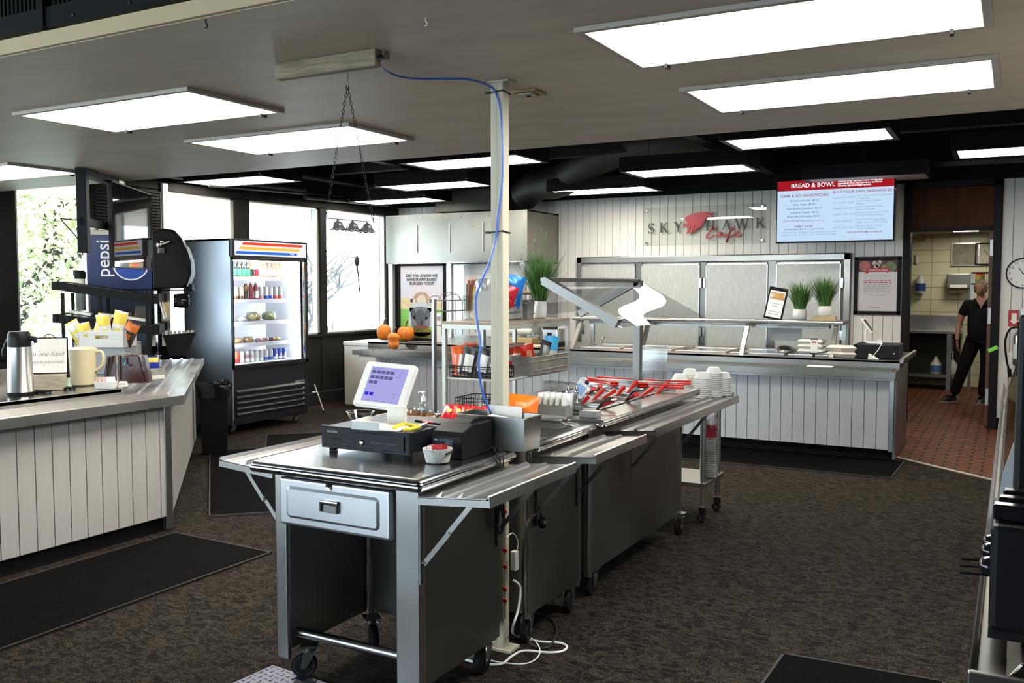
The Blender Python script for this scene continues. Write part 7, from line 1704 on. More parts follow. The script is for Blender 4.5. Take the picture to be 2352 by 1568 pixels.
for x0, x1, hx in ((-5.14, -4.37, -5.10), (-4.28, -3.50, -3.485), (-3.42, -2.65, -3.435), (-2.55, -1.80, -1.785)):
    d0 = MB(M).box(x0 + 0.004, x1 - 0.004, 11.33, 11.365, 0.3, 1.86).build('door', WD, t, bevel=0.006)
    b = MB(M); b.box(x0, x1, 11.326, 11.33, 1.845, 1.865); b.box(x0, x0 + 0.012, 11.326, 11.33, 0.3, 1.865); b.box(x1 - 0.012, x1, 11.326, 11.33, 0.3, 1.865); b.build('door_edge', STEEL, d0)
    b = MB(M); [b.box(hx - 0.018, hx + 0.018, 11.31, 11.33, z - 0.06, z + 0.06) for z in (1.62, 1.0)]; b.each('hinge', STEELP, d0, bevel=0.005)
# cafe sign
SGY = 11.345
t = thing('acrylic_wall_sign', 'clear acrylic wall sign with dark capital letters and a red hawk', 'sign', (-3.47, 11.37, 2.34))
M = loc(t)
MB(M).box(-4.265, -2.685, 11.352, 11.358, 2.10, 2.59).build('acrylic_panel', thin_glass('sign_acrylic', (0.96, 0.97, 0.96), f=0.12, gloss=1.0), t)
b = MB(M)
for x in (-4.22, -2.73):
    for z in (2.14, 2.55): b.cyl((x, 11.335, z), (x, 11.388, z), 0.012)
b.each('standoff', CHROME, t)
GREEN_INK = pm('dark_green_letters', (0.02, 0.035, 0.028), 0.4)
def rib(b, pts, ws, y0=SGY - 0.006, y1=SGY + 0.006):
    """ribbon of varying width through 2D points"""
    n = len(pts); P_ = [Vector((p_[0], p_[1])) for p_ in pts]; Lp, Rp = [], []
    ws = ws if isinstance(ws, (list, tuple)) else [ws] * n
    for i in range(n):
        d = (P_[min(i + 1, n - 1)] - P_[max(i - 1, 0)]); d = d.normalized() if d.length else Vector((1, 0)); nn = Vector((-d.y, d.x)) * ws[i] / 2
        Lp.append(P_[i] + nn); Rp.append(P_[i] - nn)
    for i in range(n - 1):
        b.prism([tuple(Lp[i]), tuple(Rp[i]), tuple(Rp[i + 1]), tuple(Lp[i + 1])], y0, y1, 'y')
def serif_letter(ch, x, z, h, wd):
    b = MB(M); X = lambda u: x + u * wd; Z = lambda v: z + v * h; s = h * 0.17; th = h * 0.06; sf = h * 0.035
    q = lambda u0, v0, u1, v1, w0: rib(b, [(X(u0), Z(v0)), (X(u1), Z(v1))], w0)
    def serif(u, v, half=0.16): b.box(X(u) - half * wd, X(u) + half * wd, SGY - 0.006, SGY + 0.006, Z(v) - sf * (1 if v > 0.5 else 0), Z(v) + sf * (0 if v > 0.5 else 1))
    if ch == 'S':
        pts = []
        for k in range(25):
            tt = k / 24
            a = math.radians(40 + 230 * (tt / 0.5)) if tt <= 0.5 else None
            if tt <= 0.5: u, v = 0.5 + 0.36 * math.cos(a), 0.745 + 0.235 * math.sin(a)
            else:
                a = math.radians(90 - 230 * ((tt - 0.5) / 0.5)); u, v = 0.5 + 0.40 * math.cos(a), 0.265 + 0.245 * math.sin(a)
            pts.append((X(u), Z(v)))
        ws = [th + (s - th) * math.exp(-((k / 24 - 0.5) / 0.2) ** 2) for k in range(25)]
        rib(b, pts, ws); b.box(X(0.80), X(0.86), SGY - 0.006, SGY + 0.006, Z(0.76), Z(1.0)); b.box(X(0.08), X(0.14), SGY - 0.006, SGY + 0.006, Z(0.0), Z(0.26))
    if ch == 'K': q(0.2, 0, 0.2, 1, s); serif(0.2, 0); serif(0.2, 1); q(0.28, 0.42, 0.82, 1, th); serif(0.82, 1, 0.14); q(0.40, 0.55, 0.85, 0, s); serif(0.86, 0, 0.17)
    if ch == 'Y': q(0.5, 0, 0.5, 0.5, s); serif(0.5, 0, 0.17); q(0.15, 1, 0.5, 0.45, s); serif(0.15, 1); q(0.85, 1, 0.52, 0.47, th); serif(0.85, 1, 0.14)
    if ch == 'H': q(0.2, 0, 0.2, 1, s); q(0.8, 0, 0.8, 1, s); q(0.2, 0.5, 0.8, 0.5, th); [serif(u, v) for u in (0.2, 0.8) for v in (0, 1)]
    if ch == 'A': q(0.12, 0, 0.5, 1, th); q(0.48, 1, 0.88, 0, s); q(0.25, 0.35, 0.72, 0.35, th); serif(0.12, 0, 0.14); serif(0.88, 0, 0.15)
    if ch == 'W': q(0.08, 1, 0.32, 0, s); q(0.32, 0, 0.5, 0.9, th); q(0.46, 1, 0.7, 0, s); q(0.7, 0, 0.92, 1, th); serif(0.08, 1, 0.11); serif(0.48, 1, 0.1); serif(0.92, 1, 0.1)
    return b.build('letter_' + ch.lower(), GREEN_INK, t)
zb, hl = Yp(1600, 530, SGY).z, 0.125
for ch, p0, p1 in (('S', 1488, 1503), ('K', 1515, 1535), ('Y', 1547, 1569), ('H', 1620, 1643), ('A', 1658, 1679), ('W', 1688, 1720), ('K', 1735, 1758)):
    x0, x1 = Yp(p0, 515, SGY).x, Yp(p1, 515, SGY).x; zz = Yp(1600, 530 - (p0 - 1600) * 0.017, SGY).z
    serif_letter(ch, x0, zz, hl, x1 - x0)
def c2w(x, y): p = Yp(1300 + x / 2.94, 400 + y / 2.94, SGY); return (p.x, p.z)
HR = pm('hawk_red', (0.42, 0.02, 0.03), 0.35)
b = MB(M); pr = lambda pts: b.prism([c2w(*p_) for p_ in pts], SGY - 0.008 - 0.0006 * (len(b.cut) % 7), SGY + 0.004, 'y')
pr([(803, 306), (806, 292), (822, 280), (850, 276), (850, 330), (822, 335), (812, 318)]); pr([(806, 292), (802, 300), (797, 312), (803, 313), (810, 304)])
pr([(822, 282), (860, 264), (905, 255), (950, 254), (950, 300), (900, 345), (840, 350), (822, 335)])
pr([(945, 254), (993, 258), (990, 268), (960, 266), (945, 275)]); pr([(945, 268), (988, 274), (984, 292), (968, 284), (945, 296)])
for p4 in ([(822, 332), (842, 345), (838, 375), (826, 400), (812, 404), (826, 370)], [(846, 345), (868, 342), (862, 372), (848, 397), (835, 402), (844, 372)], [(872, 340), (892, 338), (886, 362), (870, 385), (858, 392), (868, 366)], [(896, 336), (914, 328), (908, 350), (894, 370), (882, 378), (890, 358)], [(918, 322), (936, 308), (926, 335), (912, 355), (902, 362), (912, 340)], [(938, 300), (950, 285), (940, 318), (930, 332), (922, 338), (932, 318)], [(788, 330), (820, 338), (824, 346), (800, 344)], [(790, 350), (812, 342), (826, 348), (804, 356), (798, 362)]): pr(p4)
b.build('red_hawk_emblem', HR, t)
def script(pts, w0):
    q = smooth_path([Vector((*c2w(*p_), 0)) for p_ in pts], 6); n = len(q)
    ws = [w0 * (0.45 + 0.9 * abs((q[min(i + 1, n - 1)] - q[max(i - 1, 0)]).normalized().y)) for i in range(n)]
    rib(b, [(v.x, v.y) for v in q], ws)
b = MB(M)
script([(1000, 372), (1010, 366), (1005, 358), (985, 370), (965, 392), (952, 415), (953, 432), (968, 434), (988, 424), (1005, 410)], 0.016)
script([(1052, 396), (1040, 390), (1024, 402), (1020, 416), (1030, 418), (1046, 404), (1054, 394), (1050, 412), (1058, 416), (1072, 408)], 0.014)
script([(1072, 420), (1098, 400), (1125, 372), (1132, 362), (1124, 362), (1108, 392), (1096, 425), (1086, 452), (1084, 458), (1092, 445), (1102, 420), (1120, 412), (1135, 406)], 0.014)
script([(1136, 410), (1158, 400), (1168, 390), (1160, 386), (1146, 398), (1142, 412), (1152, 420), (1172, 414), (1194, 402)], 0.014)
script([(1166, 378), (1176, 368)], 0.014)
b.build('script_lettering', HR, t)

# menu screen
MY = 10.60
mx0, mx1 = Yp(1783, 480, MY).x, Yp(2055, 480, MY).x; mz1 = Yp(1920, 408, MY).z; mz0 = Yp(1920, 556, MY).z
t = thing('menu_screen', 'lit menu screen with a red banner hung from the dark ceiling', 'menu screen', ((mx0 + mx1) / 2, MY, mz0))
MW, MH = mx1 - mx0, mz1 - mz0
MB().box(-MW / 2, MW / 2, 0, 0.05, 0, MH).build('housing', BLACKM, t, bevel=0.003)
b = MB(); b.box(-0.3, -0.27, 0.05, 0.07, MH - 0.1, ZH - mz0); b.box(0.27, 0.3, 0.05, 0.07, MH - 0.1, ZH - mz0); b.each('hanger', BLACKM, t)
b = MB(); b.sph((-0.285, 0.03, MH + 0.07), 0.012); b.sph((0.285, 0.03, MH + 0.09), 0.015); b.each('bolt', CHROME, t)
bz = 0.012
sc_ = MB().box(-MW / 2 + bz, MW / 2 - bz, -0.002, 0, bz + 0.005, MH - bz).build('screen', emis('menu_white', (0.60, 0.78, 1.0), 0.95), t)
MB().box(-MW / 2 + bz, MW / 2 - bz, -0.003, -0.002, MH - bz - MH * 0.155, MH - bz).build('red_banner', emis('menu_red', (0.42, 0.012, 0.02), 0.9), sc_)
MT = frame((-MW / 2 + bz, -0.0035, bz), (1, 0, 0), (0, -1, 0)); iw, ih = MW - 2 * bz, MH - 2 * bz
def U(u, v, s_, sz, al='CENTER', sh=0, of=0.0): return (s_, u * iw, v * ih, sz, al, sh, of)
text('white_lettering', emis('menu_txt_white', (0.9, 0.93, 1.0), 1.1), sc_, MT, [U(0.315, 0.885, 'BREAD & BOWL', 0.066, 'CENTER', 0, 0.001),
    U(0.53, 0.945, 'Made to order sandwich menu crafted with', 0.026, 'LEFT', 0.2, 0.0008), U(0.53, 0.91, 'ingredients from local purveyors and farms', 0.026, 'LEFT', 0.2, 0.0008), U(0.53, 0.875, 'featuring signature bagel specials.', 0.026, 'LEFT', 0.2, 0.0008)], 0.0002)
text('red_lettering', emis('menu_txt_red', (0.30, 0.05, 0.12), 0.9), sc_, MT, [U(0.24, 0.735, 'GRAB & GO SANDWICHES', 0.044, 'CENTER', 0, 0.0003), U(0.49, 0.765, 'BUILD YOUR OWN SANDWICH $5.75', 0.0385, 'LEFT', 0, 0.0003), U(0.24, 0.335, 'Quick Grab & go when you are on the run', 0.026), U(0.24, 0.235, 'DAILY SOUP', 0.036, 'CENTER', 0, 0.0003), U(0.62, 0.125, 'ADD AN EXTRA MEAT FOR $1.85', 0.024, 'LEFT', 0, 0.0003)], 0.0002)
lines = [U(0.24, 0.66, 'All American Sub - $5.25', 0.031), U(0.24, 0.595, 'Feisty Italian  $5.25', 0.031), U(0.24, 0.53, 'Ham & Swiss Sandwich  $4.15', 0.031), U(0.24, 0.465, 'Turkey & Cheddar $4.15', 0.031), U(0.24, 0.40, 'Roast Beef & Cheddar $4.15', 0.031), U(0.24, 0.195, 'Two Fresh Soups Made From Scratch Everyday', 0.023)]
text('dark_lettering', emis('menu_txt_dark', (0.05, 0.10, 0.18), 0.9), sc_, MT, lines, 0.0002)
gl = [U(0.04, 0.145, 'Small Bowl of Soup  $3.60', 0.0235, 'LEFT'), U(0.04, 0.105, 'Large Bowl of Soup  $4.15', 0.0235, 'LEFT'), U(0.245, 0.145, 'Small Chili or Premium Soup  $3.85', 0.0235, 'LEFT'), U(0.245, 0.105, 'Large Chili or Premium Soup  $4.40', 0.0235, 'LEFT')]
for v, a_, b1, b2 in ((0.705, 'CHOOSE YOUR BREAD', 'White, Wheat, Kaiser Roll, Pretzel Roll', 'or Onion Bun'), (0.62, 'OR CHOOSE A BAGEL', 'Plain, Everything, Cinnamon,', 'Blueberry'), (0.53, 'CHOOSE YOUR PROTEIN', 'Turkey, Honey Smoked Ham,', 'Salami, or Roast Beef'), (0.435, 'CHOOSE YOUR CHEESE', 'Wisconsin Cheddar, Swiss, American', 'Cheese, or Provolone Cheese'), (0.325, 'CHOOSE TOPPINGS', 'Lettuce, Tomatoes, Onion, Green', 'Peppers, Cucumber, Olives, Pickles'), (0.225, 'CHOOSE YOUR SPREAD', 'Mayonnaise, Mustard, Honey', 'Mustard, or Vinaigrette')):
    gl += [U(0.49, v - 0.02, a_, 0.0225, 'LEFT'), U(0.69, v, b1, 0.0225, 'LEFT'), U(0.69, v - 0.042, b2, 0.0225, 'LEFT')]
text('grey_lettering', emis('menu_txt_grey', (0.22, 0.34, 0.52), 0.9), sc_, MT, gl, 0.0002)

# scratch made poster
t = thing('wall_poster', 'black framed poster with a food photo and a red ribbon reading SCRATCH MADE', 'poster', (-1.40, 11.385, 1.25))
b = MB(); w = 0.04; PW, PH = 0.505, 0.67
[b.box(*q) for q in ((-PW / 2, PW / 2, -0.03, 0, 0, w), (-PW / 2, PW / 2, -0.03, 0, PH - w, PH), (-PW / 2, -PW / 2 + w, -0.03, 0, 0, PH), (PW / 2 - w, PW / 2, -0.03, 0, 0, PH))]; b.build('frame', BLACKM, t, bevel=0.003)
sh_ = MB().box(-PW / 2 + w, PW / 2 - w, -0.012, -0.008, w, PH - w).build('sheet', pm('poster_sheet', (0.55, 0.52, 0.54), 0.35), t)
b = MB(); x0, x1, z0, z1 = -PW / 2 + w, PW / 2 - w, PH - w - 0.135, PH - w
b.m = 0; b.box(x0, x1, -0.013, -0.012, z0, z1); b.m = 1; disc(b, (x0 + 0.07, z0 + 0.07), 0.06, -0.0135); b.m = 2
for cx_, cz_ in ((0.0, 0.08), (-0.035, 0.10), (-0.02, 0.06), (0.02, 0.11)): disc(b, (cx_, z0 + cz_), 0.024, -0.0138)
b.m = 3; disc(b, (x1 - 0.075, z0 + 0.06), 0.06, -0.0135); b.m = 4; disc(b, (0.07, z0 + 0.05), 0.035, -0.0133)
b.build('food_photo', [noisy(pm('pf0', (0.10, 0.04, 0.03), 0.5), 40, 0.5), noisy(pm('tomato', (0.55, 0.16, 0.15), 0.5), 60, 0.4), pm('mushroom', (0.55, 0.48, 0.4), 0.5), noisy(pm('lettuce', (0.16, 0.26, 0.10), 0.5), 50, 0.5), pm('loaf', (0.35, 0.22, 0.1), 0.5)], sh_)
b = MB(); b.prism([(-0.11, z0 + 0.0), (0.12, z0 + 0.0), (0.12, z0 + 0.045), (-0.11, z0 + 0.045)], -0.015, -0.0145, 'y'); b.prism([(0.10, z0 - 0.015), (0.16, z0 + 0.03), (0.10, z0 + 0.03)], -0.0142, -0.014, 'y'); b.prism([(-0.10, z0 - 0.015), (-0.15, z0 - 0.02), (-0.10, z0 + 0.03)], -0.0142, -0.014, 'y'); b.build('red_ribbon', REDP, sh_)
text('lettering', PAPER, sh_, frame((0.005, -0.0152, z0 + 0.012), (1, 0, 0), (0, -1, 0)), [('SCRATCH MADE', 0, 0, 0.028, 'CENTER', 0.1)], 0.0002)
b = MB(); rn = random.Random(6)
for k in range(10):
    z = z0 - 0.055 - k * 0.0245; b.m = 1 if k in (2, 3) else 0; L_ = 0.15 if k < 9 else 0.09; x = -L_
    while x < L_: wd_ = rn.uniform(0.02, 0.05); b.box(x, min(x + wd_, L_), -0.0128, -0.012, z, z + 0.009); x += wd_ + 0.008
b.m = 0; b.tube([(-0.08 + 0.015 * math.cos(a * PI / 6), -0.0125, w + 0.045 + 0.015 * math.sin(a * PI / 6)) for a in range(12)], 0.0025, 5, closed=True); b.box(-0.06, 0.04, -0.0128, -0.012, w + 0.04, w + 0.05)
b.build('text_lines', [GREYPR, REDP], sh_)

# wall clock, extinguisher sign, extinguisher
def clock(name, label, c, r, M0, square=False, ms=1):
    t = thing(name, label, 'clock', c)
    if square:
        b = MB(M0); [b.box(*q) for q in ((-r, r, -r, -r + 0.02, 0, 0.03), (-r, r, r - 0.02, r, 0, 0.03), (-r, -r + 0.02, -r, r, 0, 0.03), (r - 0.02, r, -r, r, 0, 0.03))]; b.build('rim', BLACKM, t); MB(M0).box(-r, r, -r, r, 0.005, 0.012).build('face', PILLAR, t)
    else:
        MB(M0).lathe([(r * 0.98, 0), (r, 0.01), (r, 0.03), (r * 0.93, 0.035), (r * 0.92, 0.015)], 48, arc=True).build('rim', BLACKM, t, smooth=True); MB(M0).lathe([(r * 0.95, 0.0), (r * 0.95, 0.014), (0.001, 0.014)], 48).build('face', PAPER, t)
    b = MB(M0 @ T(0, 0, 0.016)); 
    for a, L_, w_ in ((2.2, r * 0.45, 0.008), (-0.7, r * 0.6, 0.006)): b.box(-0.01, L_, -w_ / 2, w_ / 2, 0, 0.001, R(a))
    b.lathe([(0.008, 0), (0.008, 0.003), (0.001, 0.003)], 12); b.build('hands', INK, t)
    text('numerals', INK, t, M0 @ T(0, 0, 0.0145), [(str(n), r * 0.76 * math.sin(n * PI / 6), r * 0.76 * math.cos(n * PI / 6) - r * 0.09, r * 0.24, 'CENTER') for n in range(1, 13)], 0.0004)
clock('wall_clock', 'round black rimmed wall clock at the right edge of the far wall', (0.07, 11.385, 1.72), 0.165, frame((0, 0, 0), (1, 0, 0), (0, -1, 0)))
t = thing('extinguisher_sign', 'red fire extinguisher sign with a white arrow at the right edge', 'sign', (0.10, 11.384, 1.235))
MB().box(-0.155, 0.155, -0.005, 0, -0.09, 0.085).build('plate', pm('sign_red', (0.40, 0.012, 0.015), 0.4), t, bevel=0.002)
b = MB(); b.prism([(-0.125, 0.05), (-0.075, 0.05), (-0.075, -0.03), (-0.06, -0.03), (-0.10, -0.07), (-0.14, -0.03), (-0.125, -0.03)], -0.006, -0.005, 'y'); b.build('arrow', PAPER, t)
text('lettering', PAPER, t, frame((0.05, -0.006, 0.02), (1, 0, 0), (0, -1, 0)), [('FIRE', 0, 0, 0.05, 'CENTER'), ('EXTINGUISHER', 0, -0.045, 0.022, 'CENTER')], 0.0003)
t = thing('fire_extinguisher', 'steel fire extinguisher with a black hose and green tag under the sign', 'fire extinguisher', (0.08, 11.27, 0.72))
MB().lathe([(0.07, 0), (0.085, 0.02), (0.085, 0.32), (0.05, 0.38), (0.02, 0.40), (0.001, 0.40)], 24).build('cylinder', STEELB, t, smooth=True)
b = MB(); b.box(-0.03, 0.06, -0.015, 0.015, 0.40, 0.44); b.box(-0.05, 0.07, -0.01, 0.01, 0.45, 0.47); b.build('valve', BLACKM, t)
b = MB(); b.tube(smooth_path([(-0.02, 0, 0.42), (-0.11, -0.02, 0.40), (-0.155, -0.03, 0.28), (-0.14, -0.03, 0.08), (-0.11, -0.03, -0.05)], 6), 0.011, 8); b.tube([(-0.11, -0.03, -0.03), (-0.10, -0.03, -0.12)], 0.02, 8); b.build('hose', BLACKM, t, smooth=True)
b = MB(R(-0.5, 'Y')); b.box(-0.20, -0.10, -0.1, -0.098, 0.27, 0.31); b.build('green_tag', pm('green_tag', (0.18, 0.65, 0.08), 0.5), t)
b = MB(); b.lathe([(0.0865, 0.08), (0.0865, 0.24)], 24, arc=True); b.build('label', pm('ext_label', (0.5, 0.6, 0.58), 0.5), t, smooth=True)

# ================================================================== RIGHT COUNTER (cut by the right edge)
t = thing('right_counter', 'steel counter with a curved lip running along the right edge', 'counter', (0.4, 4.0, 0))
M = loc(t); RXE = -0.055
MB(M).box(0.06, 1.2, 1.9, 7.2, 0.0, 0.87).build('cabinet', STEELD, t)
b = MB(M); b.box(RXE + 0.01, 1.25, 1.79, 7.3, 0.862, 0.87); b.prism([(RXE, 0.85), (RXE + 0.012, 0.85), (RXE + 0.014, 0.895), (RXE + 0.002, 0.905)], 1.79, 7.3, 'y'); b.prism([(RXE + 0.06, 0.87), (RXE + 0.15, 0.87), (RXE + 0.15, 0.905), (RXE + 0.085, 0.905)], 1.86, 7.3, 'y'); b.box(RXE + 0.15, 1.25, 1.86, 7.3, 0.87, 0.905); b.box(RXE, 1.25, 1.785, 1.80, 0.85, 0.902)
b.build('counter_top', RSTEEL, t, bevel=0.004)
t = thing('toaster_oven', 'black countertop toaster machine on the right counter at the right edge', 'toaster', (0.163, 2.075, 0.906))
b = MB(); b.box(-0.19, 0.25, -0.12, 0.16, 0.015, 0.225); b.build('body', BLACKP, t, bevel=0.012); b = MB(); b.box(-0.19, 0.25, -0.11, 0.15, 0.0, 0.02); b.build('foot_frame', RUBBER, t)
b = MB(); b.sph((-0.192, -0.02, 0.115), 0.021); b.sph((-0.192, 0.06, 0.125), 0.019); b.sph((-0.192, 0.12, 0.13), 0.017); b.each('knob', BLACKG, t, smooth=True)
b = MB(); 
for k in range(3): b.cyl((-0.19, -0.03 + k * 0.03, 0.10 + 0.006 * k), (-0.245 - 0.0 * k, -0.04 + k * 0.03, 0.10 + 0.006 * k), 0.0025, n=6)
b.each('lever', BLACKM, t)
for i in range(3):
    tag(MB().box(-0.10, 0.14, -0.012, 0.02, 0.0, 0.03).build('black_tray', BLACKG, None, loc=(0.075 + 0.008 * i, 2.0 + 0.075 * i, 1.1325), bevel=0.003), 'glossy black flat case on top of the toaster machine, ' + ('nearest', 'middle', 'farthest')[i] + ' one', 'case', 'glossy black cases')
t = thing('coffee_machine', 'tall black machine side cut by the right edge above the toaster', 'machine', (0.135, 2.32, 0.906)); MB().box(-0.125, 0.3, -0.06, 0.5, 0, 0.62).build('body', BLACKP, t, bevel=0.01)
MB().box(-0.127, -0.12, -0.03, 0.06, 0.48, 0.60).build('trim', BLACKG, t)
t = thing('curved_display_case', 'curved clear display case with white panels on the right counter', 'display case', (0.14, 4.25, 0.906))
prof = [(-0.17, 0.0), (-0.155, 0.12), (-0.12, 0.25), (-0.06, 0.38), (0.03, 0.50), (0.16, 0.60)]
b = MB(); 
for (x0, z0), (x1, z1) in zip(prof, prof[1:]): b.add([(x0, -1.15, z0), (x1, -1.15, z1), (x1, 1.6, z1), (x0, 1.6, z0)], [(0, 1, 2, 3)])
b.build('curved_glass', thin_glass('case_glass', (0.92, 0.94, 0.95), f=0.8, rough=0.05, gloss=2.0), t, smooth=60)
for y in (-1.15, 1.6):
    b = MB(); b.prism(prof + [(0.5, 0.60), (0.5, 0.0)], y - 0.01, y + 0.01, 'y'); b.build('end_panel', pm('frosted_panel', (0.55, 0.57, 0.60), 0.3, trans=0.3), t)
b = MB(); b.box(0.04, 0.5, -1.13, 1.58, 0.0, 0.02); b.box(0.10, 0.12, -1.13, 1.58, 0.02, 0.5); b.build('white_panel', pm('bluish_white_panel', (0.75, 0.77, 0.85), 0.5), t)  # panel colour is an even bluish white
MB().box(0.0, 0.5, -1.15, 1.6, 0.59, 0.62).build('top', WPLAST, t)
for i in range(6): tag(MB().lathe([(0.03, 0), (0.035, 0.01), (0.035, 0.09), (0.012, 0.12), (0.001, 0.12)], 14).build('food_cup', [FILM, pm('reddish_food', (0.5, 0.2, 0.12), 0.5)][i % 2], None, loc=(0.09, 3.35 + i * 0.42, 0.928 + 0.0), smooth=True), 'small cup behind the curved case glass, ' + ('nearest', 'second', 'third', 'fourth', 'fifth', 'farthest')[i] + ' one', 'cup', 'cups in the curved case')
t = thing('file_holder', 'white wall pocket with orange papers right of the doorway', 'holder', (0.02, 11.37, 0.60)); MB().box(-0.06, 0.06, -0.06, -0.003, 0, 0.26).build('pocket', WPLAST, t, bevel=0.003); MB().box(-0.03, 0.05, -0.045, -0.02, 0.02, 0.34).build('papers', ORP, t)

# ================================================================== KITCHEN THINGS
KY_ = 15.98
t = thing('steel_sink_table', 'stainless kitchen sink table with splash back seen through the doorway', 'table', (-1.3, 15.5, 0))
M = loc(t)
b = MB(M); b.box(-2.6, -0.70, 15.25, 15.95, 0.86, 0.90); b.box(-2.6, -0.70, 15.92, 15.96, 0.90, 1.12); b.build('top', STEEL, t, bevel=0.004)
MB(M).box(-2.6, -0.72, 15.3, 15.9, 0.19, 0.24).build('shelf', STEELD, t)
MB(M).box(-2.6, -0.72, 15.88, 15.91, 0.24, 0.86).build('back_panel', pm('dark_steel_panel', (0.04, 0.035, 0.028), 0.5, metal=0.4), t)
for x in (-2.5, -0.85): 
    for y in (15.3, 15.88): MB(M).box(x - 0.03, x + 0.03, y - 0.03, y + 0.03, 0.0, 0.86).build('leg', STEEL, t)
t = thing('bleach_jug', 'white jug with a blue label on the low kitchen shelf', 'jug', (-1.03, 15.4, 0.242)); MB().lathe([(0.075, 0), (0.08, 0.02), (0.08, 0.15), (0.03, 0.23), (0.02, 0.26), (0.001, 0.265)], 20).build('jug', WPLAST, t, smooth=True); MB().lathe([(0.082, 0.03), (0.082, 0.13)], 20, arc=True).build('label', pm('blue_label', (0.1, 0.2, 0.5), 0.5), t, smooth=True)
t = thing('spray_bottle', 'clear pump bottle right of the white jug on the low kitchen shelf', 'bottle', (-0.80, 15.4, 0.242)); MB().lathe([(0.06, 0), (0.065, 0.02), (0.065, 0.15), (0.02, 0.22), (0.001, 0.22)], 18).build('bottle', pm('milky', (0.6, 0.6, 0.55), 0.3), t, smooth=True); b = MB(); b.cyl((0, 0, 0.22), (0, 0, 0.33), 0.008, n=8); b.box(-0.04, 0.01, -0.01, 0.01, 0.33, 0.345); b.build('pump', WPLAST, t)
t = thing('wall_speaker', 'square wall grille above the towel dispenser in the kitchen', 'speaker', tuple(Yp(2217, 584, KY_))); MB().box(-0.20, 0.20, -0.02, 0.0, -0.18, 0.18).build('frame', STEEL, t); MB().box(-0.18, 0.18, -0.024, -0.02, -0.16, 0.16).build('grille', noisy(pm('grille', (0.30, 0.28, 0.19), 0.6), 10, 0.3), t)
p = Yp(2268, 583, KY_); clock('kitchen_clock', 'square black framed clock on the kitchen wall beside the grille', (p.x, KY_ - 0.005, p.z), 0.17, frame((0, 0, 0), (1, 0, 0), (0, -1, 0)), True)
t = thing('towel_dispenser', 'steel paper towel dispenser on the kitchen tile wall', 'dispenser', tuple(Yp(2203, 652, KY_))); MB().box(-0.165, 0.165, -0.2, 0.0, -0.06, 0.16).build('case', STEELD, t, bevel=0.01); MB().box(-0.12, 0.12, -0.21, -0.2, -0.055, -0.01).build('front_plate', WPLAST, t); MB().box(-0.13, 0.13, -0.1, -0.095, -0.14, -0.055).build('paper', pm('brown_paper', (0.5, 0.4, 0.2), 0.8), t)
t = thing('soap_bottle', 'wall soap bottle with a blue band at the left of the kitchen wall', 'bottle', tuple(Yp(2114, 655, KY_ - 0.08))); MB().lathe([(0.07, -0.12), (0.075, -0.1), (0.075, 0.05), (0.05, 0.12), (0.02, 0.16), (0.001, 0.16)], 18).build('bottle', pm('clear_soap', (0.45, 0.5, 0.5), 0.2), t, smooth=True); MB().lathe([(0.078, -0.09), (0.078, 0.03)], 18, arc=True).build('label', pm('navy_label', (0.02, 0.04, 0.15), 0.5), t, smooth=True)
t = thing('kitchen_shelf', 'small steel rack with jars behind the person', 'shelf', (-0.62, 15.3, 0)); MB().box(0.05, 0.9, -0.2, 0.15, 1.60, 1.62).build('board', BLACKM, t); b = MB(); [b.box(x - 0.02, x + 0.02, 0.1, 0.14, 0, 1.78) for x in (0.05, 0.88)]; b.each('post', STEEL, t); MB().box(0.05, 0.9, -0.2, -0.19, 1.76, 1.785).build('rail', BLACKM, t)
for i, c_ in enumerate((pm('pickle', (0.35, 0.3, 0.1), 0.3), pm('brown_jar', (0.4, 0.25, 0.12), 0.3), pm('tan_jar', (0.5, 0.35, 0.2), 0.3))):
    q = thing('jar', ('green jar with a red lid', 'brown jar in the middle', 'tan jar at the right') [i] + ' on the kitchen rack', 'jar', (-0.46 + i * 0.17, 15.25, 1.621)); MB().lathe([(0.06, 0), (0.065, 0.01), (0.065, 0.12), (0.001, 0.12)], 16).build('glass', c_, q, smooth=True); MB().lathe([(0.06, 0.12), (0.06, 0.15), (0.001, 0.15)], 16).build('lid', RED if i == 0 else BLACKM, q)
t = thing('rack_post', 'black equipment rack with a bent hose left inside the kitchen doorway', 'rack', (-1.55, 12.2, 0))
b = MB(); b.box(-0.5, 0.16, -0.3, 0.3, 0.80, 0.84); [b.box(x - 0.015, x + 0.015, y - 0.015, y + 0.015, 0, 0.8) for x in (-0.45, 0.12) for y in (-0.26, 0.26)]; b.build('frame', BLACKM, t)
b = MB(); b.tube(smooth_path([(0.05, 0, 0.84), (0.10, 0, 0.93), (0.20, 0, 0.95), (0.25, 0, 0.85), (0.25, 0, 0.5), (0.22, 0, 0.38), (0.15, 0, 0.32)], 5), 0.02, 10); b.build('hose', RUBBER, t, smooth=True)
b = MB(); b.cyl((-0.1, 0.2, 1.15), (0.14, 0.2, 1.15), 0.0, n=4)
tag(MB().box(-0.02, 0.02, -0.02, 0.02, -0.07, 0.07).build('wall_switch', WPLAST, None, loc=tuple(Yp(2107, 595, KY_ - 0.01))), 'white switch cover at the left of the kitchen wall', 'switch')
t = thing('wall_pipe', 'grey angled pipe high at the left of the kitchen wall', 'pipe', tuple(Yp(2112, 538, KY_ - 0.05))); b = MB(); b.tube([(-0.1, 0, 0), (0.06, 0, 0), (0.06, 0, -0.10), (-0.05, 0, -0.10)], 0.02, 8); b.build('pipe', GALV, t)

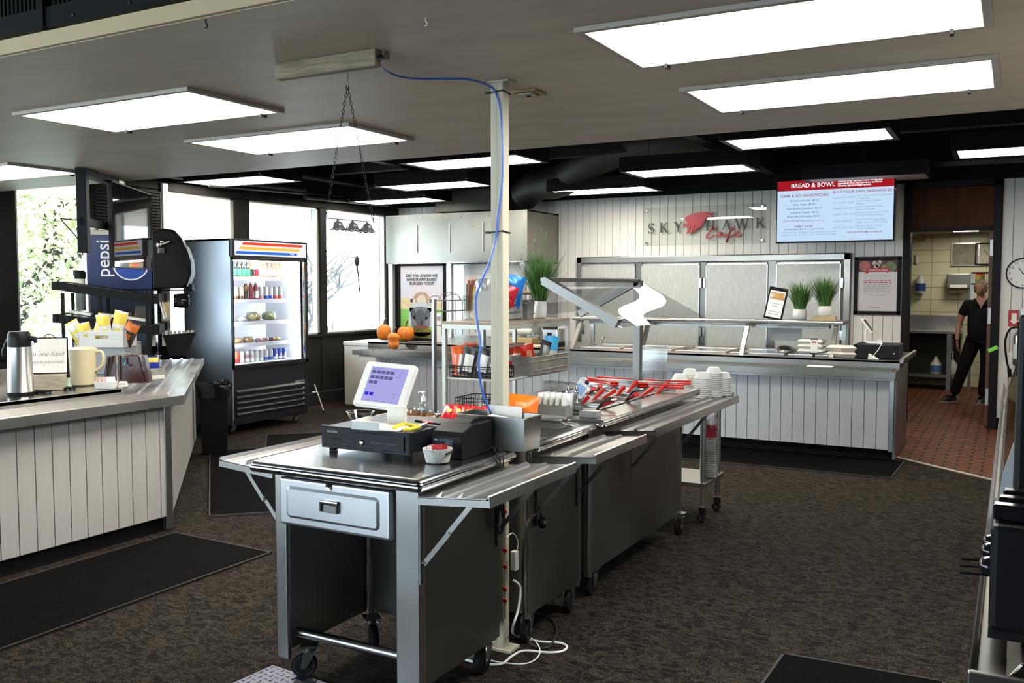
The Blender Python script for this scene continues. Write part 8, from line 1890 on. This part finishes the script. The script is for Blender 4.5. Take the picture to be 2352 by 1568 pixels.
# ================================================================== PERSON
def skin(name, chain, mat, parent, sub=2, root=0):
    """chain: list of (parent index or -1, (x, y, z), rx[, ry])"""
    me = bpy.data.meshes.new(name); me.from_pydata([c[1] for c in chain], [(c[0], i) for i, c in enumerate(chain) if c[0] >= 0], [])
    me.materials.append(mat); o = bpy.data.objects.new(name, me); COL.objects.link(o); o.parent = parent
    sk = o.modifiers.new('skin', 'SKIN'); sk.use_smooth_shade = True
    if not me.skin_vertices: me.skin_vertices.new(name='')
    for i, c in enumerate(chain):
        sv = me.skin_vertices[0].data[i]; sv.radius = (c[2], c[3] if len(c) > 3 else c[2]); sv.use_root = (i == root)
    ss = o.modifiers.new('sub', 'SUBSURF'); ss.levels = sub; ss.render_levels = sub
    return o
PX_, PY_ = -0.39, 13.80
t = thing('person', 'person with short grey-blond hair and glasses in black clothes in the kitchen', 'person', (PX_, PY_, 0))
FX1, FX2 = -0.20, 0.12      # screen-left foot, other foot
body = [(-1, (0.0, 0, 0.92), 0.09, 0.08), (0, (0, 0, 1.05), 0.11, 0.085), (1, (0, 0.0, 1.20), 0.125, 0.09), (2, (0, 0.0, 1.32), 0.12, 0.085), (3, (0, 0.0, 1.39), 0.075, 0.07), (4, (-0.005, -0.015, 1.46), 0.052), (5, (-0.01, -0.03, 1.50), 0.05),
    (3, (-0.165, 0.0, 1.335), 0.062), (7, (-0.235, 0.01, 1.18), 0.048), (8, (-0.265, 0.01, 1.05), 0.042), (9, (-0.275, -0.04, 0.93), 0.034), (10, (-0.275, -0.07, 0.84), 0.025),
    (3, (0.165, 0.0, 1.335), 0.062), (12, (0.24, 0.01, 1.18), 0.048), (13, (0.265, 0.01, 1.05), 0.042), (14, (0.28, -0.03, 0.93), 0.034), (15, (0.285, -0.05, 0.84), 0.025),
    (0, (-0.095, 0, 0.82), 0.078), (17, (-0.19, -0.02, 0.48), 0.062), (18, (-0.305, 0.0, 0.10), 0.042), (0, (0.095, 0, 0.82), 0.078), (20, (0.085, -0.02, 0.48), 0.062), (21, (0.04, 0.0, 0.10), 0.042)]
skin('body', body, SKIN, t)
shirt = [(-1, (0.0, 0, 0.77), 0.168, 0.138), (0, (0, -0.005, 1.05), 0.178, 0.15), (1, (0, -0.005, 1.20), 0.175, 0.135), (2, (0, 0.0, 1.32), 0.155, 0.11), (3, (0, 0.005, 1.385), 0.075, 0.07), (3, (-0.165, 0.0, 1.335), 0.076), (5, (-0.235, 0.01, 1.17), 0.066), (3, (0.165, 0.0, 1.335), 0.076), (7, (0.24, 0.01, 1.17), 0.066)]
skin('polo_shirt', shirt, CLOTH, t)
tr = [(-1, (0.0, 0, 0.98), 0.152, 0.12), (0, (-0.095, 0, 0.80), 0.112), (1, (-0.19, -0.02, 0.48), 0.082), (2, (-0.305, 0.0, 0.09), 0.064), (0, (0.095, 0, 0.80), 0.112), (4, (0.085, -0.02, 0.48), 0.082), (5, (0.04, 0.0, 0.09), 0.064)]
skin('trousers', tr, CLOTH, t)
for (fx, yaw_) in ((-0.315, -0.9), (0.045, -0.25)):
    Mf = T(fx, 0, 0) @ R(yaw_); b = MB(Mf)
    def sf(u, v):
        a = u * 2 * PI; L_ = -0.11 + 0.0; c_ = math.cos(a); s_ = math.sin(a)
        y = -0.07 + 0.135 * s_ * (1 - 0.35 * v); x = 0.046 * c_ * (1 - 0.4 * v) * (1 + 0.15 * (s_ < 0)); z = 0.02 + 0.075 * v - 0.03 * v * max(0, -s_) ** 2
        return (x, y + 0.03 * v, z)
    b.grid(20, 6, sf); b.prism([(0.03 * math.cos(a) * 0.9, 0.02 + 0.02 * math.sin(a)) for a in [i * PI / 6 for i in range(12)]], 0.085, 0.10); b.build('shoe', pm('black_shoe', (0.012, 0.012, 0.012), 0.5), t, smooth=True)
    MB(Mf).prism([(0.048 * math.cos(i * PI / 8) * (1 + 0.1 * (math.sin(i * PI / 8) < 0)), -0.07 + 0.137 * math.sin(i * PI / 8)) for i in range(16)], 0.002, 0.022).build('sole', pm('grey_sole', (0.35, 0.34, 0.32), 0.6), t)
# collar and open neck
b = MB(); 
for s in (-1, 1): b.add([(s * 0.0, -0.118, 1.30), (s * 0.065, -0.085, 1.40), (s * 0.085, -0.02, 1.425), (s * 0.10, -0.075, 1.37), (s * 0.05, -0.125, 1.325)], [(0, 1, 2, 3, 4)])
b.build('collar', CLOTH, t, solid=0.006)
b = MB(); b.add([(0.0, -0.128, 1.275), (-0.055, -0.092, 1.40), (0.055, -0.092, 1.40)], [(0, 2, 1)]); b.add([(0.0, -0.1285, 1.275), (-0.056, -0.07, 1.415), (0.056, -0.07, 1.415)], [(0, 2, 1)]); b.build('open_neck', SKIN, t)
tag_ = MB().box(0.075, 0.11, -0.143, -0.141, 1.265, 1.275).build('name_badge', GREYPR, t)
# head
HC = Vector((-0.012, -0.035, 1.548))
def headf(u, v):
    a = u * 2 * PI; ph = PI * v; zz = -math.cos(ph); r = math.sin(ph)
    x = 0.074 * r * math.cos(a); y = 0.092 * r * math.sin(a); z = 0.112 * zz
    if zz < 0: x *= 1 - 0.28 * (-zz) ** 1.3; y *= 1 - 0.12 * (-zz)
    if y < 0:
        n_ = math.exp(-((x) / 0.012) ** 2) * math.exp(-((z + 0.018) / 0.022) ** 2); y -= 0.020 * n_
        y -= 0.006 * math.exp(-(x / 0.03) ** 2) * math.exp(-((z + 0.055) / 0.012) ** 2)
        y += 0.007 * (math.exp(-((abs(x) - 0.030) / 0.014) ** 2) * math.exp(-((z - 0.012) / 0.013) ** 2))
        y += 0.004 * math.exp(-(x / 0.02) ** 2) * math.exp(-((z + 0.064) / 0.006) ** 2)
    return (HC.x + x, HC.y + y, HC.z + z)
MB().grid(48, 36, headf).build('head', SKIN, t, smooth=80)
b = MB()
for s in (-1, 1): b.sph((HC.x + s * 0.073, HC.y + 0.01, HC.z - 0.005), 0.02, (0.35, 0.7, 1.3), 10, 8)
b.each('ear', SKIN, t, smooth=True)
b = MB(); 
for s in (-1, 1): b.sph((HC.x + s * 0.030, HC.y - 0.079, HC.z + 0.012), 0.0105, (1.2, 0.6, 0.7), 12, 8)
b.each('eye', PAPER, t, smooth=True)
b = MB(); [b.sph((HC.x + s * 0.030, HC.y - 0.084, HC.z + 0.012), 0.005, (1, 0.6, 1), 8, 6) for s in (-1, 1)]; b.each('pupil', INK, t)
b = MB(); b.sph((HC.x, HC.y - 0.0915, HC.z - 0.058), 0.020, (1.1, 0.25, 0.42), 14, 8); b.build('mouth', pm('open_mouth', (0.10, 0.02, 0.02), 0.5), t, smooth=True)
b = MB()
for s in (-1, 1): b.tube([(HC.x + s * 0.030 + 0.021 * math.cos(k * PI / 8), HC.y - 0.098, HC.z + 0.010 + 0.015 * math.sin(k * PI / 8)) for k in range(16)], 0.0018, 5, closed=True); b.tube([(HC.x + s * 0.051, HC.y - 0.098, HC.z + 0.014), (HC.x + s * 0.078, HC.y - 0.05, HC.z + 0.014), (HC.x + s * 0.078, HC.y + 0.01, HC.z + 0.01)], 0.0018, 5)
b.tube([(HC.x - 0.009, HC.y - 0.1, HC.z + 0.013), (HC.x + 0.009, HC.y - 0.1, HC.z + 0.013)], 0.0018, 5); b.build('glasses', BLACKM, t)
rn = random.Random(9)
def hairf(u, v):
    a = u * 2 * PI; ph = PI * (0.36 + 0.64 * v); cut = 0.32 * max(0, -math.sin(a)) ** 0.6; ph = PI * (0.36 + cut + (0.64 - cut) * v)
    zz = -math.cos(ph); r = math.sin(ph); k_ = 1.0 + 0.03 * math.sin(17 * a + 9 * v) + 0.02 * math.sin(31 * a - 13 * v)
    return (HC.x + 0.082 * r * math.cos(a) * k_, HC.y + 0.006 + 0.100 * r * math.sin(a) * k_, HC.z + 0.124 * zz * k_)
MB().grid(60, 16, hairf).build('hair', HAIR, t, smooth=80)
def hand(M0, mirror=1):
    # palm down -Z, thumb towards -Y
    ch = [(-1, (0, 0, 0), 0.020, 0.028), (0, (0, 0, -0.04), 0.016, 0.038), (1, (0, 0, -0.075), 0.013, 0.036)]
    o = skin('hand_palm', [(c[0], tuple(M0 @ Vector(c[1])), c[2], c[3]) for c in ch], SKIN, t, 2)
    for k, (y, L_) in enumerate(((-0.030, 0.068), (-0.010, 0.078), (0.010, 0.072), (0.029, 0.056))):
        pts = [(0, y * 0.8, -0.06), (0, y, -0.088), (0.008 * mirror, y * 1.05, -0.088 - L_ * 0.45), (0.024 * mirror, y * 1.05, -0.088 - L_ * 0.8), (0.036 * mirror, y, -0.088 - L_ * 0.95)]
        skin('finger', [(i - 1, tuple(M0 @ Vector(p_)), 0.0085 - 0.0007 * i) for i, p_ in enumerate(pts)], SKIN, o, 1)
    pts = [(0.0, -0.022, -0.018), (0.008 * mirror, -0.045, -0.045), (0.015 * mirror, -0.052, -0.075), (0.02 * mirror, -0.048, -0.098)]
    skin('thumb', [(i - 1, tuple(M0 @ Vector(p_)), 0.010 - 0.0008 * i) for i, p_ in enumerate(pts)], SKIN, o, 1)
hand(T(-0.275, -0.07, 0.85) @ R(0.12, 'X'), 1); hand(T(0.285, -0.05, 0.85) @ R(0.1, 'X'), -1)
flush_text()
